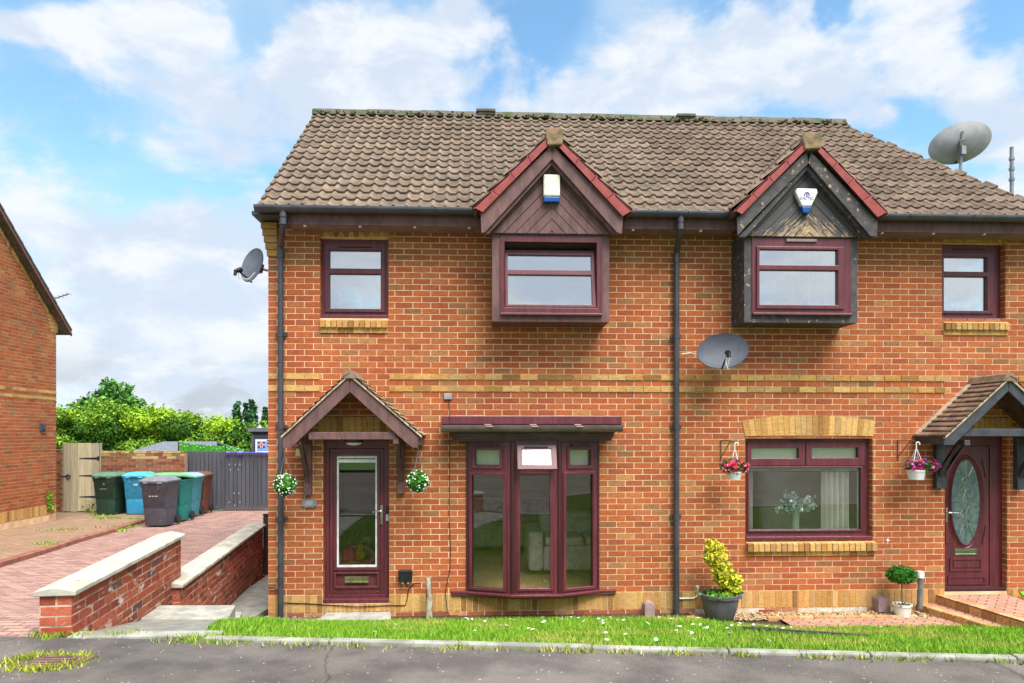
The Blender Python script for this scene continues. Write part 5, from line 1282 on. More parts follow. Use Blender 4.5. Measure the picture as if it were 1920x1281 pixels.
# ------------------------------------------------------------------ rooms behind the glass
def room(root, x0, x1, y0, y1, z0, z1, wallm='room_wall', floorm='oak', nm='interior', rear=()):
    mb = MB(); t = .04
    plate(mb, PY(y1), x0, x1, z0, z1, list(rear), -t, 0); mb.box(x0-t, x0, y0, y1, z0, z1); mb.box(x1, x1+t, y0, y1, z0, z1); mb.box(x0, x1, y0, y1, z1, z1+t)
    o = mb.build(nm, wallm, root); mb = MB(); mb.box(x0, x1, y0, y1, z0-t, z0); mb.build('floor', floorm, o); return o
FZ = .28
xm = X(790)
room(hl, XL+.25, xm-.05, .27, 3.6, FZ, 2.62); rm = room(hl, xm+.05, XP-.12, .27, 2*YR-.26, FZ, 2.62, rear=[REAR_L, REAR_L2])
room(hr, XP+.12, X(1700), .27, 2*YR-.26, FZ, 2.62, rear=[REAR_R]); room(hr, X(1710), XR-.25, .27, 3.6, FZ, 2.62)
room(hl, XL+.25, X(830), .27, 3.4, 2.84, 4.86, 'plaster', 'fabric'); room(hl, X(840), XP-.12, .27, 3.4, 2.84, 4.86, 'plaster', 'fabric')
room(hr, XP+.12, X(1690), .27, 3.4, 2.84, 4.86, 'plaster', 'fabric'); room(hr, X(1700), XR-.25, .27, 3.4, 2.84, 4.86, 'plaster', 'fabric')
# sofa in the living room
sx, sy = X(1020, 1.1), 1.15
so = thing('sofa', 'silver grey crushed velvet sofa standing on the wooden floor behind the bow window', 'sofa', (sx, sy, FZ))
mb = MB(); mb.box(sx, sx+1.2, sy, sy+.9, FZ+.06, FZ+.42); mb.build('base', 'fabric', so, bevel=.04)
mb = MB(); mb.box(sx, sx+1.2, sy+.7, sy+.95, FZ+.425, FZ+.82); mb.build('backrest', 'fabric', so, bevel=.05)
mb = MB(); mb.box(sx-.22, sx-.004, sy-.02, sy+.95, FZ+.06, FZ+.62); mb.build('arm', 'fabric', so, bevel=.05)
for k in range(2):
    mb = MB(); mb.box(sx+.02+k*.6, sx+.58+k*.6, sy-.02, sy+.69, FZ+.424, FZ+.54); mb.build('cushion', 'fabric', so, bevel=.04)
# second low seat against the left inside wall
s2 = thing('sofa', 'pale low sofa by the back wall, seen through the left light of the bow window', 'sofa', (X(880, 3.6), 3.6, FZ))
a = X(870, 3.4); mb = MB(); mb.box(a, a+1.5, 3.3, 4.1, FZ+.05, FZ+.42); mb.build('base', 'fabric', s2, bevel=.04); mb = MB(); mb.box(a, a+1.5, 3.85, 4.15, FZ+.43, FZ+.85); mb.build('backrest', 'fabric', s2, bevel=.05)
# toy chair in the hall
px_, py_ = X(668, 1.0), 1.0; tc_ = thing('toy_chair', 'small pink doll chair with toys on its seat behind the glazed front door', 'toy chair', (px_, py_, FZ)); 
Cp = S(226, 120, 150)
mb = MB(); mb.lathe([(.20, .20), (.23, .22), (.23, .25), (.0001, .25)], (px_, py_, FZ), 20, None, S(232, 120, 160)); mb.build('seat', 'paint_attr', tc_, smooth=40)
mb = MB(); mb.tube([(px_+.23*math.cos(a), py_+.16*math.sin(a), FZ+.25+.17*max(0, math.sin(a))**.5) for a in np.linspace(-.1, math.pi+.1, 14)], .022, 8, S(232, 130, 165)); mb.build('backrest', 'paint_attr', tc_, smooth=40)
for (dx, dy) in ((-.16, -.12), (.16, -.12), (-.18, .14), (.18, .14)):
    mb = MB(); mb.tube([(px_+dx, py_+dy, FZ+.21), (px_+dx*1.25, py_+dy*1.25, FZ)], .011, 8, S(214, 160, 160)); mb.build('leg', 'paint_attr', tc_)
tb = thing('toy_bag', 'bright pink toy bag lying on the doll chair', 'toy bag', (px_-.08, py_-.02, FZ+.26)); mb = MB(); mb.box(px_-.19, px_-.02, py_-.08, py_+.06, FZ+.255, FZ+.44, S(226, 40, 110)); mb.build('bag', 'paint_attr', tb, bevel=.04)
mb = MB(); mb.tube([(px_-.15, py_, FZ+.43), (px_-.13, py_, FZ+.5), (px_-.08, py_, FZ+.5), (px_-.06, py_, FZ+.43)], .012, 8, S(226, 40, 110)); mb.build('strap', 'paint_attr', tb)
mb = MB(); mb.ball((px_+.06, py_, FZ+.33), .075, 16, S(206, 150, 40)); mb.ball((px_+.06, py_-.01, FZ+.44), .05, 14, S(214, 164, 60)); tag(mb.build('soft_toy', 'paint_attr', smooth=60, origin=(px_+.06, py_, FZ+.255)), 'small yellow soft toy sitting on the doll chair', 'soft toy')
# curtains, blinds and sills
def curtain(root, x0, x1, y, z0, z1, nm='curtain', folds=9, mat='curtain', th=.035):
    mb = MB(); n = folds*8; a = [(x0+(x1-x0)*i/n, y+th*math.sin(i*2*math.pi/8+.5*math.sin(i*.7))) for i in range(n+1)]
    for i in range(n): mb.quad((*a[i], z0), (*a[i+1], z0), (*a[i+1], z1), (*a[i], z1)); mb.quad((a[i][0], a[i][1]+.012, z0), (a[i][0], a[i][1]+.012, z1), (a[i+1][0], a[i+1][1]+.012, z1), (a[i+1][0], a[i+1][1]+.012, z0))
    return mb.build(nm, mat, root, smooth=60, recalc=False)
YI = .32; zv0 = H_BIG[2]+.07
c = thing('curtains', 'long cream curtains inside the big ground floor window', 'curtains', (X(1585, YI), YI, FZ))
curtain(c, X(1540, .2), X(1592, .2), .205, zv0+.005, 2.12, 'curtain', 5); curtain(c, X(1400, .2), X(1410, .2), .205, zv0+.005, 2.12, 'curtain', 2)
def blind(root, x0, x1, y, z0, z1, n, nm, lab):
    t = thing('vertical_blind', lab, 'blind', ((x0+x1)/2, y, z0)); w_ = (x1-x0)/n
    mb = MB()
    for i in range(n): mb.ext([(x0+i*w_, y, z0), (x0+i*w_+w_*.9, y+.03, z0), (x0+i*w_+w_*.9, y+.033, z0), (x0+i*w_, y+.003, z0)], (0, 0, z1-z0))
    mb.build('slats', 'curtain', t); mb = MB(); mb.box(x0-.03, x1+.03, y, y+.05, z1, z1+.04); mb.build('headrail', 'white_plastic', t)
blind(hr, X(1505, .28), X(1562, .28), .28, Z(585, 1530, .28), Z(455, 1530, .28), 8, 'b', 'pale vertical blind half drawn in the dark upper bay window')
c = thing('curtains', 'pale curtain drawn to one side of the small right upper window', 'curtains', (X(1835, .3), .3, 2.9)); curtain(c, X(1822, .3), X(1862, .3), .3, 3.0, 4.7, 'curtain', 4)
# white roller blinds high in the bow and big windows
mb = MB(); mb.box(X(880, .07), X(1118, .07), .06, .065, Z(872, 1000, .07), Z(826, 1000, .07)); tag(mb.build('roller_blind', 'curtain', origin=(X(1000, .3), .29, Z(872, 1000, .3))), 'white roller blind pulled up high behind the bow window', 'blind')
mb = MB(); mb.box(X(1400, .16), X(1632, .16), .155, .16, Z(864, 1500, .16), Z(826, 1500, .16)); tag(mb.build('roller_blind', 'curtain', origin=(X(1500, .3), .24, Z(862, 1500, .3))), 'pale roller blind pulled up high behind the big window', 'blind')
# vase with silver leaves on the window board
zv = H_BIG[2]+.07
def board(h, lab, z): 
    mb = MB(); mb.box(h[0]-.05, h[1]+.05, .165, .40, z-.03, z); return tag(mb.build('window_board', 'white_plastic', origin=(h[0], .2, z)), lab, 'window board')
board(H_BIG, 'white window board inside the big ground floor window', zv)
board(H_W1, 'white window board inside the small left upper window', H_W1[2]+.06); board(H_W2, 'white window board inside the small right upper window', H_W2[2]+.06)
vx, vy = X(1491, .25), .25
va = thing('vase', 'tall clear vase of silvery leaves behind the big ground floor window', 'vase', (vx, vy, zv))
mb = MB(); ht = .30; mb.lathe([(.05, 0), (.05, ht), (.044, ht), (.044, .02), (1e-4, .02)], (vx, vy, zv+.001), 20, None, S(196, 206, 190)); mb.build('glass_body', 'plastic_attr', va, smooth=40)
pts = []; nn = 300
cz0 = Z(938, 1490, .3)
for i in range(26):
    d_ = rng.normal(size=3); d_ /= np.linalg.norm(d_); d_[2] = abs(d_[2])*1.0-.25; L_ = rng.uniform(.2, .36); e = np.array([vx, vy, zv+ht])+np.array([d_[0]*L_, d_[1]*L_*.5, .06+d_[2]*L_*.9])
    for k in range(26): t = rng.uniform(.25, 1); pts.append(np.array([vx, vy, zv+ht])*(1-t)+e*t+rng.normal(size=3)*.018)
leaf_object('foliage', pts, .028, pick([S(226, 236, 228), S(200, 220, 210), S(240, 244, 238), S(180, 206, 194)], len(pts)), va, aspect=.7)
# pampas in the right upper bay and things on the upper sills
gx, gy, gz_ = X(1478, .25), .25, Z(583, 1478, .25)
pv = thing('pampas_plant', 'pale pampas grass standing in the dark upper bay window', 'plant', (gx, gy, gz_)); 
pts = []; cl = []
for i in range(34):
    a = rng.normal(size=2)*[.16, .05]; L_ = rng.uniform(.28, .62)
    for k in range(14): t = k/13; pts.append([gx+a[0]*t*t*1.2, gy+a[1]*t, gz_+L_*t]); cl.append(S(150, 190, 168))
leaf_object('leaves', pts, .03, np.array(cl), pv, aspect=.25, up=1.5)
pts = []
for (u, v) in ((1466, 522), (1497, 528), (1482, 500)):
    p = at(u, v, gy); 
    for k in range(130): pts.append([p.x+rng.normal()*.028, gy+rng.normal()*.02, p.z+rng.normal()*.06])
leaf_object('plumes', pts, .02, pick([S(236, 236, 230), S(220, 218, 208)], len(pts)), pv)
def soft(u, v, y, r, col, lab, nm='soft_toy', cat='soft toy', ear=True):
    p = at(u, v, y); mb = MB(); mb.ball((p.x, y, p.z), r, 16, col, 0, 1.1); mb.ball((p.x, y-.01, p.z+r*1.5), r*.72, 14, col)
    if ear:
        for s in (-1, 1): mb.ball((p.x+s*r*.55, y, p.z+r*2.1), r*.27, 10, col)
    tag(mb.build(nm, 'plastic_attr', smooth=60, origin=(p.x, y, p.z-r)), lab, cat)
soft(640, 563, .27, .062, S(226, 206, 214), 'pinkish soft toy on the left of the small upper window sill'); soft(706, 565, .27, .062, S(236, 234, 230), 'white soft toy on the right of the small upper window sill'); soft(672, 563, .28, .055, S(232, 234, 222), 'cream soft toy in the middle of the small upper window sill')
p = at(1797, 576, .25); mb = MB()
for dx, r in ((-.12, .055), (-.05, .06), (.03, .07), (.1, .06)): mb.ball((p.x+dx, .25, p.z+r*.3), r, 14, S(240, 240, 238))
tag(mb.build('orchid_ornament', 'plastic_attr', smooth=60, origin=(p.x, .25, p.z-.04)), 'white rounded ornament on the sill of the small right upper window', 'ornament')

# ------------------------------------------------------------------ things fixed to the front
# alarm boxes
def alarm(u0, u1, v0, v1, y, shape, lab, blue):
    a, b = at(u0, v1, y), at(u1, v0, y); t = thing('alarm_box', lab, 'alarm box', ((a.x+b.x)/2, y, a.z))
    x0, x1, z0, z1 = a.x, b.x, a.z, b.z
    if shape == 'box':
        zb = z0+(z1-z0)*.2; mb = MB(); mb.box(x0, x1, y-.075, y, zb+.002, z1); mb.build('cover', 'cream_plastic', t, bevel=.018)
        mb = MB(); mb.box(x0+.004, x1-.004, y-.07, y, z0, zb); mb.build('strobe_lens', 'blue_plastic', t, bevel=.012)
    else:
        xc = (x0+x1)/2; w = (x1-x0)/2; zb = z0+(z1-z0)*.27
        mb = MB(); mb.ext([(xc-w*.42, y, zb), (xc+w*.42, y, zb), (xc+w, y, z1-.05), (xc+w*.9, y, z1), (xc-w*.9, y, z1), (xc-w, y, z1-.05)], (0, -.07, 0)); mb.build('cover', 'white_plastic', t, bevel=.016)
        mb = MB(); mb.ext([(xc-w*.28, y, z0), (xc+w*.28, y, z0), (xc+w*.45, y, zb-.002), (xc-w*.45, y, zb-.002)], (0, -.066, 0)); mb.build('strobe_lens', 'blue_plastic', t, bevel=.01)
        # logo : violet arch with a figure under it, and the maker's word in blue
        zl = zb+(z1-zb)*.62; mb = MB(); mb.tube([(xc+.028*math.cos(q), y-.0725, zl+.03*math.sin(q)) for q in np.linspace(-.5, math.pi+.5, 14)], .006, 6, S(70, 60, 170))
        mb.ball((xc, y-.0715, zl+.008), .008, 8, S(70, 60, 170)); mb.ext([(xc-.01, y-.0715, zl-.025), (xc+.01, y-.0715, zl-.025), (xc+.005, y-.0715, zl), (xc-.005, y-.0715, zl)], (0, -.002, 0), S(70, 60, 170)); mb.build('emblem', 'paint_attr', t)
        text('CAL-TEC', xc, y-.0722, zl-.055, .042, 'lettering', t, 'text_blue')
def text(s, x, y, z, size, nm, parent, mat, rot=0):
    cu = bpy.data.curves.new(nm, 'FONT'); cu.body = s; cu.size = size; cu.align_x = 'CENTER'; cu.extrude = .0008
    tmp = bpy.data.objects.new(nm, cu); COL.objects.link(tmp); dg = bpy.context.evaluated_depsgraph_get(); me = bpy.data.meshes.new_from_object(tmp.evaluated_get(dg)); bpy.data.objects.remove(tmp)
    o = bpy.data.objects.new(nm, me); COL.objects.link(o); me.materials.clear(); me.materials.append(MATS[mat]); o.rotation_euler = (R(90), 0, rot)
    o.parent = parent; o.location = Vector((x, y, z))-world_off(parent); return o
M('text_blue', S(60, 70, 150), None, 5, .6); M('text_white', S(220, 220, 220), None, 5, .6)
alarm(1018, 1049, 331, 382, -.485, 'box', 'plain cream alarm box with a blue base on the brown gable', 0)
alarm(1487, 1529, 357, 402, -.485, 'shield', 'white tapering alarm box with blue base and logo on the dark gable', 0)
# porch light, plaque, sensor, doorbell
lx, lz = (X(642, YCN+.12)), Z(829, 642, YCN+.12)
pl = thing('porch_light', 'round bulkhead light under the left porch canopy beam', 'light', (lx, YCN+.15, lz)); yl = YCN+.16
zt = z3(510, 377); pt = at(*zt, yl); mb = MB(); mb.lathe([(.11, 0), (.11, -.03), (.1, -.036)], (pt.x, yl+.02, pt.z), 24); mb.build('rim', 'black_plastic', pl, smooth=40)
mb = MB(); mb.lathe([(1e-4, -.07), (.05, -.064), (.085, -.05), (.098, -.03)], (pt.x, yl+.02, pt.z), 24); mb.build('diffuser', 'cream_plastic', pl, smooth=60)
def plate_thing(nm, r, y, th, mat, lab, cat, bevel=.006):
    mb = MB(); mb.box(r[0], r[1], y-th, y, r[2], r[3]); return tag(mb.build(nm, mat, origin=((r[0]+r[1])/2, y, r[2]), bevel=bevel), lab, cat)
r = zr(z3, 287, 352, 628, 669, -.02)
nb = thing('house_plaque', 'blank silver house plaque left of the glazed front door', 'plaque', ((r[0]+r[1])/2, -.008, r[2])); mb = MB(); mb.box(r[0], r[1], -.026, -.008, r[2]+.012, r[3]-.012); mb.box(r[0]+.03, r[1]-.03, -.0255, -.008, r[2], r[3]); mb.build('backplate', 'galv', nb, bevel=.006)
mb = MB(); mb.box(r[0]+.045, r[1]-.045, -.030, -.0262, r[2]+.028, r[3]-.028); mb.build('face', 'dish_pale', nb, bevel=.002)
r = zr(z3, 265, 297, 415, 447, -.02); plate_thing('sensor_box', r, -.008, .04, 'yellowish', 'small yellowish box under the left end of the porch canopy', 'box')
r = zr(z3, 651, 664, 666, 692, .0); db = thing('doorbell', 'slim black and silver doorbell beside the glazed front door', 'doorbell', ((r[0]+r[1])/2, -.0, r[2]-.09)); xd = H_DR[1]-.03
mb = MB(); mb.box(xd-.022, xd+.022, YD-.026, YD-.001, r[2]-.02, r[3]+.01); mb.build('camera_body', 'black_plastic', db, bevel=.004); mb = MB(); mb.box(xd-.02, xd+.02, YD-.03, YD-.001, r[2]-.105, r[2]-.022); mb.build('button_plate', 'dish_pale', db, bevel=.004)

# hanging flower balls
def flower_ball(u, v, uh, vh, y, lab):
    c = at(u, v, y); hk = at(uh, vh, y); t = thing('flower_ball', lab, 'hanging flower ball', (c.x, c.y, c.z-.13), 'artificial flower balls beside the left door'); rd = .128
    mb = MB(); mb.ball(c, rd*.86, 18, S(40, 84, 30)); mb.build('core', 'leaf', t, smooth=60)
    n = 900; q = rng.normal(size=(n, 3)); q /= np.linalg.norm(q, axis=1, keepdims=True); leaf_object('leaves', q*rd*rng.uniform(.85, 1.02, (n, 1))+np.array(c), .016, pick([S(70, 128, 48), S(52, 104, 38), S(92, 150, 64)], n), t, aspect=.7, nrm=q)
    n = 85; q = rng.normal(size=(n, 3)); q /= np.linalg.norm(q, axis=1, keepdims=True); pp = (q*rd*1.02+np.array(c))
    f = MB()
    for p in pp: f.ball(p, .0095, 6, vary(S(240, 236, 236), .05))
    f.build('blossoms', 'ball_flower', t)['kind'] = 'stuff'
    mb = MB()
    for a in (0, 2.1, 4.2): mb.tube([(c.x+.08*math.cos(a), c.y+.08*math.sin(a), c.z+.10), hk], .0028, 5)
    mb.tube([hk, (hk.x, hk.y, hk.z+.05)], .004, 5); mb.build('chain', 'galv', t)
flower_ball(534.5, 909, 534, 848, -.42, 'round white flowered topiary ball hanging left of the porch, in front of the downpipe')
flower_ball(783, 903, 784, 845, -.42, 'round white flowered topiary ball hanging right of the porch canopy')
# hanging baskets
def basket(zf, pot, fl, hook, y, brk, cols, lab):
    a, b = at(*zf(pot[0], pot[3]), y), at(*zf(pot[1], pot[2]), y); cx_, z0, z1, rr = (a.x+b.x)/2, a.z, b.z, (b.x-a.x)/2
    t = thing('hanging_basket', lab, 'hanging basket', (cx_, y, z0))
    mb = MB(); mb.lathe([(rr*.78, z0), (rr*.98, z1-.02), (rr*1.04, z1-.018), (rr*1.04, z1), (rr*.94, z1), (rr*.9, z1-.02), (1e-4, z1-.02)], (cx_, y, 0), 22); mb.build('pot', 'white_plastic', t, smooth=40)
    h = at(*zf(*hook), y); mb = MB()
    for k in range(4): q = k*math.pi/2+.6; mb.tube([(cx_+rr*math.cos(q), y+rr*math.sin(q), z1), (cx_+.01*math.cos(q), y+.01*math.sin(q), h.z-.10)], .0045, 6)
    mb.tube([(cx_, y, h.z-.11), (cx_, y, h.z-.035)]+[(cx_+.022-.022*math.cos(q)-.0, y, h.z-.03+.024*math.sin(q)) for q in np.linspace(0, math.pi*1.15, 9)], .0075, 8); mb.build('hanger', 'white_plastic', t, smooth=50)
    (f0, g1), (f1, g0) = zf(fl[0], fl[2]), zf(fl[1], fl[3]); p, q = at(f0, g0, y), at(f1, g1, y); cc = np.array([(p.x+q.x)/2, y, (p.z+q.z)/2+.0]); ax_ = np.array([(q.x-p.x)/2, .13, (q.z-p.z)/2])
    n = 420; s = rng.normal(size=(n, 3)); s /= np.linalg.norm(s, axis=1, keepdims=True); s *= rng.uniform(.3, 1, (n, 1))**.5; s[:, 2] *= 1
    leaf_object('foliage', cc+s*ax_, .022, pick([S(66, 116, 46), S(90, 140, 60), S(52, 92, 38)], n), t)
    n = 320; s = rng.normal(size=(n, 3)); s /= np.linalg.norm(s, axis=1, keepdims=True); s *= rng.uniform(.6, 1.05, (n, 1)); cl = cc+s*ax_
    leaf_object('flowers', cl, .02, pick(cols, n, .15), t, aspect=.95)
    # wall bracket
    m = MB(); bx, bz = at(*zf(brk[0], brk[1]), 0).x, h.z
    m.tube([(bx, -.01, bz-.24), (bx, -.01, bz+.02), (bx+(cx_-bx)*.5, y*.5, bz+.02), (cx_, y, bz+.0)], .007, 6); m.tube([(bx, -.01, bz-.2), (bx+(cx_-bx)*.3, y*.3, bz-.12), (bx+(cx_-bx)*.7, y*.7, bz+.015)], .006, 6)
    m.build('wall_bracket', 'bracket_brown', t, smooth=50)

basket(zm5, (253, 306, 578, 609), (222, 330, 528, 590), (278, 466), -.34, (226, 500), [S(224, 50, 92), S(236, 110, 140), S(206, 30, 70), S(240, 170, 190)], 'white hanging basket of red and pink flowers left of the big window')
basket(zq, (229, 301, 496, 538), (215, 362, 446, 512), (262, 378), -.34, (186, 420), [S(196, 60, 150), S(120, 60, 170), S(224, 110, 180), S(216, 40, 100)], 'white hanging basket of purple and magenta flowers left of the right canopy')
# satellite dishes
def dish(c, w, h, aim, roll, mat, lab, arm_back, par='dish', pole=None, see_back=False):
    t = thing('satellite_dish', lab, 'satellite dish', c)
    z = Vector(aim).normalized(); x = z.cross(Vector((0, 0, 1))).normalized(); y = x.cross(z)*-1
    x, y = (x*math.cos(roll)+y*math.sin(roll)), (y*math.cos(roll)-x*math.sin(roll))
    m3 = Matrix((x, y, z)).transposed(); c = Vector(c)
    dp = .11*w
    mb = MB(); pr = [(1e-4, 0), (.25, dp*.0625), (.5, dp*.25), (.75, dp*.5625), (1., dp), (1.02, dp+.004), (1.03, dp-.006)]
    pr2 = [(r, zz) for r, zz in pr]+[(.75, dp*.5625-.008), (.5, dp*.25-.008), (.25, dp*.0625-.008), (1e-4, -.008)]
    vs = MB(); vs.lathe(pr2, (0, 0, 0), 40); mb.add([c+m3 @ Vector((v[0]*w/2, v[1]*h/2, v[2]-dp*.3)) for v in vs.v], vs.f); mb.build('reflector', mat, t, smooth=50)
    down = Vector((0, 0, -1)); dv = (m3.inverted() @ down); ang = math.atan2(dv.y, dv.x); rim = c+m3 @ Vector((math.cos(ang)*w/2*.95, math.sin(ang)*h/2*.95, dp*.6)); lnb = c+z*(.62*w)+down*(.36*h)
    mb = MB(); mb.tube([rim-z*.05, lnb], .011*max(1, w/.6), 8); mb.build('arm', 'black_plastic', t)
    mb = MB(); q = (c-lnb).normalized(); mb.tube([lnb-q*.05, lnb+q*.0, lnb+q*.05], [.022, .03, .034], 12); mb.tube([lnb-q*.04, lnb-q*.05+down*.05], .02, 10); mb.build('receiver', 'black_plastic', t, smooth=40)
    mb = MB(); mb.obox(c-z*(.06+dp*.3), (.12, .12, .07), m3); 
    if arm_back is not None: a = Vector(arm_back); mb.tube([c-z*.06, Vector((c-z*.07)*.5+a*.5)+Vector((0, 0, -.02)), a], .018, 8); mb.obox(a, (.09, .03, .14))
    if pole is not None: mb.tube([Vector(pole), Vector((c-z*.09))+Vector((0, 0, .22))], .028, 10); mb.obox(c-z*.085+Vector((0, 0, -.16)), (.09, .09, .16))
    mb.build('mount', 'galv', t, bevel=.003)
    return t, lnb
c = at(1354, 661, -.34); t, ln_ = dish((c.x, c.y, c.z), .62, .45, (-.13, -.93, .30), .20, 'dish_grey', 'dark grey satellite dish fixed to the brick front beside the middle downpipe', (c.x+.05, -.0, c.z+.02))
mb = MB(); mb.tube([at(1278, 664, -.05), at(1295, 662, -.06), at(1308, 665, -.2)], .008, 6); q = at(1278, 664, -.05); mb.build('lead', 'white_plastic', t)
mb = MB(); mb.tube([ln_+Vector((-.02, 0, -.05)), ln_+Vector((-.03, .0, -.13)), ln_+Vector((.0, .02, -.19))], .008, 6); mb.tube([ln_+Vector((.02, 0, -.05)), ln_+Vector((.0, .02, -.15))], .006, 6); mb.build('cable', 'white_plastic', t)
c = at(476, 499, .35); t, ln_ = dish((c.x, c.y, c.z), .40, .46, (-.55, -.80, .25), .0, 'dish_mid', 'pale grey satellite dish on the left side wall of the house', (XL-.005, .45, c.z-.02))
mb = MB(); mb.tube([ln_, ln_+Vector((0, .02, -.09)), ln_+Vector((.12, .05, -.10)), ln_+Vector((.18, .1, -.0))], .006, 6); mb.build('cable', 'white_plastic', t)
c = at(1802, 268, 4.6); t, ln_ = dish((c.x, c.y, c.z), 1.10, .74, (.25, .90, .30), -.22, 'dish_pale', 'large pale satellite dish on a pole rising behind the right end of the roof', None, pole=(c.x-.02, c.y+.1, c.z-1.6))
p = at(1897, 276, 4.2); mb = MB(); mb.tube([(p.x, 4.2, p.z-2.2), (p.x, 4.2, p.z)], .035, 10); 
for k in range(3): mb.tube([(p.x, 4.2, p.z-.2-.2*k), (p.x, 4.2, p.z-.25-.2*k)], .05, 10)
tag(mb.build('aerial_pole', 'galv', origin=(p.x, 4.2, p.z-2.2), smooth=40), 'bare grey aerial pole behind the far right end of the roof', 'pole')
# cables, sockets, posts at the foot of the wall
r = zr(z3, 704, 762, 937, 985, -.05); sk = thing('outdoor_socket', 'black weatherproof outdoor socket to the right of the glazed door', 'socket', ((r[0]+r[1])/2, 0, r[2]))
mb = MB(); mb.box(r[0], r[1], -.09, -.006, r[2], r[3]); mb.box(r[0]-.006, r[1]+.006, -.096, -.06, r[3]-.03, r[3]+.008); mb.build('box', 'black_plastic', sk, bevel=.012)
for dx in (.3, .7): mb = MB(); xx = r[0]+(r[1]-r[0])*dx; mb.tube([(xx, -.05, r[2]+.001), (xx, -.05, r[2]-.028)], .016, 10); mb.build('cable_gland', 'white_plastic', sk)
p = at(805-.5, 1163, -.16); q = at(804, 1084, -.16); mb = MB(); mb.tube([(p.x, -.16, -.08), (p.x+.004, -.16, q.z*.5), (p.x-.006, -.155, q.z-.03), (p.x-.006, -.155, q.z)], [.043, .041, .040, .036], 12); tag(mb.build('weathered_post', 'weathered_post', origin=(p.x, -.16, -.08), smooth=40), 'short peeling white wooden post against the wall near the black socket', 'post')
def wire(pts, y, r_, lab, nm='cable', mat='cable', mbx=None):
    mb = MB(); P_ = [at(u, v, yy if yy is not None else y) for u, v, yy in pts]; mb.tube(P_, r_, 6); return tag(mb.build(nm, mat, origin=P_[0]), lab, 'cable')
j = zr(z3, 898, 932, 178, 204, -.02); plate_thing('junction_box', j, -.008, .03, 'dish_pale', 'small white junction box at the top of the thin hanging cable', 'junction box')
wire([(841, 748, -.02), (843, 775, -.02), (843, 781, -.37), (843, 812, -.40), (843, 830, -.02), (843, 900, -.02), (842, 960, -.015), (845, 1030, -.02), (843, 1072, -.015), (835, 1110, -.02), (838, 1140, -.03), (846, 1166, -.06)], -.02, .0045, 'thin dark cable hanging down the wall left of the bow window')
wire([(503, 1102, -.03), (522, 1106, -.03), (524, 1128, -.04), (540, 1131, -.012), (575, 1132, -.012), (606, 1134, -.012), (670, 1138, -.02), (730, 1135.5, -.012), (760, 1135.5, -.012), (764, 1120, -.012), (766, 1105, -.012), (775, 1095, -.02), (790, 1093, -.06)], -.012, .006, 'thin dark cable running along the foot of the wall under the glazed door')
mb = MB(); P_ = [at(u, v, -.02) for u, v in ((1274, 1122.5), (1300, 1122), (1307, 1118), (1308, 1103))]; mb.tube(P_, .011, 8); mb.tube([P_[-1], P_[-1]+Vector((0, 0, .03))], .022, 8); tag(mb.build('overflow_pipe', 'white_plastic', origin=P_[0], smooth=40), 'thin white pipe bending out of the wall beside the middle downpipe', 'pipe')
def cowl(r, lab):
    y = -.14; t = thing('vent_cowl', lab, 'vent cowl', ((r[0]+r[1])/2, y, r[2])); mb = MB(); x0, x1, z0, z1 = r; n = 8; q = [(x0, y, z0), (x0, y, z1-.05)]+[((x0+x1)/2-(x1-x0)/2*math.cos(a), y, z1-.05+.05*math.sin(a)) for a in np.linspace(.2, math.pi-.2, n)]+[(x1, y, z1-.05), (x1, y, z0)]
    mb.ext(q, (0, .13, 0)); mb.build('hood', 'cowl', t, bevel=.008); mb = MB(); mb.box(x0-.012, x1+.012, -.012, -.0095+.001, z0-.01, z1-.02); mb.build('back_plate', 'cowl', t)
cowl(zr(zm(2.668, 800, 740), 1092, 1142, 1040, 1121, -.14), 'pinkish vent cowl low on the wall left of the middle downpipe')
cowl(zr(zm(3.84, 1280, 980), 1411, 1497, 533, 648, -.14), 'pinkish vent cowl low on the wall behind the little topiary')
def airbrick(root, r):
    P = PY(-.008); mb = MB(); x0, x1, z0, z1 = r; hs = []; nx, nz_ = 9, 3
    for i in range(nx):
        for k in range(nz_): a = x0+(i+.25)*(x1-x0)/nx; b = z0+(k+.25)*(z1-z0)/nz_; hs.append((a, a+(x1-x0)/nx*.5, b, b+(z1-z0)/nz_*.5))
    plate(mb, P, x0, x1, z0, z1, hs, -.0075, .006); o = mb.build('air_brick', 'terracotta', root, weld=True); mb = MB(); mb.box(x0+.002, x1-.002, -.0095, -.0085, z0+.002, z1-.002); mb.build('black_backing', 'black_plastic', o)  # black sheet behind the holes stands in for the shade inside
airbrick(hl, zr(zm(2.668, 800, 740), 82, 160, 1101, 1124, 0)); airbrick(hl, zr(zm(2.668, 800, 740), 756, 830, 1090, 1112, 0)); airbrick(hr, zr(zm(3.84, 1280, 980), 548, 658, 626, 658, 0))
# small white mark left by a missing fitting
p = at(1664, 1013, 0); mb = MB(); mb.ext([(p.x+a*.035*(1 if k % 2 else .25), -.008, p.z+b*.06*(1 if k % 2 else .25)) for k, (a, b) in enumerate([(-.7, -.7), (-.2, -1), (.7, -.7), (1, 0), (.7, .7), (.1, 1), (-.7, .7), (-1, .1)])], (0, -.002, 0)); tag(mb.build('paint_splash', 'white_plastic', origin=(p.x, 0, p.z-.08)), 'small white splash of paint on the brick between big window and oval door', 'paint splash')
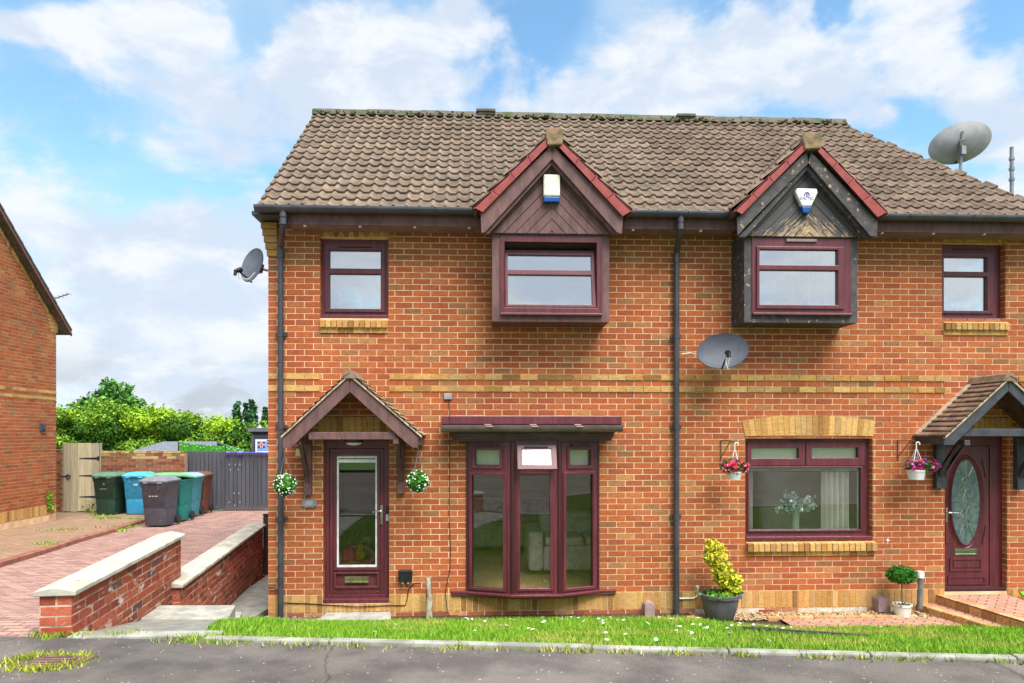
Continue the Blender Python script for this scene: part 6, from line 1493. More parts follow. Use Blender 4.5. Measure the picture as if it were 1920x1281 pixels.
# bollard light
a, b = at(1720, 1133, -.22), at(1731, 1071, -.22); xb_ = (a.x+b.x)/2; bl_ = thing('bollard_light', 'slim steel bollard light with a white cap beside the door steps', 'bollard light', (xb_, -.22, a.z-.06))
zc_ = at(1726, 1084, -.22).z
mb = MB(); mb.tube([(xb_, -.22, a.z-.06), (xb_, -.22, zc_)], .034, 16); mb.build('post', 'galv', bl_, smooth=40)
mb = MB(); mb.lathe([(.034, zc_), (.046, zc_+.004), (.046, b.z-.02), (.04, b.z), (1e-4, b.z)], (xb_, -.22, 0), 18); mb.build('cap', 'white_plastic', bl_, smooth=40)
# planter with golden shrub
pb = hit(1358, 1171, flat(.0)); pcx, pcy = pb.x, pb.y+.16
s_ = FPX/((Vector((pcx, pcy, 0))-CAMP).dot(FW)); Rr = 36/s_; Hh = .34
pt_ = thing('planter', 'big dark grey round planter standing on the gravel', 'planter', (pcx, pcy, 0))
mb = MB(); mb.lathe([(Rr*.58, 0), (Rr*.66, .02), (Rr*.84, .14), (Rr*.94, .25), (Rr*.96, Hh-.045), (Rr*1.04, Hh-.04), (Rr*1.05, Hh-.0), (Rr*.98, Hh+.006), (Rr*.92, Hh), (Rr*.9, Hh-.05), (1e-4, Hh-.05)], (pcx, pcy, 0), 36); mb.build('pot', 'pot_grey', pt_, smooth=35)

mb = MB(); mb.lathe([(Rr*.9, Hh-.048), (Rr*.5, Hh-.03), (1e-4, Hh-.025)], (pcx, pcy, 0), 20); mb.build('soil', 'soil', pt_)
sh = thing('golden_shrub', 'leaning shrub with bright yellow green leaves growing in the grey planter', 'shrub', (pcx, pcy, Hh-.04))
z7p = zm(3.84, 1280, 980); cl = [(320, 540, 70), (350, 480, 75), (330, 430, 80), (300, 400, 85), (290, 340, 85), (260, 300, 90), (250, 240, 90), (230, 200, 75), (215, 165, 55), (370, 420, 60), (200, 250, 55)]
pts = []
for (x, y, r_) in cl:
    p = at(*z7p(x, y), pcy); rr_2 = r_/3.84/s_*.95; n = 260; q = rng.normal(size=(n, 3)); q /= np.linalg.norm(q, axis=1, keepdims=True); pts.append(q*rr_2*rng.uniform(.45, 1.05, (n, 1))+[p.x, pcy, p.z])
pts = np.concatenate(pts); hue = np.clip((pts[:, 2:]-Hh)/.7+rng.normal(size=(len(pts), 1))*.2, 0, 1)
leaf_object('foliage', pts, .024, pick([S(226, 206, 70), S(206, 194, 56), S(236, 222, 110)], len(pts), .15)*hue+pick([S(190, 192, 50), S(160, 172, 44)], len(pts), .15)*(1-hue), sh, aspect=.65)
q = rng.normal(size=(240, 3))*[.11, .11, .02]+[pcx, pcy, Hh]; leaf_object('low_leaves', q, .025, pick([S(96, 150, 50), S(76, 130, 44)], 240), sh, aspect=.6)
mb = MB(); P_ = [Vector((pcx-.02, pcy, Hh-.04))]+[at(*z7p(x, y), pcy) for x, y in ((330, 430), (275, 300), (225, 180))]; mb.tube(P_, [.012, .01, .008, .004], 6); mb.build('stem', 'bark', sh)
for (x, y, lab) in ((425, 520, 'small solar light stuck into the right side of the grey planter'), (283, 535, 'small solar light stuck into the left side of the grey planter')):
    p = at(*z7p(x, y), pcy-.05); t = thing('solar_light', lab, 'solar light', (p.x, p.y, Hh-.05)); mb = MB(); mb.tube([(p.x, p.y, Hh-.06), (p.x, p.y, p.z-.02)], .006, 6); mb.lathe([(.018, p.z-.03), (.02, p.z+.02)], (p.x, p.y, 0), 12); mb.build('body', 'dish_pale', t); mb = MB(); mb.lathe([(.024, p.z+.021), (.024, p.z+.032), (.012, p.z+.04), (1e-4, p.z+.04)], (p.x, p.y, 0), 12); mb.build('cap', 'black_plastic', t)
# little topiary
tb_ = hit(1700, 1161, flat(.0)); tx, ty = tb_.x, tb_.y+.09; s_ = FPX/((Vector((tx, ty, 0))-CAMP).dot(FW))
zr_ = lambda v: Z(v, 1699, ty)
pt2 = thing('plant_pot', 'small white plant pot standing on the paving left of the steps', 'plant pot', (tx, ty, 0)); h_ = zr_(1132)
mb = MB(); mb.lathe([(.083, 0), (.104, h_-.03), (.112, h_-.028), (.114, h_), (.104, h_), (.1, h_-.03), (1e-4, h_-.03)], (tx, ty, 0), 26); mb.build('body', 'pot_white', pt2, smooth=40)

tp = thing('topiary', 'small dark green ball topiary on a bare stem in the white pot', 'topiary', (tx, ty, h_-.03))
pc = at(1690, 1078, ty); mb = MB(); mb.tube([(tx, ty, h_-.03), (tx-.008, ty, (h_+pc.z)/2), (tx-.012, ty, pc.z)], [.008, .006, .006], 6); mb.build('stem', 'bark', tp)
q = rng.normal(size=(200, 3))*[.06, .06, .012]+[tx, ty, h_-.02]; leaf_object('dry_moss', q, .012, pick([S(120, 90, 60), S(100, 110, 60)], 200), tp)['kind'] = 'stuff'
n = 2600; q = rng.normal(size=(n, 3)); q /= np.linalg.norm(q, axis=1, keepdims=True); leaf_object('crown', q*rng.uniform(.35, 1.06, (n, 1))**.6*np.array([.178, .16, .112])+[pc.x, ty, pc.z], .026, pick([S(50, 104, 34), S(38, 84, 28), S(72, 130, 44)], n), tp, aspect=.2, nrm=q)
# garden toy by the right door
p = at(1908, 1103, -.12); ty_ = thing('toy_spade', 'orange and green plastic toy lying against the wall right of the oval door', 'toy', (p.x, -.12, LZ)); mb = MB(); mb.ext([(p.x-.06, -.14, LZ+.07), (p.x-.02, -.2, LZ+.0), (p.x+.02, -.16, LZ+.0), (p.x+.0, -.12, LZ+.06)], (.0, .02, .015), S(240, 110, 40)); mb.build('blade', 'plastic_attr', ty_); mb = MB(); mb.tube([(p.x+.01, -.15, LZ+.03), (p.x+.3, -.12, LZ+.03)], .03, 10, S(110, 200, 60)); mb.build('shaft', 'plastic_attr', ty_)
# ------------------------------------------------------------------ wheelie bins
def bin_(u, v, depth, rot, cb, cl, label, open_=0., marks=None, s=1.):
    p = atd(u, v, depth); x, y, z = p.x, p.y, zd(p.y)+.02
    t = thing('wheelie_bin', label, 'wheelie bin', (0, 0, 0), 'wheelie bins by the back wall')
    H_ = .96; w0, w1, d0, d1 = .235, .285, .25, .33
    def ring(w, d, zz, r=.05, yo=0.):
        o = []
        for sx, sy, a0 in ((1, 1, 0), (-1, 1, 90), (-1, -1, 180), (1, -1, 270)):
            for a in (0, 30, 60, 90): q = R(a0+a); o.append((sx*(w-r)+r*math.cos(q), sy*(d-r)+r*math.sin(q)+yo, zz))
        return o
    mb = MB(); rs = [ring(w0*.96, d0*.96, .02), ring(w0, d0, .06), ring(w0+.012, d0+.02, .40), ring(w0+.018, d0+.024, .405), ring(w1-.01, d1-.01, H_-.12), ring(w1, d1, H_-.10, .045), ring(w1+.006, d1+.006, H_-.02, .045), ring(w1+.02, d1+.02, H_-.018, .045), ring(w1+.02, d1+.02, H_, .045)]
    n = 16; vs = [q for r in rs for q in r]; fs = [tuple(range(n))[::-1]]+[(i*n+k, i*n+(k+1) % n, (i+1)*n+(k+1) % n, (i+1)*n+k) for i in range(len(rs)-1) for k in range(n)]+[tuple(range((len(rs)-1)*n, len(rs)*n))]
    mb.add(vs, fs, cb)
    for sx in (-1, 1): mb.box(sx*.12-.015, sx*.12+.015, -d1-.012, -d1+.05, H_-.16, H_-.02, cb)
    mb.build('body', 'plastic_attr', t, smooth=35)
    mb = MB(); lr = [ring(w1+.026, d1+.026, 0, .05), ring(w1+.03, d1+.03, .03, .05), ring(w1-.01, d1-.02, .06, .05), ring(w1-.08, d1-.1, .10, .05)]
    vs = [q for r in lr for q in r]; mb.add(vs, [tuple(range(n))[::-1]]+[(i*n+k, i*n+(k+1) % n, (i+1)*n+(k+1) % n, (i+1)*n+k) for i in range(3) for k in range(n)]+[tuple(range(3*n, 4*n))], cl)
    mb.box(-.1, .1, -d1-.075, -d1-.03, .004, .03, cl); mb.box(-.2, .2, -d1-.034, -d1-.02, -.03, .03, cl)
    piv = Vector((0, d1, 0)); rm = Matrix.Rotation(-open_, 3, 'X'); tl = Matrix.Rotation(0, 3, 'X')
    mb.v = [tuple(piv+rm @ (tl @ (Vector(q)-piv))+Vector((0, 0, H_+.003))) for q in mb.v]
    mb.build('lid', 'plastic_attr', t, smooth=35)
    mb = MB(); mb.tube([(-.22, d1+.07, H_-.02), (.22, d1+.07, H_-.02)], .016, 8, cb)
    for sx in (-.2, 0, .2): mb.box(sx-.015, sx+.015, d1+.0, d1+.075, H_-.04, H_-.005, cb)
    mb.build('handle', 'plastic_attr', t)
    for sx in (-1, 1):
        mb = MB(); m3 = Matrix.Rotation(R(90), 3, 'Y'); mb.lathe([(.03, -.022), (.085, -.025), (.1, -.016), (.1, .016), (.085, .025), (.03, .022)], (sx*(w0+.03), d0+.02, .1), 20, m3); mb.build('wheel', 'black_plastic', t, smooth=40)
    mb = MB(); mb.tube([(-.24, d0+.02, .1), (.24, d0+.02, .1)], .014, 8); mb.build('axle', 'black_plastic', t)
    if marks:
        mb = MB()
        for (mx, mz, mw, mh, c) in marks: mb.box(mx-mw/2, mx+mw/2, -d1+.018, -d1+.04-.0, mz-mh/2, mz+mh/2, c)
        yq = lambda zz: -(d0+.02+(d1-.01-d0-.02)*((zz-.405)/(H_-.525)))-.006
        mb.v = [(q[0], yq(q[2])+(.0 if i % 8 in (0, 1, 4, 5) else .01), q[2]) for i, q in enumerate(mb.v)]
        mb.build('stencilled_marks', 'plastic_attr', t)
    t.location = (x, y, z); t.rotation_euler = (0, 0, rot); t.scale = (s, s, s)
    return t
WT = S(214, 216, 214)
bin_(208, 962, 18.0, R(-3), S(36, 66, 54), S(92, 130, 108), 'dark green wheelie bin, leftmost, standing next to the timber gate', 0, [(-.02, .66, .18, .014, S(170, 140, 120)), (.0, .78, .04, .05, S(120, 140, 128))])
bin_(262, 961, 18.1, R(4), S(54, 158, 206), S(84, 178, 222), 'bright sky blue wheelie bin beside the dark green one', 0, [(.02, .76, .1, .045, S(190, 220, 236))])
bin_(306, 966, 17.4, R(2), S(24, 120, 112), S(92, 170, 130), 'wheelie bin with pale green lid, mostly hidden behind the grey bin')
bin_(301, 983, 15.6, R(-2), S(78, 78, 88), S(128, 128, 138), 'dark slate grey wheelie bin standing nearest the road', 0, [(-.08, .66, .05, .016, WT), (-.02, .66, .03, .018, WT), (.05, .66, .07, .014, WT)])
bin_(329, 974, 16.5, R(-4), S(18, 128, 122), S(120, 186, 124), 'teal wheelie bin with light green lid lifted a little', R(7))
bin_(350, 967, 17.5, R(0), S(62, 138, 150), S(150, 206, 222), 'faded blue teal wheelie bin with pale blue lid')
bin_(370, 962, 18.3, R(3), S(104, 62, 46), S(122, 78, 60), 'brown wheelie bin, rightmost, in front of the grey slatted fence')

# ------------------------------------------------------------------ back wall, gate, fence
YW = 10.0
def zg(u, v, y): return at(u, v, y).z
def garden_wall(u0, u1, vt, label, cap=True):
    x0, x1 = X(u0, YW), X(u1, YW); z0, z1 = .05, zg((u0+u1)/2, vt, YW); t = thing('garden_wall', label, 'wall', ((x0+x1)/2, YW, z0))
    mb = MB(); mb.box(x0, x1, YW, YW+.2, z0, z1-.004, None, 0)
    def cf(r, u, z):
        if z > z1-.16 and cap and random.random() < .5: return vary(random.choice([S(178, 150, 98), S(190, 164, 110), S(120, 108, 72)]), .15)
        return vary(random.choice([S(142, 88, 66), S(130, 78, 60), S(152, 98, 74), S(120, 74, 58), S(146, 106, 78)]), .14)
    n = int((z1-z0)/.075)
    brickwork(mb, PY(YW), x0, x1, z1-n*.075, n, (), cf, dep=.006); 
    if cap:
        k = round((x1-x0)/.11)
        for i in range(k): a = x0+i*(x1-x0)/k; mb.box(a+.005, a+(x1-x0)/k-.005, YW-.012, YW+.21, z1, z1+.055+random.uniform(-.012, .008), vary(random.choice([S(172, 140, 92), S(150, 108, 78), S(190, 166, 112)]), .15), 1)
    mb.build('brickwork', ['mortar_dim', 'brick'], t, recalc=False); return t
M('mortar_dim', S(176, 148, 120), S(146, 120, 96), 6, .95, .4, 100)
garden_wall(187, 346, 850, 'low brown brick garden wall with ragged yellow capping behind the bins')
garden_wall(90, 117, 843, 'short length of brown brick wall between neighbouring house and timber gate', False)
g0, g1, gz0, gz1 = X(116.5, YW-.06), X(187.5, YW-.06), zg(150, 961, YW-.06), zg(150, 831, YW-.06)
gt = thing('timber_gate', 'weathered grey timber gate of upright boards with black strap hinges', 'gate', ((g0+g1)/2, YW-.06, gz0))
nb_ = 5; wb = (g1-g0-.06)/nb_
mb = MB()
mb.box(g0, g0+.035, YW-.05, YW+.04, gz0, gz1-.01, S(158, 148, 124)); mb.box(g1-.03, g1, YW-.03, YW+.05, gz0, gz1+.0, S(150, 150, 132)); mb.build('posts', 'gate_wood', gt, bevel=.004)
mb = MB()
for i in range(nb_): a = g0+.038+i*wb; mb.box(a+.003, a+wb-.003, YW-.075, YW-.052, gz0+.02+random.uniform(0, .02), gz1+random.uniform(-.012, .01), vary(random.choice([S(192, 180, 152), S(178, 166, 142), S(186, 176, 146), S(170, 158, 138)]), .08))
mb.build('boards', 'gate_wood', gt, bevel=.003)
for v in (859.5, 892, 931.5):
    z = zg(170, v, YW-.08); mb = MB(); mb.ext([(g1-.03, YW-.076, z-.028), (g1-.03, YW-.076, z+.028), (g1-.5, YW-.076, z+.008), (g1-.52, YW-.076, z), (g1-.5, YW-.076, z-.008)], (0, -.008, 0)); mb.box(g1-.05, g1-.02, YW-.088, YW-.06, z-.055, z+.055); mb.build('hinge', 'black_plastic', gt)
z = zg(125, 893, YW-.08); mb = MB(); mb.box(g0-.06, g0+.16, YW-.09, YW-.076, z-.012, z+.012); mb.tube([(g0+.17+.05*math.cos(a), YW-.095, z-.01+.05*math.sin(a)) for a in np.linspace(0, 6.28, 14)], .012, 6); mb.build('latch', 'black_plastic', gt)
# grey slatted gates
YF = 10.35
f0, f1 = X(345.5, YF), X(520, YF); fz0 = zg(420, 956, YF)
fc = thing('slatted_fence', 'dark grey slatted timber gates closing the end of the red drive', 'fence', ((f0+f1)/2, YF, fz0))
mb = MB(); pit = .108; x = f0
while x < f1:
    t = (x-f0)/(f1-f0); zt = zg(345+(x-f0)/(f1-f0)*175, 846+t*3, YF); mb.box(x+.006, min(x+pit-.006, f1), YF-.03, YF-.01, fz0+.03, zt+random.uniform(-.006, .006), vary(S(82, 84, 92), .09)); x += pit
mb.build('slats', 'fence_paint', fc, bevel=.003)
mb = MB(); mb.box(f0+.005, f1-.005, YF-.008, YF+.03, fz0+.12, fz0+1.35, S(44, 45, 50)); mb.build('backing', 'fence_paint', fc)
mb = MB()
for (u, v) in ((430, 871), (441, 871), (450, 871), (432, 881), (447, 881), (439, 925), (448, 925), (430, 942), (450, 942), (440, 948)): p = at(u, v, YF-.03); mb.box(p.x-.008, p.x+.008, YF-.036, YF-.029, p.z-.02, p.z+.02, S(170, 190, 180))
mb.build('bolts', 'paint_attr', fc)
# rail, banner, green netting
a, b = at(424, 848, YF-.1), at(520, 850, YF-.1); mb = MB(); mb.tube([a, b], .022, 8, S(96, 90, 190)); 
for u in (428, 448, 452): p = at(u, 849, YF-.1); mb.tube([(p.x-.04, p.y, p.z), (p.x+.04, p.y, p.z)], .036, 8, S(120, 110, 210)); mb.tube([(p.x, p.y, p.z), (p.x, p.y, p.z-.06)], .015, 6, S(96, 90, 190))
tag(mb.build('purple_pole', 'plastic_attr', origin=a, smooth=40), 'violet metal pole lying along the top of the grey slatted gates', 'pole')
YN = 11.2
def net(u0, u1, v0, v1, w0, w1, lab):
    mb = MB(); n = 18
    for i in range(n):
        t0, t1 = i/n, (i+1)/n; sg = lambda t: 4*t*(1-t)
        a, b = at(u0+(u1-u0)*t0, v0+(v1-v0)*t0+sg(t0)*1.5, YN), at(u0+(u1-u0)*t1, v0+(v1-v0)*t1+sg(t1)*1.5, YN); c, d = at(u0+(u1-u0)*t1, w0+(w1-w0)*t1+2, YN), at(u0+(u1-u0)*t0, w0+(w1-w0)*t0+2, YN)
        mb.ext([a, b, c, d], (0, .02, 0), vary(S(66, 150, 44), .2))
    o = mb.build('green_screening', 'paint_attr', origin=at((u0+u1)/2, w0, YN)); tag(o, lab, 'screening')
    f = MB()
    for i in range(14):
        t = (i+.5)/14; p = at(u0+(u1-u0)*t, v0+(v1-v0)*t+5+3*math.sin(i*1.3), YN-.03); f.ball(p, .014, 6, S(200, 225, 190))
    f.build('pale_flecks', 'paint_attr', o)['kind'] = 'stuff'
net(336, 422, 829, 836, 850, 850, 'bright green artificial leaf screening above the garden wall'); net(424, 458, 834, 842, 850, 850, 'shorter bright green screening drooping behind the grey gates')
YS = 13.5
p = at(339, 829, 11.3); mb = MB(); mb.box(p.x-.06, p.x+.06, 11.25, 11.37, 0, p.z); tag(mb.build('timber_stake', 'bark', origin=(p.x, 11.3, 0)), 'brown timber stake at the left end of the green screening', 'stake')
# sheds
def shed(u0, u1, vt, vb, y, label, lip):
    t = thing('garden_shed', label, 'shed', (X((u0+u1)/2, y), y, 0)); x0, x1 = X(u0, y), X(u1, y); zt, zb = zg((u0+u1)/2, vt, y+1.0), zg((u0+u1)/2, vb, y)
    mb = MB(); mb.ext([(x0, y, zb), (x1, y, zb), (x1-lip, y+1.1, zt), (x0+lip, y+1.1, zt)], (0, .02, -.05)); mb.ext([(x0, y+2.2, zb), (x1, y+2.2, zb), (x1-lip, y+1.13, zt), (x0+lip, y+1.13, zt)], (0, 0, -.05)); mb.build('roof', 'felt', t)
    mb = MB(); mb.box(x0+.1, x1-.1, y+.1, y+2.1, 0, zb-.02); mb.build('wall', 'gate_grey', t); return t
M('gate_grey', S(96, 98, 104), S(80, 82, 88), 4, .8, .2, 30, st=(1, 1, 14))
shed(246, 409, 828, 846, 12.6, 'low garden shed with grey felt roof behind the brick garden wall', .45)
y = 12.0; x0, x1 = X(466.5, y), X(540, y); zt = zg(480, 803, y)
ds = thing('garden_shed', 'dark grey boarded shed at the corner of the house with a flag banner', 'shed', (x0, y, 0)); mb = MB(); k = 0; z = 0
while z < zt-.12: mb.ext([(x0+.1, y-.012, z), (x0+.1, y+.0, z+.135), (x0+.1, y+.05, z+.135), (x0+.1, y+.05, z)], (x1-x0, 0, 0), vary(S(78, 82, 92), .06)); z += .137
mb.box(x0+.08, x0+.16, y-.03, y+1.6, 0, zt-.1, S(84, 88, 98)); mb.build('wall', 'fence_paint', ds); mb = MB(); mb.box(x0, x1, y-.1, y+1.7, zt-.10, zt, S(104, 110, 120)); mb.build('roof_edge', 'fence_paint', ds)
a, b = at(479, 848, y-.1), at(520, 824, y-.1); fl = thing('flag_banner', 'blue and white banner with a small red and white flag hung on the dark shed', 'banner', a)
mb = MB(); mb.box(a.x, b.x, y-.11, y-.1, a.z, b.z, S(224, 230, 238)); mb.box(a.x+.05, b.x, y-.114, y-.111, a.z+.04, b.z-.05, S(120, 170, 220)); mb.build('cloth', 'paint_attr', fl)
fx0, fx1, fz0_, fz1_ = a.x+.07, a.x+.28, a.z+.12, b.z-.07; mb = MB(); yb_ = y-.118; mb.box(fx0, fx1, yb_, yb_+.002, fz0_, fz1_, S(50, 60, 130)); cxf, czf = (fx0+fx1)/2, (fz0_+fz1_)/2
mb.box(fx0, fx1, yb_-.003, yb_-.001, czf-.03, czf+.03, S(236, 236, 238)); mb.box(cxf-.03, cxf+.03, yb_-.0045, yb_-.0035, fz0_, fz1_, S(236, 236, 238)); mb.box(fx0, fx1, yb_-.007, yb_-.005, czf-.015, czf+.015, S(200, 40, 60)); mb.box(cxf-.015, cxf+.015, yb_-.0095, yb_-.0075, fz0_, fz1_, S(200, 40, 60)); mb.build('flag', 'paint_attr', fl)
for k in range(3): mb = MB(); mb.box(fx1+.05, fx1+.05+.16+.04*k, yb_, yb_+.002, fz0_+.03+k*.09, fz0_+.06+k*.09, S(40, 70, 150)); mb.build('lettering', 'paint_attr', fl)

# ------------------------------------------------------------------ hedge and trees
def clump_pts(c, r, n, sh=.55):
    q = rng.normal(size=(n, 3)); q /= np.linalg.norm(q, axis=1, keepdims=True); return q*rng.uniform(sh, 1.08, (n, 1))*np.array(r)+np.array(c), q
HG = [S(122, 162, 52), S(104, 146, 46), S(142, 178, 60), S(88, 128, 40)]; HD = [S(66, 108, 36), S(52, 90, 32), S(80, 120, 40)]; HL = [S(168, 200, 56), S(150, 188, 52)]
hd = thing('hedge', 'tall ragged bright green hedge behind the back garden sheds', 'hedge', (X(300, 18), 18, 0))
pts, cl, nr = [], [], []
top = [(60, 758), (106, 764), (130, 768), (160, 763), (190, 757), (215, 762), (240, 766), (260, 764), (285, 766), (305, 770), (320, 775), (345, 778), (370, 783), (395, 789), (420, 790), (445, 794), (470, 797), (500, 800), (540, 803), (580, 800)]
for (u, v) in top:
    for k in range(9):
        y = 17.5+rng.uniform(-.8, 1.6); vv = v+12+k*12+rng.uniform(-5, 5); uu = u+rng.uniform(-16, 16); c = at(uu, vv, y); r = rng.uniform(.34, .62)*(1 if k else .75); n = int(760*r/.45)
        p, q = clump_pts((c.x, c.y, c.z), (r*1.25, r*.8, r*.8), n); pts.append(p); nr.append(q)
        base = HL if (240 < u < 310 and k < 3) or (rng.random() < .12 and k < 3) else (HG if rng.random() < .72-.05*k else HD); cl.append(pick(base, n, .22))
    for k in range(5):                   # long shoots above the outline
        c = at(u+rng.uniform(-14, 14), v+9, 17.6+rng.uniform(-.5, .5)); L_ = rng.uniform(.15, .45); a = rng.normal()*.25
        p = np.array([[c.x+a*L_*t, c.y, c.z+L_*t] for t in np.linspace(0, 1, 16)])+rng.normal(size=(16, 3))*.03; pts.append(p); nr.append(np.tile([0, -1., .3], (16, 1))); cl.append(pick(HG, 16, .2))
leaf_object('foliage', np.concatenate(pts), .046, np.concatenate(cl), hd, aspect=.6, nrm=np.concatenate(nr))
mb = MB()
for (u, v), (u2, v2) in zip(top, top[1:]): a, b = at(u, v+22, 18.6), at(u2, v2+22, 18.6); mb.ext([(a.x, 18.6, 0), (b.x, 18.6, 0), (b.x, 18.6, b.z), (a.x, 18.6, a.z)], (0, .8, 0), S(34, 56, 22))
mb.build('dark_core', 'leaf', hd)  # dark green core slabs added inside the hedge to block see-through
def tree(c, clumps, tr, pal, lab, nm='tree', lsz=.11, dens=1.):
    t = thing(nm, lab, 'tree', c); c = Vector(c); pts, cl, nr = [], [], []; mb = MB()
    for (dx, dy, dz, r) in clumps:
        n = int(260*dens*(r/.7)**2)+30; p, q = clump_pts((c.x+dx, c.y+dy, c.z+dz), (r, r, r*.85), n, .35); pts.append(p); nr.append(q); k = rng.random(); cl.append(pick(pal, n, .24)*(.8+.4*k))
        mb.tube([(c.x, c.y, c.z+dz*.45), (c.x+dx*.5, c.y+dy*.5, c.z+dz*.72), (c.x+dx, c.y+dy, c.z+dz)], [tr*.45, tr*.28, tr*.1], 6)
    leaf_object('crown', np.concatenate(pts), lsz, np.concatenate(cl), t, aspect=.6, nrm=np.concatenate(nr))
    mb.tube([(c.x, c.y, c.z), (c.x+.05, c.y, c.z+max(q[2] for q in clumps)*.5), (c.x, c.y, c.z+max(q[2] for q in clumps)*.9)], [tr, tr*.7, tr*.15], 8); mb.build('trunk', 'bark', t, smooth=50); return t
yt = 27.; b = at(212, 815, yt); hz = lambda v: at(212, v, yt).z
cl_ = []
for (u, v, r) in ((212, 722, .42), (200, 731, .5), (224, 730, .45), (190, 742, .55), (212, 742, .6), (236, 741, .55), (180, 755, .6), (205, 756, .7), (232, 757, .7), (250, 758, .5), (195, 770, .8), (228, 772, .8), (168, 762, .35), (252, 752, .3)):
    p = at(u, v, yt); cl_.append((p.x-b.x, rng.uniform(-.5, .5), p.z, r))
tree((b.x, yt, 0), cl_, .16, [S(92, 146, 66), S(74, 124, 54), S(112, 164, 78), S(60, 104, 46)], 'rounded mid green tree rising alone above the middle of the hedge', dens=.75)
yt = 27.; b = at(160, 815, yt); cl_ = []
for (u, v, r) in ((158, 756, .45), (172, 758, .5), (145, 764, .5), (160, 770, .7), (180, 768, .5)): p = at(u, v, yt+1.5); cl_.append((p.x-b.x, 1.5, p.z, r))
tree((b.x, yt, 0), cl_, .12, [S(100, 140, 60), S(120, 152, 84), S(84, 122, 56)], 'lower sparse olive tree just left of the rounded tree above the hedge', dens=.6)
def poplar(u0, u1, vt, vb, y, lab):
    a, b = at(u0, vb, y), at(u1, vt, y); xc = (a.x+b.x)/2; hw = (b.x-a.x)/2; cl_ = []
    n = 9
    for i in range(n):
        t = i/(n-1); w = hw*(math.sin(math.pi*min(1, .18+.82*(1-t)))**.6 if t > .5 else 1)*(.55+.45*(1-t))
        cl_.append((rng.uniform(-.15, .15)*hw, rng.uniform(-.3, .3), a.z+(b.z-a.z)*t*.97, max(.25, w)))
    tree((xc, y, 0), cl_, .2, [S(46, 84, 52), S(58, 98, 60), S(38, 72, 46), S(70, 108, 66)], lab, 'poplar_tree', .16, .55)
poplar(433, 455, 755, 800, 58., 'dark columnar tree above the hedge, leftmost of the far group of four')
poplar(456, 466, 758, 800, 60., 'very thin dark tree squeezed between the two bigger far columnar trees')
poplar(463, 486, 752, 800, 58., 'tallest dark columnar tree above the hedge near the house corner')
poplar(489, 507, 766, 800, 60., 'dark columnar tree half hidden by the left corner of the house')
# ------------------------------------------------------------------ the neighbouring house
DN = 16.6
cn = atd(105, 800, DN); nx, ny = cn.x, cn.y
nh = thing('neighbouring_house', 'red brick gable end of the neighbouring house at the left edge', 'house', (nx, ny, 0))
def nz(v): return CZ+(HV-v)*DN/FPX
zev = nz(606); PN = lambda u, w_, d: (nx+d, ny-u, w_)          # u runs towards the camera
pitch = math.tan(R(41)); LNH = 6.8; half = LNH/2
mb = MB(); zt = zev; poly = [(0, -.2), (LNH, -.2), (LNH, zt), (half, zt+half*pitch), (0, zt)]
mb.ext([PN(u, z, 0) for u, z in poly], (-6., 0, 0), None, 0)
zb0 = nz(944); n = int((zt+half*pitch-zb0)/.075)
for r in range(n):
    za, zb = zb0+r*.075+.0075, zb0+(r+1)*.075-.0075; zc_ = (za+zb)/2
    lo, hi = (0, LNH) if zc_ < zt else ((zc_-zt)/pitch+.08, LNH-(zc_-zt)/pitch-.08)
    if hi-lo < .1: break
    bands = abs(zc_-nz(738.5)) < .036 or abs(zc_-nz(748)) < .036
    k = math.floor(lo/.225)-1; off = .1125 if r % 2 else 0
    while k*.225+off < hi:
        a, b = max(lo, k*.225+off+.005), min(hi, (k+1)*.225+off-.006); k += 1
        if b-a < .02: continue
        c = yel() if bands else red(); c = tuple(x*.96 for x in c)
        brick_box(mb, (lambda u, w_, d: PN(u, w_, d+.008)) if bands else PN, a, b, za, zb, .006, c)
soldier(mb, PN, 0, LNH, zb0-.225, zb0)
# kneeler and yellow courses under the verge
for k in range(5):
    z1 = nz(590)-.03-k*.08; mb.box(nx-.03, nx+.02+.0, ny-.34+.03*k, ny+.10-.018*k, z1-.078, z1-.004, yel(), 1)
for i in range(60):
    t0, t1 = .02+i*.075, .02+(i+1)*.075-.008
    if t1 > half: break
    mb.ext([PN(t0, zt+t0*pitch-.13, .004), PN(t1, zt+t1*pitch-.13, .004), PN(t1, zt+t1*pitch-.01, .004), PN(t0, zt+t0*pitch-.01, .004)], (.012, 0, 0), yel(), 1)
mb.build('wall', ['mortar', 'brick'], nh, recalc=False)
mb = MB(); ov = .30; 
mb.ext([PN(-ov, zt-ov*pitch+.02, .16), PN(half, zt+half*pitch+.02, .16), PN(half, zt+half*pitch+.12, .16), PN(-ov, zt-ov*pitch+.12, .16)], (-6.3, 0, 0)); mb.ext([PN(LNH+ov, zt-ov*pitch+.02, .16), PN(half, zt+half*pitch+.02, .16), PN(half, zt+half*pitch+.12, .16), PN(LNH+ov, zt-ov*pitch+.12, .16)], (-6.3, 0, 0))
rf = mb.build('roof', 'ridge_tile', nh)
mb = MB(); mb.ext([PN(-ov-.02, zt-ov*pitch+.0, .19), PN(half, zt+half*pitch+.0, .19), PN(half, zt+half*pitch+.09, .19), PN(-ov-.02, zt-ov*pitch+.07, .19)], (-.035, 0, 0)); mb.build('bargeboard', 'brown_wood', nh)
mb = MB(); k = 0
while k*.3 < half+ov:
    t = -ov+k*.3; mb.ext([PN(t, zt+t*pitch+.115, .20), PN(t+.32, zt+(t+.32)*pitch+.10, .20), PN(t+.32, zt+(t+.32)*pitch+.145, .20), PN(t, zt+t*pitch+.165, .20)], (-.3, 0, 0)); k += 1
mb.build('verge_tiles', 'ridge_tile', rf)
p = atd(79, 801, DN-.6); u_ = ny-p.y; mb = MB(); z0 = p.z; 
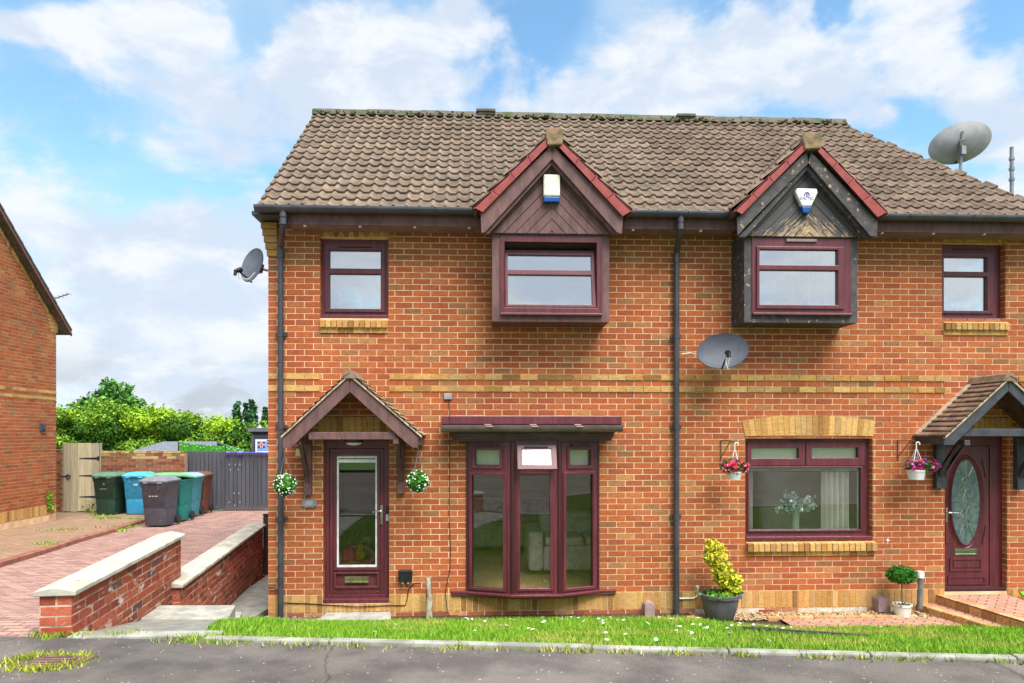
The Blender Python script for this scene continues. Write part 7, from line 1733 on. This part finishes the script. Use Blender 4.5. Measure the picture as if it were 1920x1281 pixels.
hdl = PN(.55, nz(801), .02); mb.box(nx+.004, nx+.045, hdl[1]-.08, hdl[1]+.08, z0-.09, z0+.09); mb.box(nx+.045, nx+.075, hdl[1]-.05, hdl[1]+.05, z0-.06, z0+.06); mb.build('wall_vent', 'dish_grey', nh, bevel=.006)
# aerial on the neighbour's roof
p = atd(104, 560, DN+.6); mb = MB(); mb.tube([(p.x-.12, p.y, p.z-.25), (p.x-.1, p.y, p.z+.03)], .02, 8); q = atd(129, 551, DN+.6); mb.tube([(p.x-.16, p.y, p.z-.05), q], .014, 6)
for k in range(6): t = k/5; c = Vector((p.x-.16, p.y, p.z-.05)).lerp(q, t); mb.tube([(c.x, c.y-.12, c.z), (c.x, c.y+.12, c.z)], .006, 5)
mb.tube([(p.x-.02, p.y, p.z+.0), (p.x-.0, p.y, p.z-.12)], .012, 6); tag(mb.build('tv_aerial', 'galv', origin=(p.x-.12, p.y, p.z-.25)), 'small stick television aerial on the neighbouring roof edge', 'aerial')
# weeds on the old paving and by the gate
wp, wc = [], []
for (u, v, m, sp) in ((330, 958, 1, .1), (180, 950, 160, .09), (172, 957, 140, .1), (105, 950, 120, .1), (60, 962, 150, .12), (20, 972, 160, .15), (5, 965, 120, .15), (40, 967, 100, .1), (85, 954, 200, .08), (205, 974, 90, .12), (190, 969, 60, .12), (230, 991, 120, .09), (222, 997, 80, .09), (245, 985, 60, .08), (252, 975, 40, .06), (116, 996, 50, .12), (90, 1023, 40, .08), (100, 1022, 30, .06)):
    c = hit(u, v, ddrive); q = rng.normal(size=(m, 3))*[sp*1.6, sp, 0]+[c.x, c.y, zd(c.y)+.015]; wp.append(q); wc.append(pick([S(118, 158, 50), S(96, 138, 44), S(150, 172, 66)], m, .2))
tag(blades('drive_weeds', np.concatenate(wp), .05, .014, np.concatenate(wc)), 'weeds and moss growing in the joints of the old paving', 'weeds', kind='stuff')
for (u, v, h_, sp, lab) in ((90, 936, .42, .06, 'green climbing weed at the rear corner of the neighbouring house'), (182, 943, .35, .16, 'leafy weed clump at the foot of the timber gate'),):
    c = atd(u, v+20, DN-.3 if u < 100 else 18.6); n = 500; t = rng.uniform(0, 1, n); q = np.stack([c.x+rng.normal(size=n)*sp*(1-.5*t), c.y+rng.normal(size=n)*sp, c.z+t*h_], 1); o = leaf_object('weed_plant', q[:200], .04, pick(HG, 200, .2), None, origin=c, aspect=.6); tag(o, lab, 'weed', kind='stuff')
